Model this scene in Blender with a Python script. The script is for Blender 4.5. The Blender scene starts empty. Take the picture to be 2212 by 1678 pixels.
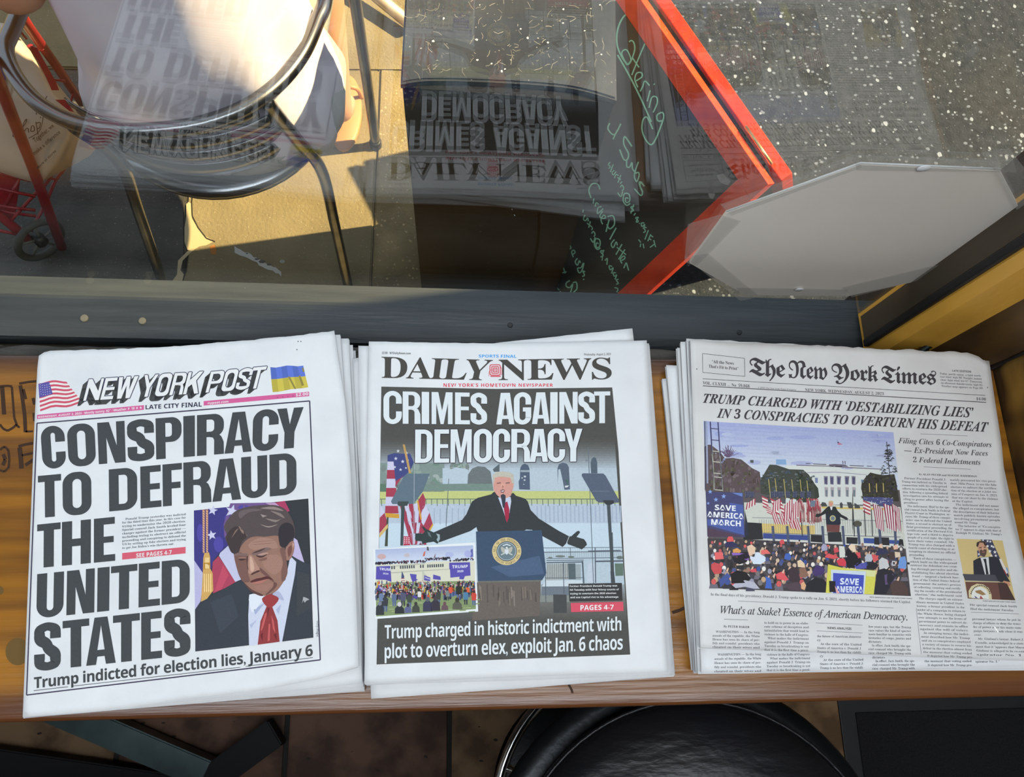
import bpy, bmesh, math, random
import numpy as np
from mathutils import Vector, Matrix
from mathutils.geometry import tessellate_polygon

# ------------------------------------------------------------------ camera
SC = bpy.context.scene
W0, H0, FPX = 2212, 1678, 1668.0
CX, CY = 1106.0, 839.0
_D = np.array([(980-CX)/FPX, (1350-CY)/FPX, 1.0]); _D /= np.linalg.norm(_D)
_X = np.array([20000-CX, 1000-CY, FPX]); _X /= np.linalg.norm(_X)
_X = _X-_D*_X.dot(_D); _X /= np.linalg.norm(_X)
_Y = np.cross(_D, _X)
if _Y[1] > 0: _Y = -_Y
RW = np.array([_X, _Y, -_D])
CAM = np.array([0.0, 0.0, 1.75])
cd = bpy.data.cameras.new('camera'); cam = bpy.data.objects.new('camera', cd); SC.collection.objects.link(cam)
cd.sensor_width = 36.0; cd.lens = FPX/W0*36.0; cd.clip_start = 0.02
c0, c1, c2 = RW[:, 0], -RW[:, 1], -RW[:, 2]
cam.matrix_world = Matrix(((c0[0], c1[0], c2[0], CAM[0]), (c0[1], c1[1], c2[1], CAM[1]), (c0[2], c1[2], c2[2], CAM[2]), (0, 0, 0, 1)))
SC.camera = cam
# ------------------------------------------------------------------ world, sun, lamps, exposure
SC.view_settings.view_transform = 'Standard'; SC.view_settings.look = 'None'
SC.view_settings.gamma = 1.0; SC.view_settings.use_curve_mapping = False
SC.view_settings.exposure = 0.0
wd = bpy.data.worlds.new('sky'); SC.world = wd; wd.use_nodes = True
wd.node_tree.nodes['Background'].inputs[0].default_value = (0.74, 0.87, 1.0, 1)
wd.node_tree.nodes['Background'].inputs[1].default_value = 1.05
SUN_DIR = Vector((0.70, 0.125, 0.74)).normalized()
sl = bpy.data.lights.new('sun', 'SUN'); so = bpy.data.objects.new('sun', sl); SC.collection.objects.link(so)
sl.energy = 16.0; sl.color = (1.0, 0.74, 0.36); sl.angle = 0.012
so.rotation_euler = SUN_DIR.to_track_quat('Z', 'Y').to_euler(); so.location = (4, 1.5, 8)
al = bpy.data.lights.new('fill_light', 'AREA'); ao = bpy.data.objects.new('fill_light', al); SC.collection.objects.link(ao)  # added fill lamp above the counter, brightens the newspapers
al.shape = 'RECTANGLE'; al.size = 2.0; al.size_y = 0.7; al.energy = 48; al.color = (0.86, 0.93, 1.0)
ao.location = (0.0, -0.35, 2.72); ao.rotation_euler = (math.radians(14), 0, 0)

# ------------------------------------------------------------------ helpers
def ray(px, py): return RW @ np.array([(px-CX)/FPX, (py-CY)/FPX, 1.0])
def P(px, py, z):
    r = ray(px, py); return Vector(CAM+r*((z-CAM[2])/r[2]))
def PY(px, py, y):
    r = ray(px, py); return Vector(CAM+r*((y-CAM[1])/r[1]))
def PP(px, py, p0, n):
    r = Vector(ray(px, py)); c = Vector(CAM); return c+r*((p0-c).dot(n)/r.dot(n))
def lin(c):
    c /= 255.0
    return c/12.92 if c <= 0.04045 else ((c+0.055)/1.055)**2.4
def rgb(r, g, b): return (lin(r), lin(g), lin(b), 1.0)
def ink(r, g, b):
    k = 0.76/lin(224)
    return (min(1, lin(r)*k*1.04), min(1, lin(g)*k), min(1, lin(b)*k*0.93), 1.0)

def link(ob, parent=None):
    SC.collection.objects.link(ob)
    if parent: ob.parent = parent
    return ob
def tag(o, label=None, cat=None, group=None, kind=None):
    if label: o['label'] = label
    if cat: o['category'] = cat
    if group: o['group'] = group
    if kind: o['kind'] = kind
    return o
def empty(name, loc=(0, 0, 0)):
    o = bpy.data.objects.new(name, None); o.empty_display_size = 0.05
    o.location = loc; SC.collection.objects.link(o); return o
def obj(name, me, m, parent=None, smooth=False):
    """mesh (or bmesh) in world coordinates -> ONE object; parented meshes keep their place"""
    if isinstance(me, bmesh.types.BMesh):
        b = me; me = bpy.data.meshes.new(name); b.to_mesh(me); b.free()
    if m is not None: me.materials.append(m)
    if smooth:
        for p in me.polygons: p.use_smooth = True
    o = bpy.data.objects.new(name, me); SC.collection.objects.link(o)
    if parent is not None:
        o.parent = parent
        q = parent; off = Vector((0, 0, 0))
        while q: off += q.location; q = q.parent
        o.location = -off
    return o
def add_box(bm, lo, hi, M=None):
    vs = [bm.verts.new((x, y, z)) for z in (lo[2], hi[2]) for y in (lo[1], hi[1]) for x in (lo[0], hi[0])]
    if M is not None:
        for v in vs: v.co = M @ v.co
    f = [(0, 2, 3, 1), (4, 5, 7, 6), (0, 1, 5, 4), (2, 6, 7, 3), (0, 4, 6, 2), (1, 3, 7, 5)]
    return [bm.faces.new([vs[i] for i in q]) for q in f]
def box(name, lo, hi, m, parent=None, bevel=0.0, M=None):
    bm = bmesh.new(); add_box(bm, lo, hi, M)
    bmesh.ops.recalc_face_normals(bm, faces=bm.faces)
    if bevel: bmesh.ops.bevel(bm, geom=list(bm.edges), offset=bevel, segments=2, affect='EDGES', profile=0.6)
    return obj(name, bm, m, parent, False)
def prism(bm, quad, dz):
    """quad: 4+ points; extruded by vector dz"""
    a = [bm.verts.new(p) for p in quad]; b = [bm.verts.new(Vector(p)+Vector(dz)) for p in quad]; n = len(a)
    bm.faces.new(a); bm.faces.new(b[::-1])
    for i in range(n): bm.faces.new((a[i], b[i], b[(i+1) % n], a[(i+1) % n]))
    bmesh.ops.recalc_face_normals(bm, faces=bm.faces)
def catmull(pts, n=8, closed=False):
    pts = [Vector(p) for p in pts]; out = []; L = len(pts)
    rng = range(L) if closed else range(L-1)
    for i in rng:
        g = (lambda k: pts[k % L]) if closed else (lambda k: pts[max(0, min(L-1, k))])
        p0, p1, p2, p3 = g(i-1), g(i), g(i+1), g(i+2)
        for k in range(n):
            t = k/n
            out.append(0.5*((2*p1)+(p2-p0)*t+(2*p0-5*p1+4*p2-p3)*t*t+(3*p1-p0-3*p2+p3)*t**3))
    if not closed: out.append(pts[-1])
    return out
def add_tube(bm, pts, r, seg=10, closed=False, cap=True):
    pts = [Vector(p) for p in pts]; n = len(pts); rs = r if isinstance(r, (list, tuple)) else [r]*n
    rings = []; up = None
    for i, p in enumerate(pts):
        if closed: t = pts[(i+1) % n]-pts[i-1]
        else: t = pts[min(n-1, i+1)]-pts[max(0, i-1)]
        t.normalize()
        if up is None:
            up = Vector((0, 0, 1)) if abs(t.z) < 0.9 else Vector((1, 0, 0))
        a = up-t*up.dot(t)
        if a.length < 1e-6: a = t.orthogonal()
        a.normalize(); b = t.cross(a); up = a
        rings.append([bm.verts.new(p+(a*math.cos(2*math.pi*k/seg)+b*math.sin(2*math.pi*k/seg))*rs[i]) for k in range(seg)])
    for i in range(n if closed else n-1):
        A, B = rings[i], rings[(i+1) % n]
        for k in range(seg): bm.faces.new((A[k], A[(k+1) % seg], B[(k+1) % seg], B[k]))
    if cap and not closed:
        bm.faces.new(rings[0][::-1]); bm.faces.new(rings[-1])
def tube(name, pts, r, m, parent=None, seg=12, closed=False):
    bm = bmesh.new(); add_tube(bm, pts, r, seg, closed)
    bmesh.ops.recalc_face_normals(bm, faces=bm.faces)
    return obj(name, bm, m, parent, True)
def loft(name, rings, m, parent=None, cap=True, smooth=True):
    bm = bmesh.new(); R = [[bm.verts.new(p) for p in r] for r in rings]; n = len(R[0])
    for A, B in zip(R, R[1:]):
        for k in range(n): bm.faces.new((A[k], A[(k+1) % n], B[(k+1) % n], B[k]))
    if cap: bm.faces.new(R[0][::-1]); bm.faces.new(R[-1])
    bmesh.ops.recalc_face_normals(bm, faces=bm.faces)
    return obj(name, bm, m, parent, smooth)
def disc_rings(cx, cy, prof, n=40):
    return [[(cx+r*math.cos(2*math.pi*k/n), cy+r*math.sin(2*math.pi*k/n), z) for k in range(n)] for r, z in prof]

# ------------------------------------------------------------------ materials
def mat(name, col, rough=0.6, metal=0.0, spec=0.5, col2=None, nscale=8, ndetail=5, fac=(0.35, 0.65), stretch=(1, 1, 1), bump=0.0, bscale=None, coat=0.0, bstretch=None):
    m = bpy.data.materials.new(name); m.use_nodes = True; nt = m.node_tree; N = nt.nodes; L = nt.links
    b = N['Principled BSDF']
    b.inputs['Base Color'].default_value = col; b.inputs['Roughness'].default_value = rough
    b.inputs['Metallic'].default_value = metal; b.inputs['Specular IOR Level'].default_value = spec
    b.inputs['Coat Weight'].default_value = coat; b.inputs['Coat Roughness'].default_value = 0.08
    tc = N.new('ShaderNodeTexCoord'); mp = N.new('ShaderNodeMapping'); mp.inputs['Scale'].default_value = stretch
    L.new(tc.outputs['Object'], mp.inputs[0])
    nz = N.new('ShaderNodeTexNoise'); nz.inputs['Scale'].default_value = nscale; nz.inputs['Detail'].default_value = ndetail
    L.new(mp.outputs[0], nz.inputs['Vector'])
    if col2 is None: col2 = tuple(c*0.86 for c in col[:3])+(1,)
    cr = N.new('ShaderNodeValToRGB'); cr.color_ramp.elements[0].position = fac[0]; cr.color_ramp.elements[1].position = fac[1]
    cr.color_ramp.elements[0].color = col2; cr.color_ramp.elements[1].color = col
    L.new(nz.outputs['Fac'], cr.inputs[0]); L.new(cr.outputs[0], b.inputs['Base Color'])
    if bump:
        n2 = N.new('ShaderNodeTexNoise'); n2.inputs['Scale'].default_value = bscale or nscale*4; n2.inputs['Detail'].default_value = 6
        m2 = N.new('ShaderNodeMapping'); m2.inputs['Scale'].default_value = bstretch or stretch
        L.new(tc.outputs['Object'], m2.inputs[0]); L.new(m2.outputs[0], n2.inputs['Vector'])
        bp = N.new('ShaderNodeBump'); bp.inputs['Strength'].default_value = min(1, bump); bp.inputs['Distance'].default_value = 0.002*max(1, bump)
        L.new(n2.outputs['Fac'], bp.inputs['Height']); L.new(bp.outputs[0], b.inputs['Normal'])
    m['nodes'] = 1
    return m
def speckle(m, scale, thr, col, size_rand=1.0, stretch=(1, 1, 1), keep=0.5, soft=0.03):
    """adds grains (voronoi cells) of another colour on top of a mat()"""
    nt = m.node_tree; N = nt.nodes; L = nt.links; b = N['Principled BSDF']
    src = b.inputs['Base Color'].links[0].from_socket
    tc = N.new('ShaderNodeTexCoord'); mp = N.new('ShaderNodeMapping'); mp.inputs['Scale'].default_value = stretch
    L.new(tc.outputs['Object'], mp.inputs[0])
    nz = N.new('ShaderNodeTexNoise'); nz.inputs['Scale'].default_value = scale*1.7; nz.inputs['Detail'].default_value = 1
    mx0 = N.new('ShaderNodeMix'); mx0.data_type = 'VECTOR'; mx0.inputs[0].default_value = 0.012*60/scale*0.5
    L.new(mp.outputs[0], nz.inputs['Vector']); L.new(mp.outputs[0], mx0.inputs[4]); L.new(nz.outputs['Color'], mx0.inputs[5])
    v = N.new('ShaderNodeTexVoronoi'); v.inputs['Scale'].default_value = scale; L.new(mx0.outputs[1], v.inputs['Vector'])
    sp = N.new('ShaderNodeSeparateColor'); L.new(v.outputs['Color'], sp.inputs[0])
    # radius threshold varies with the cell's random value
    mt = N.new('ShaderNodeMath'); mt.operation = 'MULTIPLY_ADD'; L.new(sp.outputs[0], mt.inputs[0]); mt.inputs[1].default_value = thr*size_rand; mt.inputs[2].default_value = thr*(1-size_rand)
    sb = N.new('ShaderNodeMath'); sb.operation = 'SUBTRACT'; L.new(mt.outputs[0], sb.inputs[0]); L.new(v.outputs['Distance'], sb.inputs[1])
    mr = N.new('ShaderNodeMapRange'); L.new(sb.outputs[0], mr.inputs[0]); mr.inputs[1].default_value = 0; mr.inputs[2].default_value = soft
    gt = N.new('ShaderNodeMath'); gt.operation = 'GREATER_THAN'; L.new(sp.outputs[1], gt.inputs[0]); gt.inputs[1].default_value = 1-keep
    ml = N.new('ShaderNodeMath'); ml.operation = 'MULTIPLY'; L.new(gt.outputs[0], ml.inputs[0]); L.new(mr.outputs[0], ml.inputs[1])
    mx = N.new('ShaderNodeMix'); mx.data_type = 'RGBA'; L.new(ml.outputs[0], mx.inputs[0]); L.new(src, mx.inputs[6]); mx.inputs[7].default_value = col
    L.new(mx.outputs[2], b.inputs['Base Color'])
    return m
M = {}
M['ink'] = bpy.data.materials.new('printing_ink'); M['ink'].use_nodes = True
_n = M['ink'].node_tree; _a = _n.nodes.new('ShaderNodeAttribute'); _a.attribute_name = 'Col'
_nz = _n.nodes.new('ShaderNodeTexNoise'); _nz.inputs['Scale'].default_value = 900
_mx = _n.nodes.new('ShaderNodeMix'); _mx.data_type = 'RGBA'; _mx.blend_type = 'SOFT_LIGHT'; _mx.inputs[0].default_value = 0.25
_n.links.new(_a.outputs['Color'], _mx.inputs[6]); _n.links.new(_nz.outputs['Color'], _mx.inputs[7])
_n2 = _n.nodes.new('ShaderNodeTexNoise'); _n2.inputs['Scale'].default_value = 95; _n2.inputs['Detail'].default_value = 4
_m2 = _n.nodes.new('ShaderNodeMix'); _m2.data_type = 'RGBA'; _m2.blend_type = 'OVERLAY'; _m2.inputs[0].default_value = 0.16
_n.links.new(_mx.outputs[2], _m2.inputs[6]); _n.links.new(_n2.outputs['Fac'], _m2.inputs[7])
_n.links.new(_m2.outputs[2], _n.nodes['Principled BSDF'].inputs['Base Color'])
_n.nodes['Principled BSDF'].inputs['Roughness'].default_value = 0.75; _n.nodes['Principled BSDF'].inputs['Specular IOR Level'].default_value = 0.25
M['paper'] = mat('newsprint', (0.76, 0.76, 0.755, 1), 0.85, spec=0.15, col2=(0.70, 0.70, 0.70, 1), nscale=22, bump=0.75, bscale=38, bstretch=(1, 1, 1))
M['paper2'] = mat('newsprint_warm', (0.70, 0.685, 0.665, 1), 0.85, spec=0.15, col2=(0.62, 0.60, 0.58, 1), nscale=16, bump=0.85, bscale=30)
def edge_mat(name, a, b, sc):
    m = mat(name, a, 0.9, spec=0.1, col2=b, nscale=40, stretch=(0.25, 0.25, 25), fac=(0.42, 0.58), bump=0.8, bscale=60, bstretch=(0.2, 0.2, 20))
    return m
M['edge'] = edge_mat('page_edges', (0.72, 0.72, 0.71, 1), (0.40, 0.39, 0.40, 1), 1)

# ------------------------------------------------------------------ lettering
def serifb(s): return fmap(s, 0x1D400, 0x1D41A, 0x1D7CE)
def serifi(s): return fmap(s, 0x1D434, 0x1D44E, None, {'h': '\u210e'})
def serifbi(s): return fmap(s, 0x1D468, 0x1D482, 0x1D7CE)
def fraktur(s): return fmap(s, 0x1D56C, 0x1D586)
def sansb(s): return fmap(s, 0x1D5D4, 0x1D5EE, 0x1D7EC)
def fmap(s, U, Lo, Dg=None, ex=None):
    r = ''
    for c in s:
        if ex and c in ex: r += ex[c]
        elif 'A' <= c <= 'Z': r += chr(U+ord(c)-65)
        elif 'a' <= c <= 'z': r += chr(Lo+ord(c)-97)
        elif '0' <= c <= '9' and Dg: r += chr(Dg+ord(c)-48)
        else: r += c
    return r
FONTS = {'sb': serifb, 'si': serifi, 'sbi': serifbi, 'fr': fraktur, 'b': sansb, 'r': lambda s: s}
_cap = {}
def text_mesh(s, font='b', res=3, off=0.0, spacing=1.0):
    cu = bpy.data.curves.new('t', 'FONT'); cu.body = FONTS[font](s); cu.size = 1.0; cu.offset = off
    cu.resolution_u = res; cu.space_character = spacing; cu.fill_mode = 'FRONT'
    ob = bpy.data.objects.new('t', cu); SC.collection.objects.link(ob)
    dg = bpy.context.evaluated_depsgraph_get(); me = bpy.data.meshes.new_from_object(ob.evaluated_get(dg))
    co = np.zeros(len(me.vertices)*3); me.vertices.foreach_get('co', co); co = co.reshape(-1, 3)[:, :2].copy()
    fs = [tuple(p.vertices) for p in me.polygons]
    bpy.data.objects.remove(ob); bpy.data.curves.remove(cu); bpy.data.meshes.remove(me)
    return co, fs
def capheight(font):
    if font not in _cap:
        c, _ = text_mesh('I' if font == 'fr' else 'H', font, 2); _cap[font] = c[:, 1].max()
    return _cap[font]
def bil(q, u, v):
    """q = TL,TR,BR,BL ; u along, v down (0 top .. 1 bottom)"""
    (ax, ay), (bx, by), (cx, cy), (dx, dy) = q
    return ((1-u)*(1-v)*ax+u*(1-v)*bx+u*v*cx+(1-u)*v*dx, (1-u)*(1-v)*ay+u*(1-v)*by+u*v*cy+(1-u)*v*dy)
def cr(ox, oy, s):
    def f(*pts): return [(ox+x/s, oy+y/s) for x, y in pts]
    return f
def circ(cx, cy, rx, ry=None, n=14):
    ry = rx if ry is None else ry
    return [(cx+rx*math.cos(2*math.pi*k/n), cy+ry*math.sin(2*math.pi*k/n)) for k in range(n)]
def star(cx, cy, r, rot=0.0):
    return [(cx+(r if k % 2 == 0 else r*0.42)*math.sin(math.pi*k/5+rot), cy-(r if k % 2 == 0 else r*0.42)*math.cos(math.pi*k/5+rot)) for k in range(10)]

class Print:
    """flat print on one surface: layers of coloured polygons, authored as the page reads, laid on the page's own surface"""
    def __init__(s, mapf): s.mapf = mapf; s.parts = {}
    def _p(s, part): return s.parts.setdefault(part, {'big': [], 'v': [], 'f': [], 'c': []})
    def poly(s, part, pts, col, layer=0, holes=()):
        xs = [p[0] for p in pts]; ys = [p[1] for p in pts]
        loops = [[Vector((x, y, 0)) for x, y in pts]]+[[Vector((x, y, 0)) for x, y in h] for h in holes]
        tris = tessellate_polygon(loops); flat = [v for l in loops for v in l]
        s.raw(part, [(v.x, v.y) for v in flat], tris, col, layer, max(xs)-min(xs) > 26 or max(ys)-min(ys) > 26)
    def raw(s, part, vs, fs, col, layer=0, big=False):
        p = s._p(part)
        if big: p['big'].append((vs, fs, col, layer)); return
        o = len(p['v']); p['v'] += [(x, y, layer) for x, y in vs]; p['f'] += [tuple(i+o for i in f) for f in fs]; p['c'] += [col]*len(fs)
    def line(s, part, a, b, w, col, layer=0):
        d = Vector((b[0]-a[0], b[1]-a[1])); d.normalize(); n = Vector((-d.y, d.x))*w/2
        s.poly(part, [(a[0]+n.x, a[1]+n.y), (b[0]+n.x, b[1]+n.y), (b[0]-n.x, b[1]-n.y), (a[0]-n.x, a[1]-n.y)], col, layer)
    def path(s, part, pts, w, col, layer=0):
        for a, b in zip(pts, pts[1:]): s.line(part, a, b, w, col, layer)
    def text(s, part, st, q, font='b', col=(0.03, 0.03, 0.03, 1), layer=2, off=0.0, res=3, shear=0.0, spacing=1.0, dx=0, dy=0, big=None):
        co, fs = text_mesh(st, font, res, off, spacing)
        if len(co) == 0: return
        h = capheight(font); x0, x1 = co[:, 0].min(), co[:, 0].max()
        co = co.copy(); co[:, 0] += shear*co[:, 1]
        if shear: x0, x1 = co[:, 0].min(), co[:, 0].max()
        vs = [bil(q, (x-x0)/(x1-x0), 1-y/h) for x, y in co]
        vs = [(x+dx, y+dy) for x, y in vs]
        if big is None: big = (abs(q[3][1]-q[0][1]) > 26)
        s.raw(part, vs, fs, col, layer, big)
    def build(s, parent, labels=None, lift=7e-5, base=1.0e-4, stuff=('graffiti', 'water_ring', 'rules', 'register_marks', 'scratches', 'paint_chips', 'chalk_lettering', 'bag_print', 'crack_line', 'joint_sealant', 'paint_streak', 'article_text', 'strapline', 'caption', 'dateline', 'byline')):
        for part, p in s.parts.items():
            V, F, C = list(p['v']), list(p['f']), list(p['c'])
            if p['big']:
                bm = bmesh.new(); cl = bm.faces.layers.int.new('ci'); cols = []
                for vs, fs, col, layer in p['big']:
                    bv = [bm.verts.new((x, y, layer)) for x, y in vs]; cols.append(col)
                    for f in fs:
                        try: nf = bm.faces.new([bv[i] for i in f])
                        except ValueError: continue
                        nf[cl] = len(cols)-1
                xs = [v.co.x for v in bm.verts]; ys = [v.co.y for v in bm.verts]; st = 24.0
                for ax, lo, hi in ((0, min(xs), max(xs)), (1, min(ys), max(ys))):
                    k = math.floor(lo/st)+1
                    while k*st < hi:
                        co = Vector((0, 0, 0)); co[ax] = k*st; no = Vector((0, 0, 0)); no[ax] = 1
                        bmesh.ops.bisect_plane(bm, geom=list(bm.verts)+list(bm.edges)+list(bm.faces), plane_co=co, plane_no=no, dist=1e-4)
                        k += 1
                bm.verts.index_update(); o = len(V)
                V += [tuple(v.co) for v in bm.verts]
                for f in bm.faces: F.append(tuple(v.index+o for v in f.verts)); C.append(cols[f[cl]])
                bm.free()
            W = [s.mapf(x, y, base+lift*l) for x, y, l in V]
            me = bpy.data.meshes.new(part); me.from_pydata(W, [], F)
            at = me.color_attributes.new('Col', 'FLOAT_COLOR', 'CORNER')
            buf = []
            for f, c in zip(F, C): buf += list(c)*len(f)
            at.data.foreach_set('color', buf)
            o = obj(part, me, M['ink'], parent)
            if labels and part in labels: o['label'] = labels[part]
            if part in stuff: o['kind'] = 'stuff'

# heavy condensed capitals built from bars and rounded slots (unit height, width w)
def _arc(cx, cy, rx, ry, a0, a1, n=9): return [(cx+rx*math.cos(math.radians(a0+(a1-a0)*i/n)), cy+ry*math.sin(math.radians(a0+(a1-a0)*i/n))) for i in range(n+1)]
def rslot(x0, y0, x1, y1, rx, ry, n=9):
    return _arc(x1-rx, y1-ry, rx, ry, 0, 90, n)+_arc(x0+rx, y1-ry, rx, ry, 90, 180, n)+_arc(x0+rx, y0+ry, rx, ry, 180, 270, n)+_arc(x1-rx, y0+ry, rx, ry, 270, 360, n)
def heavy(ch, w, s, t, r=None):
    """list of (outer, holes) with y up"""
    R = min(w/2, 0.30 if r is None else r); RY = R*0.92; m = w/2; ir = (w-2*s)/2; iry = ir*1.0
    if ch == 'I': return [([(0, 0), (w, 0), (w, 1), (0, 1)], [])]
    if ch == 'T': return [([(m-s/2, 0), (m+s/2, 0), (m+s/2, 1-t), (w, 1-t), (w, 1), (0, 1), (0, 1-t), (m-s/2, 1-t)], [])]
    if ch == 'E': return [([(0, 0), (w, 0), (w, t), (s, t), (s, .5-t/2.2), (w*.93, .5-t/2.2), (w*.93, .5+t/2.2), (s, .5+t/2.2), (s, 1-t), (w*.98, 1-t), (w*.98, 1), (0, 1)], [])]
    if ch == 'F': return [([(0, 0), (s, 0), (s, .5-t/1.7), (w*.92, .5-t/1.7), (w*.92, .5+t/2.6), (s, .5+t/2.6), (s, 1-t), (w, 1-t), (w, 1), (0, 1)], [])]
    if ch == 'L': return [([(0, 0), (w, 0), (w, t), (s, t), (s, 1), (0, 1)], [])]
    if ch == 'H': return [([(0, 0), (s, 0), (s, .42), (w-s, .42), (w-s, 0), (w, 0), (w, 1), (w-s, 1), (w-s, .42+t*1.1), (s, .42+t*1.1), (s, 1), (0, 1)], [])]
    if ch == 'N': return [([(0, 0), (s*.88, 0), (s*.88, .62), (w-s*1.12, 0), (w, 0), (w, 1), (w-s*.88, 1), (w-s*.88, .42), (s*1.2, 1), (0, 1)], [])]
    if ch == 'M': return [([(0, 0), (s*.8, 0), (s*.8, .66), (m-s*.26, 0), (m+s*.26, 0), (w-s*.8, .66), (w-s*.8, 0), (w, 0), (w, 1), (w-s*1.15, 1), (m, .42), (s*1.15, 1), (0, 1)], [])]
    if ch == 'A': return [([(0, 0), (s*.92, 0), (s*1.05, .17), (w-s*1.05, .17), (w-s*.92, 0), (w, 0), (w-s*.78, 1), (s*.78, 1)], [[(m-s*.34, .17+t*.9), (m+s*.34, .17+t*.9), (m, .83)]])]
    if ch == 'Y': return [([(m-s*.52, 0), (m+s*.52, 0), (m+s*.52, .40), (w, 1), (w-s*1.0, 1), (m, .60), (s*1.0, 1), (0, 1), (m-s*.52, .40)], [])]
    if ch == 'U':
        return [([(0, 1), (0, RY)]+_arc(R, RY, R, RY, 180, 270)+_arc(w-R, RY, R, RY, 270, 360)+[(w, 1), (w-s, 1), (w-s, t+iry)]+_arc(m, t+iry, ir, iry, 360, 180)+[(s, 1)], [])]
    if ch == 'O': return [(rslot(0, -.012, w, 1.012, R, RY), [rslot(s, t, w-s, 1-t, ir, iry)])]
    if ch == 'D': return [([(0, 0)]+_arc(w-R, RY, R, RY, 270, 360)+_arc(w-R, 1-RY, R, RY, 0, 90)+[(0, 1)], [[(s, t)]+_arc(w-s-ir*.9, t+iry*.9, ir*.9, iry*.9, 270, 360)+_arc(w-s-ir*.9, 1-t-iry*.9, ir*.9, iry*.9, 0, 90)+[(s, 1-t)]])]
    if ch in 'PR':
        yb = .40 if ch == 'P' else .44; q = min(R*.85, .24); i2 = ir*.9
        o = ([(0, yb)]+_arc(w-q, yb+q, q, q, 270, 360)+_arc(w-q, 1-q, q, q, 0, 90)+[(0, 1)], [[(s, yb+t*.85)]+_arc(w-s-i2, yb+t*.85+i2, i2, i2, 270, 360, 5)+_arc(w-s-i2, 1-t*.85-i2, i2, i2, 0, 90, 5)+[(s, 1-t*.85)]])
        out = [o, ([(0, 0), (s, 0), (s, yb+.01), (0, yb+.01)], [])]
        if ch == 'R': out.append(([(w-s, 0), (w+.01, 0), (w, .30), (w-.06, .44), (w-.13, .50), (m-.02, .50), (m-.02, yb), (w-s-.03, yb-.02), (w-s, yb-.08)], []))
        return out
    if ch in 'CG':
        g1, g0 = .62, .38
        o = [(w, g1), (w, 1-RY)]+_arc(w-R, 1-RY, R, RY+.012, 0, 90)+_arc(R, 1-RY, R, RY+.012, 90, 180)+_arc(R, RY, R, RY+.012, 180, 270)+_arc(w-R, RY, R, RY+.012, 270, 360)+[(w, g0), (w-s, g0)]
        o += [(w-s, t+iry)]+_arc(m, t+iry, ir, iry, 360, 180)+_arc(m, 1-t-iry, ir, iry, 180, 0)+[(w-s, g1)]
        out = [(o, [])]
        if ch == 'G': out.append(([(m+.01, .40), (w-s, .40), (w-s, .2), (w, .2), (w, .53), (m+.01, .53)], []))
        return out
    if ch == 'S':
        c = [(w-s/2, .66), (w-s/2, .77), (w-s/2-.01, .86), (m, 1-t*.5), (s/2+.01, .86), (s/2, .76), (s/2+.02, .65), (m-.03, .56), (m+.03, .45), (w-s/2-.02, .34), (w-s/2, .23), (w-s/2-.01, .13), (m, t*.5), (s/2+.01, .13), (s/2, .24), (s/2, .35)]
        hw = [s/2, s/2, s*.44, t*.56, s*.44, s/2, s*.52, s*.5, s*.5, s*.52, s/2, s*.44, t*.56, s*.44, s/2, s/2]
        pts = catmull([(a, b, h) for (a, b), h in zip(c, hw)], 5); L_, R_ = [], []
        for i, p in enumerate(pts):
            a, b = pts[max(0, i-1)], pts[min(len(pts)-1, i+1)]
            d = Vector((b.x-a.x, b.y-a.y)); d.normalize(); n = Vector((-d.y, d.x))*p.z
            L_.append((p.x+n.x, p.y+n.y)); R_.append((p.x-n.x, p.y-n.y))
        return [('strip', (L_, R_))]
    if ch == 'K': return [([(0, 0), (s, 0), (s, 1), (0, 1)], []), ([(s*.9, .30), (s*.9, .62), (w-s*1.1, 1), (w+.02, 1), (w*.68, .60), (w+.04, 0), (w-s*1.0, 0), (w*.44, .44)], [])]
    if ch == 'W': return [([(0, 1), (w*.21, 1), (w*.29, .36), (w*.40, 1), (w*.60, 1), (w*.69, .36), (w*.79, 1), (w, 1), (w*.82, 0), (w*.61, 0), (w*.50, .60), (w*.39, 0), (w*.18, 0)], [])]
    return [([(0, 0), (w, 0), (w, 1), (0, 1)], [])]
def heavy_word(pr, part, word, spans, q, col, layer, s, t, aspect, dx=0, dy=0, shear=0.0, grow=0.0, r=None):
    """spans: x extents of each letter as fractions 0..1 of the word quad; aspect = word width / cap height"""
    for ch, (a, b) in zip(word, spans):
        w = (b-a)*aspect
        for o, h in heavy(ch, w, min(s, w*.46), t, r):
            def mp(p):
                x, y = p; return (lambda z: (z[0]+dx, z[1]+dy))(bil(q, a+(x+shear*y)/aspect, 1-y))
            if o == 'strip':
                L_, R_ = h; n = len(L_)
                pr.raw(part, [mp(p) for p in L_+R_], [(i, i+1, n+i+1, n+i) for i in range(n-1)], col, layer, True)
            else: pr.poly(part, [mp(p) for p in o], col, layer, [[mp(p) for p in k] for k in h])

# ------------------------------------------------------------------ structure: shop side
CT = 1.03            # counter top height
GY = 0.34            # window glass plane
SEE = rgb
M['grout'] = mat('dark_grout', (0.012, 0.011, 0.010, 1), 0.9, nscale=60)
tile_mats = []
for i, (a, b) in enumerate((((0.32, 0.19, 0.10), (0.12, 0.07, 0.04)), ((0.34, 0.26, 0.17), (0.20, 0.145, 0.09)), ((0.22, 0.14, 0.11), (0.12, 0.075, 0.06)), ((0.62, 0.46, 0.28), (0.40, 0.28, 0.16)))):
    a = (a[0]*.50, a[1]*.40, a[2]*.32); b = (b[0]*.36, b[1]*.28, b[2]*.22); m = mat('travertine_%d' % i, a+(1,), 0.7, spec=0.25, col2=b+(1,), nscale=13, ndetail=9, fac=(0.40, 0.60), bump=0.5, bscale=35)
    speckle(m, 42, 0.30, (0.02, 0.012, 0.008, 1), stretch=(1, 1.9, 1), keep=0.22); tile_mats.append(m)
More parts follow.
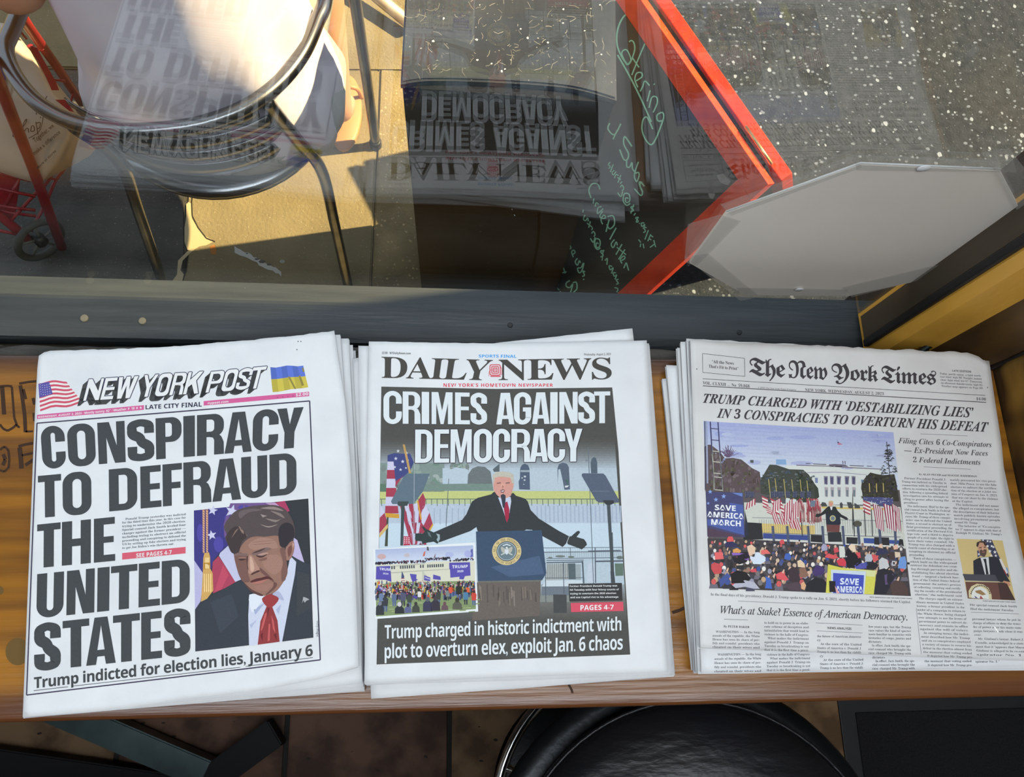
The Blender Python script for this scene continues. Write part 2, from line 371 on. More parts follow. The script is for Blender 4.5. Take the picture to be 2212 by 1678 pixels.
M['blackwood'] = mat('black_painted_wood', (0.034, 0.041, 0.045, 1), 0.5, col2=(0.019, 0.024, 0.028, 1), nscale=14, stretch=(0.35, 5, 5), bump=0.5, bscale=60)
speckle(M['blackwood'], 120, 0.10, (0.3, 0.31, 0.3, 1), keep=0.03)
M['gasket'] = mat('black_rubber', (0.012, 0.012, 0.012, 1), 0.5, nscale=40)
M['ledge'] = mat('worn_stone_ledge', (0.085, 0.078, 0.064, 1), 0.9, col2=(0.026, 0.025, 0.024, 1), nscale=26, stretch=(0.5, 1.6, 1), bump=1.6, bscale=70)
speckle(M['ledge'], 170, 0.22, (0.42, 0.38, 0.30, 1), keep=0.05)
M['gold'] = mat('ochre_painted_wood', (0.80, 0.43, 0.07, 1), 0.42, col2=(0.58, 0.30, 0.04, 1), nscale=7, stretch=(2, 2, 0.5), bump=0.5, bscale=25)
speckle(M['gold'], 60, 0.16, (0.10, 0.06, 0.025, 1), keep=0.06)
M['brown'] = mat('brown_painted_board', (0.22, 0.115, 0.025, 1), 0.45, col2=(0.06, 0.032, 0.012, 1), nscale=6, stretch=(2, 2, 0.6), bump=0.6, bscale=22)
M['mural'] = mat('swirled_brown_mural', (0.40, 0.22, 0.045, 1), 0.4, col2=(0.05, 0.028, 0.012, 1), nscale=9, ndetail=2, fac=(0.46, 0.60), stretch=(1.2, 1.0, 1.6), bump=0.6, bscale=18)
M['plaster'] = mat('dull_plaster', (0.34, 0.33, 0.31, 1), 0.8, nscale=5)
M['ceilm'] = mat('ceiling_paint', (0.5, 0.5, 0.48, 1), 0.85, nscale=5)
M['wood'] = mat('varnished_pine', (0.38, 0.150, 0.012, 1), 0.27, col2=(0.13, 0.048, 0.008, 1), nscale=6.5, ndetail=8, stretch=(0.45, 9, 2), fac=(0.30, 0.66), bump=0.15, bscale=30, coat=0.12)
# darker reddish bands along both long edges of the plank (stain with a shape of its own)
_n = M['wood'].node_tree; _N = _n.nodes; _L = _n.links; _b = _N['Principled BSDF']; _src = _b.inputs['Base Color'].links[0].from_socket
_tc = _N.new('ShaderNodeTexCoord'); _sx = _N.new('ShaderNodeSeparateXYZ'); _L.new(_tc.outputs['Object'], _sx.inputs[0])
_nz = _N.new('ShaderNodeTexNoise'); _nz.inputs['Scale'].default_value = 4; _mp = _N.new('ShaderNodeMapping'); _mp.inputs['Scale'].default_value = (0.8, 6, 1)
_L.new(_tc.outputs['Object'], _mp.inputs[0]); _L.new(_mp.outputs[0], _nz.inputs['Vector'])
_ad = _N.new('ShaderNodeMath'); _ad.operation = 'MULTIPLY_ADD'; _L.new(_nz.outputs['Fac'], _ad.inputs[0]); _ad.inputs[1].default_value = 0.035; _L.new(_sx.outputs['Y'], _ad.inputs[2])
for lo, hi, flip, cc in ((-0.046, -0.018, 1, (0.085, 0.026, 0.012, 1)), (0.234, 0.272, 0, (0.040, 0.016, 0.014, 1))):
    _mr = _N.new('ShaderNodeMapRange'); _L.new(_ad.outputs[0], _mr.inputs[0]); _mr.inputs[1].default_value = lo; _mr.inputs[2].default_value = hi
    _mr.inputs[3].default_value = 0.85 if flip else 0.0; _mr.inputs[4].default_value = 0.0 if flip else 0.92
    _mx = _N.new('ShaderNodeMix'); _mx.data_type = 'RGBA'; _L.new(_mr.outputs[0], _mx.inputs[0]); _L.new(_src, _mx.inputs[6]); _mx.inputs[7].default_value = cc; _src = _mx.outputs[2]
_L.new(_src, _b.inputs['Base Color'])
speckle(M['wood'], 75, 0.062, (0.80, 0.66, 0.36, 1), keep=0.055, soft=0.01)
speckle(M['wood'], 26, 0.17, (0.09, 0.04, 0.012, 1), keep=0.05, soft=0.08, stretch=(1, 2.2, 1))
M['black_metal'] = mat('black_metal', (0.018, 0.020, 0.022, 1), 0.35, metal=0.7, nscale=30, bump=0.2)
M['steel'] = mat('dark_steel', (0.07, 0.10, 0.10, 1), 0.33, metal=0.85, col2=(0.035, 0.05, 0.055, 1), nscale=10)
M['chrome'] = mat('chrome', (0.75, 0.77, 0.78, 1), 0.12, metal=1.0, nscale=3)
M['alu'] = mat('brushed_aluminium', (0.26, 0.27, 0.29, 1), 0.25, metal=1.0, col2=(0.17, 0.175, 0.185, 1), nscale=6, stretch=(0.4, 0.4, 6))
M['leather'] = mat('black_vinyl', (0.012, 0.0115, 0.012, 1), 0.34, spec=0.35, col2=(0.010, 0.010, 0.012, 1), nscale=8, bump=1.0, bscale=26, bstretch=(1, 2.4, 1))
M['mat'] = mat('black_carpet_mat', (0.016, 0.016, 0.018, 1), 0.95, nscale=300, col2=(0.008, 0.008, 0.009, 1), bump=1.2, bscale=400)
M['matedge'] = mat('black_rubber_edge', (0.024, 0.024, 0.026, 1), 0.6, nscale=30)

floor = box('floor', (-1.7, -2.6, -0.03), (2.1, 0.25, -0.004), M['grout']); tag(floor, kind='structure')
TX0, TS = -0.341-3*0.333, 0.333
tile_me = {}
random.seed(4)
for i in range(10):
    for j in range(9):
        x0 = TX0+i*TS; y1 = 0.24-j*TS*1.0
        g = 0.005
        lo = (x0+g, y1-TS+g, -0.01); hi = (x0+TS-g, y1-g, 0.0)
        if lo[0] > 2.1 or y1-TS < -2.6: continue
        k = random.choice((0, 1, 2, 1)) if i < 6 else 3
        if i == 3: k = 2
        if i == 4: k = 1
        if i == 5: k = 0
        o = box('tile', lo, hi, tile_mats[k], floor, 0.0022)
def wall(name, lo, hi, m, **k): return tag(box(name, lo, hi, m, **k), kind='structure')
wf = wall('wall_front', (-1.7, 0.25, 0.0), (0.62, 0.36, 0.885), M['plaster'])
wr = wall('wall_right', (0.556, -0.076, 0.0), (0.66, 0.285, 2.8), M['mural'])
wall('wall_right_far', (2.1, -2.7, 0.0), (2.2, 0.36, 2.8), M['plaster'])
wall('wall_return', (0.66, -0.076, 0.0), (2.1, 0.0, 2.8), M['plaster'])
wall('wall_left', (-1.8, -2.7, 0.0), (-1.7, 0.36, 2.8), M['plaster'])
wall('wall_back', (-1.7, -2.7, 0.0), (2.1, -2.6, 2.8), M['plaster'])
ce = wall('ceiling', (-1.8, -2.7, 2.8), (2.2, 0.36, 2.9), M['ceilm'])
wall('wall_front_top', (-1.7, 0.27, 2.35), (0.66, 0.36, 2.8), M['plaster'])
# housing of the added, unseen fill lamp
lp = box('fill_lamp_housing', (-1.02, -0.72, 2.745), (1.02, 0.02, 2.80), mat('lamp_housing', (0.8, 0.8, 0.8, 1), 0.5), None, 0.004)
tag(lp, 'white rectangular housing of an added fill lamp under the ceiling', 'lamp')

# window: rail, gasket, ledge, glass
win = empty('window_1', (0, GY, 0.9)); tag(win, kind='structure')
def zf(x): return 0.9625-0.035*(x+0.48)/0.935     # height of the rail's top at the glass
bm = bmesh.new(); N_ = 24; rows = []
for i in range(N_+1):
    x = -1.7+i*(2.27/N_); z = zf(x)
    rows.append([bm.verts.new(p) for p in ((x, 0.365, z-0.10), (x, 0.365, z-0.002), (x, GY+0.004, z), (x, 0.335, z), (x, 0.310, z-0.002), (x, 0.2985, z-0.006), (x, 0.2965, z-0.012), (x, 0.296, z-0.035), (x, 0.31, z-0.10))])
for A, B in zip(rows, rows[1:]):
    for k in range(9): bm.faces.new((A[k], A[(k+1) % 9], B[(k+1) % 9], B[k]))
bm.faces.new(rows[0][::-1]); bm.faces.new(rows[-1]); bmesh.ops.recalc_face_normals(bm, faces=bm.faces)
rail_ = obj('bottom_rail', bm, M['blackwood'], win)
for x, y, r in ((-0.392, 0.318, 0.0042), (-0.333, 0.3165, 0.004), (0.062, 0.322, 0.003), (0.33, 0.32, 0.003)):
    z = zf(x)-0.001
    loft('screw_plug', disc_rings(x, y, ((r, z-0.002), (r, z+0.0008), (r*0.75, z+0.0014), (0.0003, z+0.0006)), 12), mat('filler', (0.17, 0.16, 0.12, 1), 0.8) if x < 0 else M['gasket'], rail_)
tube('gasket_bead', [(-1.7+i*0.1, 0.2905+0.0008*math.sin(i*2.1), zf(-1.7+i*0.1)-0.022) for i in range(24)], 0.0042, M['gasket'], win, 10)
tube('lower_bead', [(-1.7+i*0.1, 0.2885, zf(-1.7+i*0.1)-0.042) for i in range(24)], 0.005, M['blackwood'], win, 8)
# stone / old wood ledge behind the counter: separate worn pieces
for x0, x1, dz in ((-1.7, -0.452, 0.004), (-0.449, 0.09, 0.0), (0.093, 0.46, 0.002)):
    bm = bmesh.new(); n = 30; R_ = []
    for i in range(n+1):
        x = x0+(x1-x0)*i/n; j = lambda: random.uniform(-0.0022, 0.0022)
        R_.append([bm.verts.new(p) for p in ((x, 0.281, 0.89), (x, 0.2812, 0.955+dz), (x, 0.277+j()*.5, 0.984+dz+j()), (x, 0.268+j(), 0.997+dz+j()), (x, 0.2530, 1.0+dz+j()), (x, 0.2530, 0.89))])
    for A, B in zip(R_, R_[1:]):
        for k in range(6): bm.faces.new((A[k], A[(k+1) % 6], B[(k+1) % 6], B[k]))
    bm.faces.new(R_[0][::-1]); bm.faces.new(R_[-1]); bmesh.ops.recalc_face_normals(bm, faces=bm.faces)
    obj('ledge_stone', bm, M['ledge'], win)
def glass_mat():
    m = bpy.data.materials.new('window_glass'); m.use_nodes = True; nt = m.node_tree; N = nt.nodes; L = nt.links
    for n in list(N): N.remove(n)
    out = N.new('ShaderNodeOutputMaterial'); g = N.new('ShaderNodeNewGeometry')
    dt = N.new('ShaderNodeVectorMath'); dt.operation = 'DOT_PRODUCT'; L.new(g.outputs['Incoming'], dt.inputs[0]); L.new(g.outputs['Normal'], dt.inputs[1])
    ab = N.new('ShaderNodeMath'); ab.operation = 'ABSOLUTE'; L.new(dt.outputs['Value'], ab.inputs[0])
    om = N.new('ShaderNodeMath'); om.operation = 'SUBTRACT'; om.inputs[0].default_value = 1.0; L.new(ab.outputs[0], om.inputs[1])
    pw = N.new('ShaderNodeMath'); pw.operation = 'POWER'; L.new(om.outputs[0], pw.inputs[0]); pw.inputs[1].default_value = 5.0
    ma = N.new('ShaderNodeMath'); ma.operation = 'MULTIPLY_ADD'; L.new(pw.outputs[0], ma.inputs[0]); ma.inputs[1].default_value = 1.0; ma.inputs[2].default_value = 0.066
    tr = N.new('ShaderNodeBsdfTransparent'); tr.inputs[0].default_value = (0.985, 0.995, 0.99, 1)
    gl = N.new('ShaderNodeBsdfGlossy'); gl.inputs['Roughness'].default_value = 0.0
    mx = N.new('ShaderNodeMixShader'); L.new(ma.outputs[0], mx.inputs[0]); L.new(tr.outputs[0], mx.inputs[1]); L.new(gl.outputs[0], mx.inputs[2]); L.new(mx.outputs[0], out.inputs[0])
    return m
M['glass'] = glass_mat()
for y0 in (GY,):
    bm = bmesh.new(); add_box(bm, (-1.7, y0, 0.9), (0.60, y0+0.0036, 2.36)); bmesh.ops.recalc_face_normals(bm, faces=bm.faces)
    obj('pane', bm, M['glass'], win)
# right-hand jamb: black bead, ochre trim, brown board with a crack, screw
sb_ = box('side_bead', (0.4725, 0.2995, 0.94), (0.4785, 0.3085, 2.36), M['gasket'], win, 0.002)
sl_ = box('jamb_liner', (0.4750, 0.3095, 0.94), (0.4787, 0.338, 2.36), mat('reflection_brown', (0.085, 0.062, 0.036, 1), 0.5, col2=(0.035, 0.028, 0.02, 1), nscale=14, stretch=(1, 1, 0.3)), win)  # the trim's reflection in the glass is put into this strip's brown
bm = bmesh.new(); prism(bm, [(0.479, 0.345, 0.93), (0.479, 0.298, 0.93), (0.4865, 0.288, 0.93), (0.520, 0.279, 0.93), (0.530, 0.288, 0.93), (0.560, 0.345, 0.93)], (0, 0, 1.45))
st_ = obj('side_trim', bm, M['gold'], win)
for o_ in (sb_, sl_, st_):      # the old jamb leans a little
    for v in o_.data.vertices: v.co.x += 0.075*min(0.5, v.co.z-0.945)
bm = bmesh.new(); prism(bm, [(0.527, 0.290, 0.9), (0.5275, 0.283, 0.9), (0.5525, 0.246, 0.9), (0.562, 0.246, 0.9), (0.562, 0.290, 0.9)], (0, 0, 1.5))
obj('corner_board', bm, M['brown'], win)
# crack between the corner board and the wall: two dark uneven slivers
for (a, b) in (((0.5528, 0.2445), (0.5536, 0.2405)),):
    pts = [(0.5528+random.uniform(-0.0006, 0.0006), 0.244, 1.03+0.012*i) for i in range(40)]
    tube('crack', pts, [0.0014+0.0016*random.random() for _ in pts], M['gasket'], win, 6)
bm = bmesh.new(); c_ = PP(2022, 735, Vector((0.54, 0.264, 1.1)), Vector((0.83, 0.56, 0)).normalized()); ax = Vector((-0.80, -0.55, -0.2)).normalized()
bm2 = [c_-ax*0.004+ax*0.0022*k for k in range(16)]
add_tube(bm, [p for p in bm2], [0.0030 if k % 2 else 0.0042 for k in range(16)], 12)
s_ = obj('screw', bm, M['steel'], None, True); tag(s_, 'long threaded steel screw sticking out of the brown corner board', 'screw')
c_ = Vector((0.5535, 0.105, 1.10))
gb = loft('wall_bumper', [[c_+Vector((-0.006*k/3, 0.007*r*math.cos(a*math.pi/6), 0.010*r*math.sin(a*math.pi/6))) for a in range(12)] for k, r in ((0, 1), (1.6, 0.95), (2.6, 0.7), (3, 0.1))], mat('grey_plastic', (0.42, 0.44, 0.48, 1), 0.4), None)
tag(gb, 'small grey plastic plug on the brown wall beside the right newspapers', 'plug')

# counter plank
bm = bmesh.new(); q = [P(-420, 769.5, CT), P(2330, 774, CT), P(2330, 1499, CT), P(-420, 1569, CT)]
q = [(-0.95, 0.2515, CT), (0.5545, 0.2535, CT), (0.5545, -0.0715, CT), (-0.95, -0.0705, CT)]
prism(bm, [Vector(p)-Vector((0, 0, 0.032)) for p in q], (0, 0, 0.032))
bmesh.ops.bevel(bm, geom=[e for e in bm.edges if abs(e.verts[0].co.x-e.verts[1].co.x) > 0.5], offset=0.005, segments=4, affect='EDGES', profile=0.5)
counter = empty('counter', (-0.2, 0.09, CT-0.032)); tag(counter, 'varnished pine window counter with graffiti, holding three newspaper stacks', 'counter')
obj('plank', bm, M['wood'], counter, False)
for x in (-0.62, 0.10, 0.50):
    box('bracket', (x-0.012, -0.02, CT-0.20), (x+0.012, 0.2495, CT-0.0325), M['black_metal'], counter, 0.002)
gf = Print(lambda x, y, h: tuple(P(x, y, CT)+Vector((0, 0, h))))
gc = (0.050, 0.024, 0.012, 1)
L8 = cr(0, 600, 4.2)
for pts, w in ((L8((0, 985), (70, 980), (110, 985)), 5), (L8((20, 990), (28, 1100), (38, 1240)), 9), (L8((108, 990), (118, 1120), (130, 1270), (160, 1350), (180, 1355)), 5), (L8((0, 1330), (30, 1370), (70, 1388), (120, 1360), (150, 1330)), 5),
               (L8((175, 960), (260, 945), (330, 938)), 5), (L8((185, 975), (205, 1100), (225, 1250), (232, 1400)), 8), (L8((232, 1395), (300, 1392)), 4), (L8((212, 1010), (236, 1100)), 6), (L8((300, 1090), (316, 1150)), 7), (L8((310, 1225), (316, 1300)), 7),
               (L8((0, 1560), (40, 1530), (75, 1560), (85, 1640), (80, 1720), (40, 1760), (0, 1745)), 5), (L8((30, 1600), (50, 1650), (25, 1700)), 8), (L8((168, 1530), (230, 1512), (300, 1500)), 6), (L8((178, 1540), (190, 1640), (196, 1730)), 10), (L8((200, 1610), (300, 1590)), 5), (L8((230, 1700), (320, 1640)), 7)):
    gf.path('graffiti', pts, w, gc, 0)
gf.path('graffiti', [(1452, 1323), (1468, 1318), (1484, 1310)], 7, gc, 0)
gf.path('graffiti', [(1228, 1478), (1234, 1488), (1237, 1497)], 5, gc, 0)
for c in ((18, 1399+8, 26), (0, 1275, 8)):
    gf.poly('water_ring', circ(c[0]+20 if c[2] > 20 else c[0], c[1], c[2], c[2]*1.15, 20), (0.15, 0.085, 0.022, 1), 0)
gf.build([c for c in counter.children if c.name.startswith('plank')][0], base=2e-4)

# ------------------------------------------------------------------ newspapers
def coons(top, right, bottom, left, nu, nv):
    """boundary polylines in page px: top/bottom left->right, left/right top->bottom"""
    def samp(pl, n):
        pl = [Vector((p[0], p[1])) for p in pl]; d = [0]
        for a, b in zip(pl, pl[1:]): d.append(d[-1]+(b-a).length)
        out = []
        for i in range(n+1):
            t = d[-1]*i/n; k = 0
            while k < len(pl)-2 and d[k+1] < t: k += 1
            f = (t-d[k])/max(1e-9, d[k+1]-d[k]); out.append(pl[k].lerp(pl[k+1], min(1, f)))
        return out
    T, B = samp(top, nu), samp(bottom, nu); L_, R_ = samp(left, nv), samp(right, nv); g = []
    for j in range(nv+1):
        v = j/nv; row = []
        for i in range(nu+1):
            u = i/nu
            p = T[i]*(1-v)+B[i]*v+L_[j]*(1-u)+R_[j]*u-(T[0]*(1-u)*(1-v)+T[-1]*u*(1-v)+B[0]*(1-u)*v+B[-1]*u*v)
            row.append((p.x, p.y))
        g.append(row)
    return g
def make_mapf(z, lift):
    def f(px, py, h):
        p = P(px, py, z)
        for _ in range(2): p = P(px, py, z+lift(p.x, p.y))
        return (p.x, p.y, z+lift(p.x, p.y)+h)
    return f
def newspaper(z0, th, top, right, bottom, left, lift, label, group, paper='paper', rough_edge=0.0006, seed=1, nu=34, nv=40, pages=5):
    rnd = random.Random(seed); zt = z0+th; mp = make_mapf(zt, lift)
    g = coons(top, right, bottom, left, nu, nv); W = [[Vector(mp(x, y, 0)) for x, y in r] for r in g]
    c = W[nv//2][nu//2]
    root = empty('newspaper', (c.x, c.y, z0)); tag(root, label, 'newspaper', group)
    # deckle on the top/bottom edges
    for i in range(nu+1):
        d = rnd.uniform(-1, 1)*rough_edge; W[0][i].y += d
    bm = bmesh.new(); V = [[bm.verts.new(p) for p in r] for r in W]
    for j in range(nv):
        for i in range(nu): bm.faces.new((V[j][i], V[j+1][i], V[j+1][i+1], V[j][i+1]))
    # thin turned-down rim so the front sheet has an edge
    rim = [(0, i) for i in range(nu+1)]+[(j, nu) for j in range(1, nv+1)]+[(nv, i) for i in range(nu-1, -1, -1)]+[(j, 0) for j in range(nv-1, 0, -1)]
    low = [bm.verts.new(W[j][i]-Vector((0, 0, 0.0004))) for j, i in rim]
    for k in range(len(rim)):
        a, b = rim[k], rim[(k+1) % len(rim)]
        bm.faces.new((V[a[0]][a[1]], V[b[0]][b[1]], low[(k+1) % len(rim)], low[k]))
    bmesh.ops.recalc_face_normals(bm, faces=bm.faces)
    obj('front_page', bm, M[paper], root, True)
    # inner pages: a few sheaves, each a little out of line, slightly fanned
    cen = Vector((c.x, c.y, 0)); n = pages
    for k in range(n):
        za = z0+(zt-0.0006-z0)*k/n+0.0001; zb = z0+(zt-0.0006-z0)*(k+1)/n
        sh = [Vector((rnd.uniform(-1, 0.4), rnd.uniform(-1, 0.6), 0))*0.0011 for _ in range(4)]
        bm = bmesh.new(); lo, hi = [], []
        for a, (j, i) in enumerate(rim):
            p = W[j][i]; u, v = i/nu, j/nv
            s_ = sh[0]*(1-u)*(1-v)+sh[1]*u*(1-v)+sh[2]*u*v+sh[3]*(1-u)*v
            ins = 0.0008*(1+math.sin(k*2.4+seed)); d = (cen-Vector((p.x, p.y, 0))); d.normalize()
            b = p+s_*(1 if k < n-1 else 0.4)+d*ins; lf = (p.z-zt)*(1 if k == n-1 else 0)
            hi.append(bm.verts.new((b.x, b.y, zb+lf-0.0001))); b2 = b+d*0.0003; lo.append(bm.verts.new((b2.x, b2.y, za)))
        m_ = len(rim)
        for a in range(m_): bm.faces.new((hi[a], hi[(a+1) % m_], lo[(a+1) % m_], lo[a]))
        if k == n-1 and lift is not nolift: cap_ = [bm.verts.new((v.co.x, v.co.y, zb-0.0016)) for v in hi]
        else: cap_ = hi
        bm.faces.new(cap_); bm.faces.new([bm.verts.new((v.co.x, v.co.y, za-0.00001)) for v in lo[::-1]])
        bmesh.ops.recalc_face_normals(bm, faces=bm.faces)
        obj('inner_pages', bm, M['edge'], root)
    return root, mp
def nolift(x, y): return 0.0
def page_of(r, nm='front_page'): return [c for c in r.children if c.name.split('.')[0] == nm][0]
def bump2(x, y, cx, cy, r, h):
    d = ((x-cx)**2+(y-cy)**2)/(r*r); return h*math.exp(-d)

# ---- left stack ------------------------------------------------------
def post_lift(x, y): return 0.0006*math.sin(26*x+9*y+1)*math.sin(17*y-5*x)+bump2(x, y, -0.20, -0.052, 0.022, 0.0012)
PZ = CT+0.0003; PT = 0.0046; gL = 'tabloids in the left stack'
post_q = [((92, 766), (768, 757), (788, 1493), (56, 1545), 'bottom newspaper of the left stack, its edge nearest the plank'),
          ((86, 768), (762, 745), (787, 1491), (54, 1547), 'second newspaper from the bottom of the left stack'),
          ((86, 770), (753, 731), (785, 1485), (53, 1549), 'third newspaper from the bottom of the left stack'),
          ((85, 768), (735, 722), (783, 1476), (51, 1550), 'newspaper directly under the top tabloid of the left stack')]
for i, (a, b, c, d, lb) in enumerate(post_q):
    if i < 2: pt = [a, ((a[0]+b[0])/2, (a[1]+b[1])/2), b]
    else: pt = [a, (a[0]+30, a[1]-8), ((a[0]+b[0])/2, (a[1]+b[1])/2+2), b]
    newspaper(PZ+i*PT, PT-0.0002, pt, [b, ((b[0]*0.6+c[0]*0.4)+3, (b[1]*0.6+c[1]*0.4)), c], [d, (270, 1532-i*1), (560, 1508-i*3), c], [a, d], nolift, lb, gL, seed=i+3, pages=4)
post, pmap = newspaper(PZ+4*PT, PT, [(84, 768), (95, 761), (118, 757), (240, 754), (330, 751), (560, 733), (722, 715)], [(722, 715), (734, 798), (746, 870), (757, 1010), (768, 1250), (775, 1440)],
    [(49, 1549), (130, 1543), (270, 1531), (400, 1511), (560, 1492), (690, 1466), (775, 1440)], [(84, 768), (81, 790), (75, 900), (49, 1549)], post_lift, 'tabloid headlined CONSPIRACY TO DEFRAUD THE UNITED STATES, top of the left stack', gL, seed=11, nu=48, nv=56)
pr = Print(pmap); K = ink(66, 70, 74); WH = ink(224, 226, 230)
C1 = cr(40, 690, 5.53); C2 = cr(400, 690, 5.53); C3 = cr(0, 980, 5.027); C4 = cr(400, 1060, 5.53); C6 = cr(400, 1300, 4.44)
# border rule
bq = [(80, 914), (669, 866), (692, 1425), (57.5, 1501)]
for a, b in zip(bq, bq[1:]+bq[:1]): pr.line('border_rule', a, b, 2.6, ink(60, 55, 80), 1)
S_, T_ = 0.235, 0.155
def spans(lst, a, b): return [((x-a)/(b-a), (y-a)/(b-a)) for x, y in lst]
heavy_word(pr, 'headline', 'CONSPIRACY', spans([(87, 138.5), (144, 204), (210, 269), (274, 332), (336, 392), (396, 421), (425.5, 484), (486, 546), (547, 603), (599, 656)], 85, 656), [(85, 923), (656, 879), (652, 966), (91, 1013)], K, 1, S_, T_, 571/89)
heavy_word(pr, 'headline', 'TODEFRAUD', spans([(82, 132), (135, 197), (235, 296), (303, 348), (351, 393), (396, 455), (458, 520), (521, 577), (582, 640)], 82, 640), [(82, 1028), (640, 977), (641, 1067), (83, 1119)], K, 1, S_, T_, 558/90)
heavy_word(pr, 'headline', 'THE', spans([(80.5, 131), (134, 196.5), (203, 249)], 80.5, 249), [(80.5, 1133), (249, 1116), (249, 1211), (80, 1227)], K, 1, S_, T_, 169/94)
heavy_word(pr, 'headline', 'UNITED', spans([(80.5, 138.6), (145, 205), (211, 237), (240, 297), (300, 346), (349.5, 410)], 80, 410), [(80, 1240), (410, 1206), (410, 1300), (78, 1336)], K, 1, S_, T_, 330/93)
heavy_word(pr, 'headline', 'STATES', spans([(73.5, 131), (135, 192.6), (186, 250), (244, 302), (305, 350), (354.5, 411.6)], 73.5, 412), [(74, 1348), (412, 1312), (412, 1414), (74, 1450)], K, 1, S_, T_, 338/98)
pr.text('subheading', 'Trump indicted for election lies, January 6', [(73.5, 1463), (675, 1392), (676, 1416), (73.5, 1486.5)], 'b', K, 1, res=4, off=0.006, spacing=0.94)
pr.line('subheading', (73, 1491.5), (147, 1483), 1.2, K, 1); pr.line('subheading', (158, 1481.6), (519, 1441), 1.2, K, 1); pr.line('subheading', (531, 1439), (676, 1420), 1.2, K, 1)
# masthead: white slanted letters with a black block shadow
def mast(word, sp, q, asp):
    for k in range(9):
        heavy_word(pr, 'masthead', word, sp, q, ink(70, 72, 74), 0, 0.15, 0.15, asp, dx=-13*k/8, dy=11*k/8, shear=0.27, r=0.2)
    for ang in range(0, 360, 45):
        heavy_word(pr, 'masthead', word, sp, q, ink(62, 62, 88), 0, 0.15, 0.15, asp, dx=1.7*math.cos(math.radians(ang)), dy=1.7*math.sin(math.radians(ang)), shear=0.27, r=0.2)
    heavy_word(pr, 'masthead', word, sp, q, WH, 2, 0.15, 0.15, asp, shear=0.27, r=0.2)
mast('NEW', [(0, .30), (.33, .57), (.59, .97)], [(180, 820), (291, 812.5), (291, 859), (180, 866)], 111/45)
mast('YORK', [(0, .25), (.27, .50), (.53, .75), (.77, 1.02)], [(300, 811), (424, 803), (424, 850), (300, 858)], 124/46)
mast('POST', [(0, .25), (.27, .50), (.52, .76), (.75, .99)], [(444, 804), (566, 792), (566, 838), (444, 848)], 122/45)
# pink strips
PK = ink(205, 95, 150)
pr.poly('edition_strip', [(80, 896), (311, 875), (311, 885), (80, 905)], PK, 0)
pr.text('edition_strip', 'WEDNESDAY, AUGUST 2, 2023 / Mostly sunny, 82\u00b0 / Weather: P. 18 \u2605 \u2605', [(82, 899), (307, 877.5), (307, 883), (82, 903)], 'b', WH, 1, res=2)
pr.text('edition_strip', 'LATE CITY FINAL', [(314.5, 875), (436, 868), (436, 878), (314.5, 884)], 'b', ink(50, 48, 72), 1, res=3, off=0.004)
pr.poly('edition_strip', [(440, 866.3), (667.6, 846), (668, 855.5), (440, 876)], PK, 0)
pr.text('edition_strip', 'nypost.com', [(449, 868.5), (493.5, 864.5), (493.5, 869.5), (449, 873)], 'b', WH, 1, res=2)
pr.text('edition_strip', '$2.00', [(639, 849.5), (666, 847.3), (666, 853.6), (639, 856)], 'b', WH, 1, res=2)
for x in (600, 611, 622, 633): pr.poly('edition_strip', circ(x, 858.2-(x-600)*0.09, 1.0, n=6), K, 1)
for x, y in ((644, 737.5), (650, 737.5), (641.5, 755)): pr.poly('register_marks', circ(x, y, 1.3, n=6), K, 1)
# flags
def flagwave(x, y): return y+2.0*math.sin(x*0.09+0.6)-0.0*x
q_ = [(83, 826), (144, 822), (178, 872), (87, 886)]
NS = 13
for i in range(NS):
    for k in range(8):
        a = [bil(q_, u, v) for u, v in ((k/8, i/NS), ((k+1)/8, i/NS), ((k+1)/8, (i+1)/NS), (k/8, (i+1)/NS))]
        a = [(x, y+2.6*math.sin(x*0.10-0.5)) for x, y in a]
        pr.poly('flag_illustration', a, ink(200, 80, 105) if i % 2 == 0 else ink(224, 222, 222), 0)
a = [(x, y+2.2*math.sin(x*0.10-0.5)) for x, y in ((83, 827), (106.5, 826), (114, 853), (85, 857))]
pr.poly('flag_illustration', a, ink(88, 84, 160), 1)
for i in range(5):
    for k in range(5): pr.poly('flag_illustration', circ(87+k*4.8+i*0.5, 831+i*5+1.5*math.sin(k), 0.8, n=5), WH, 2)
for k in range(6):
    x0, x1 = k/6, (k+1)/6; w = lambda u: 1.6*math.sin(u*9)
    t = lambda u: (584+71*u, 793-4*u+w(u)); m_ = lambda u: (586+74*u, 819-7*u+w(u)*.4); b = lambda u: (589+77*u, 847-11*u+w(u)*.5)
    sh = 1.0 if k % 2 else 0.9
    pr.poly('flag_print', [t(x0), t(x1), m_(x1), m_(x0)], ink(92*sh, 116*sh, 205*sh), 0)
    pr.poly('flag_print', [m_(x0), m_(x1), b(x1), b(x0)], ink(200*sh, 185*sh, 80*sh), 0)
for a in ([(622, 814), (626, 813), (640, 840), (636, 840)], [(645, 812), (649, 811), (657, 832), (652, 834)], [(652, 795), (655, 794), (658, 802), (655, 804)]):
    pr.poly('flag_print', a, ink(140, 130, 70), 1)
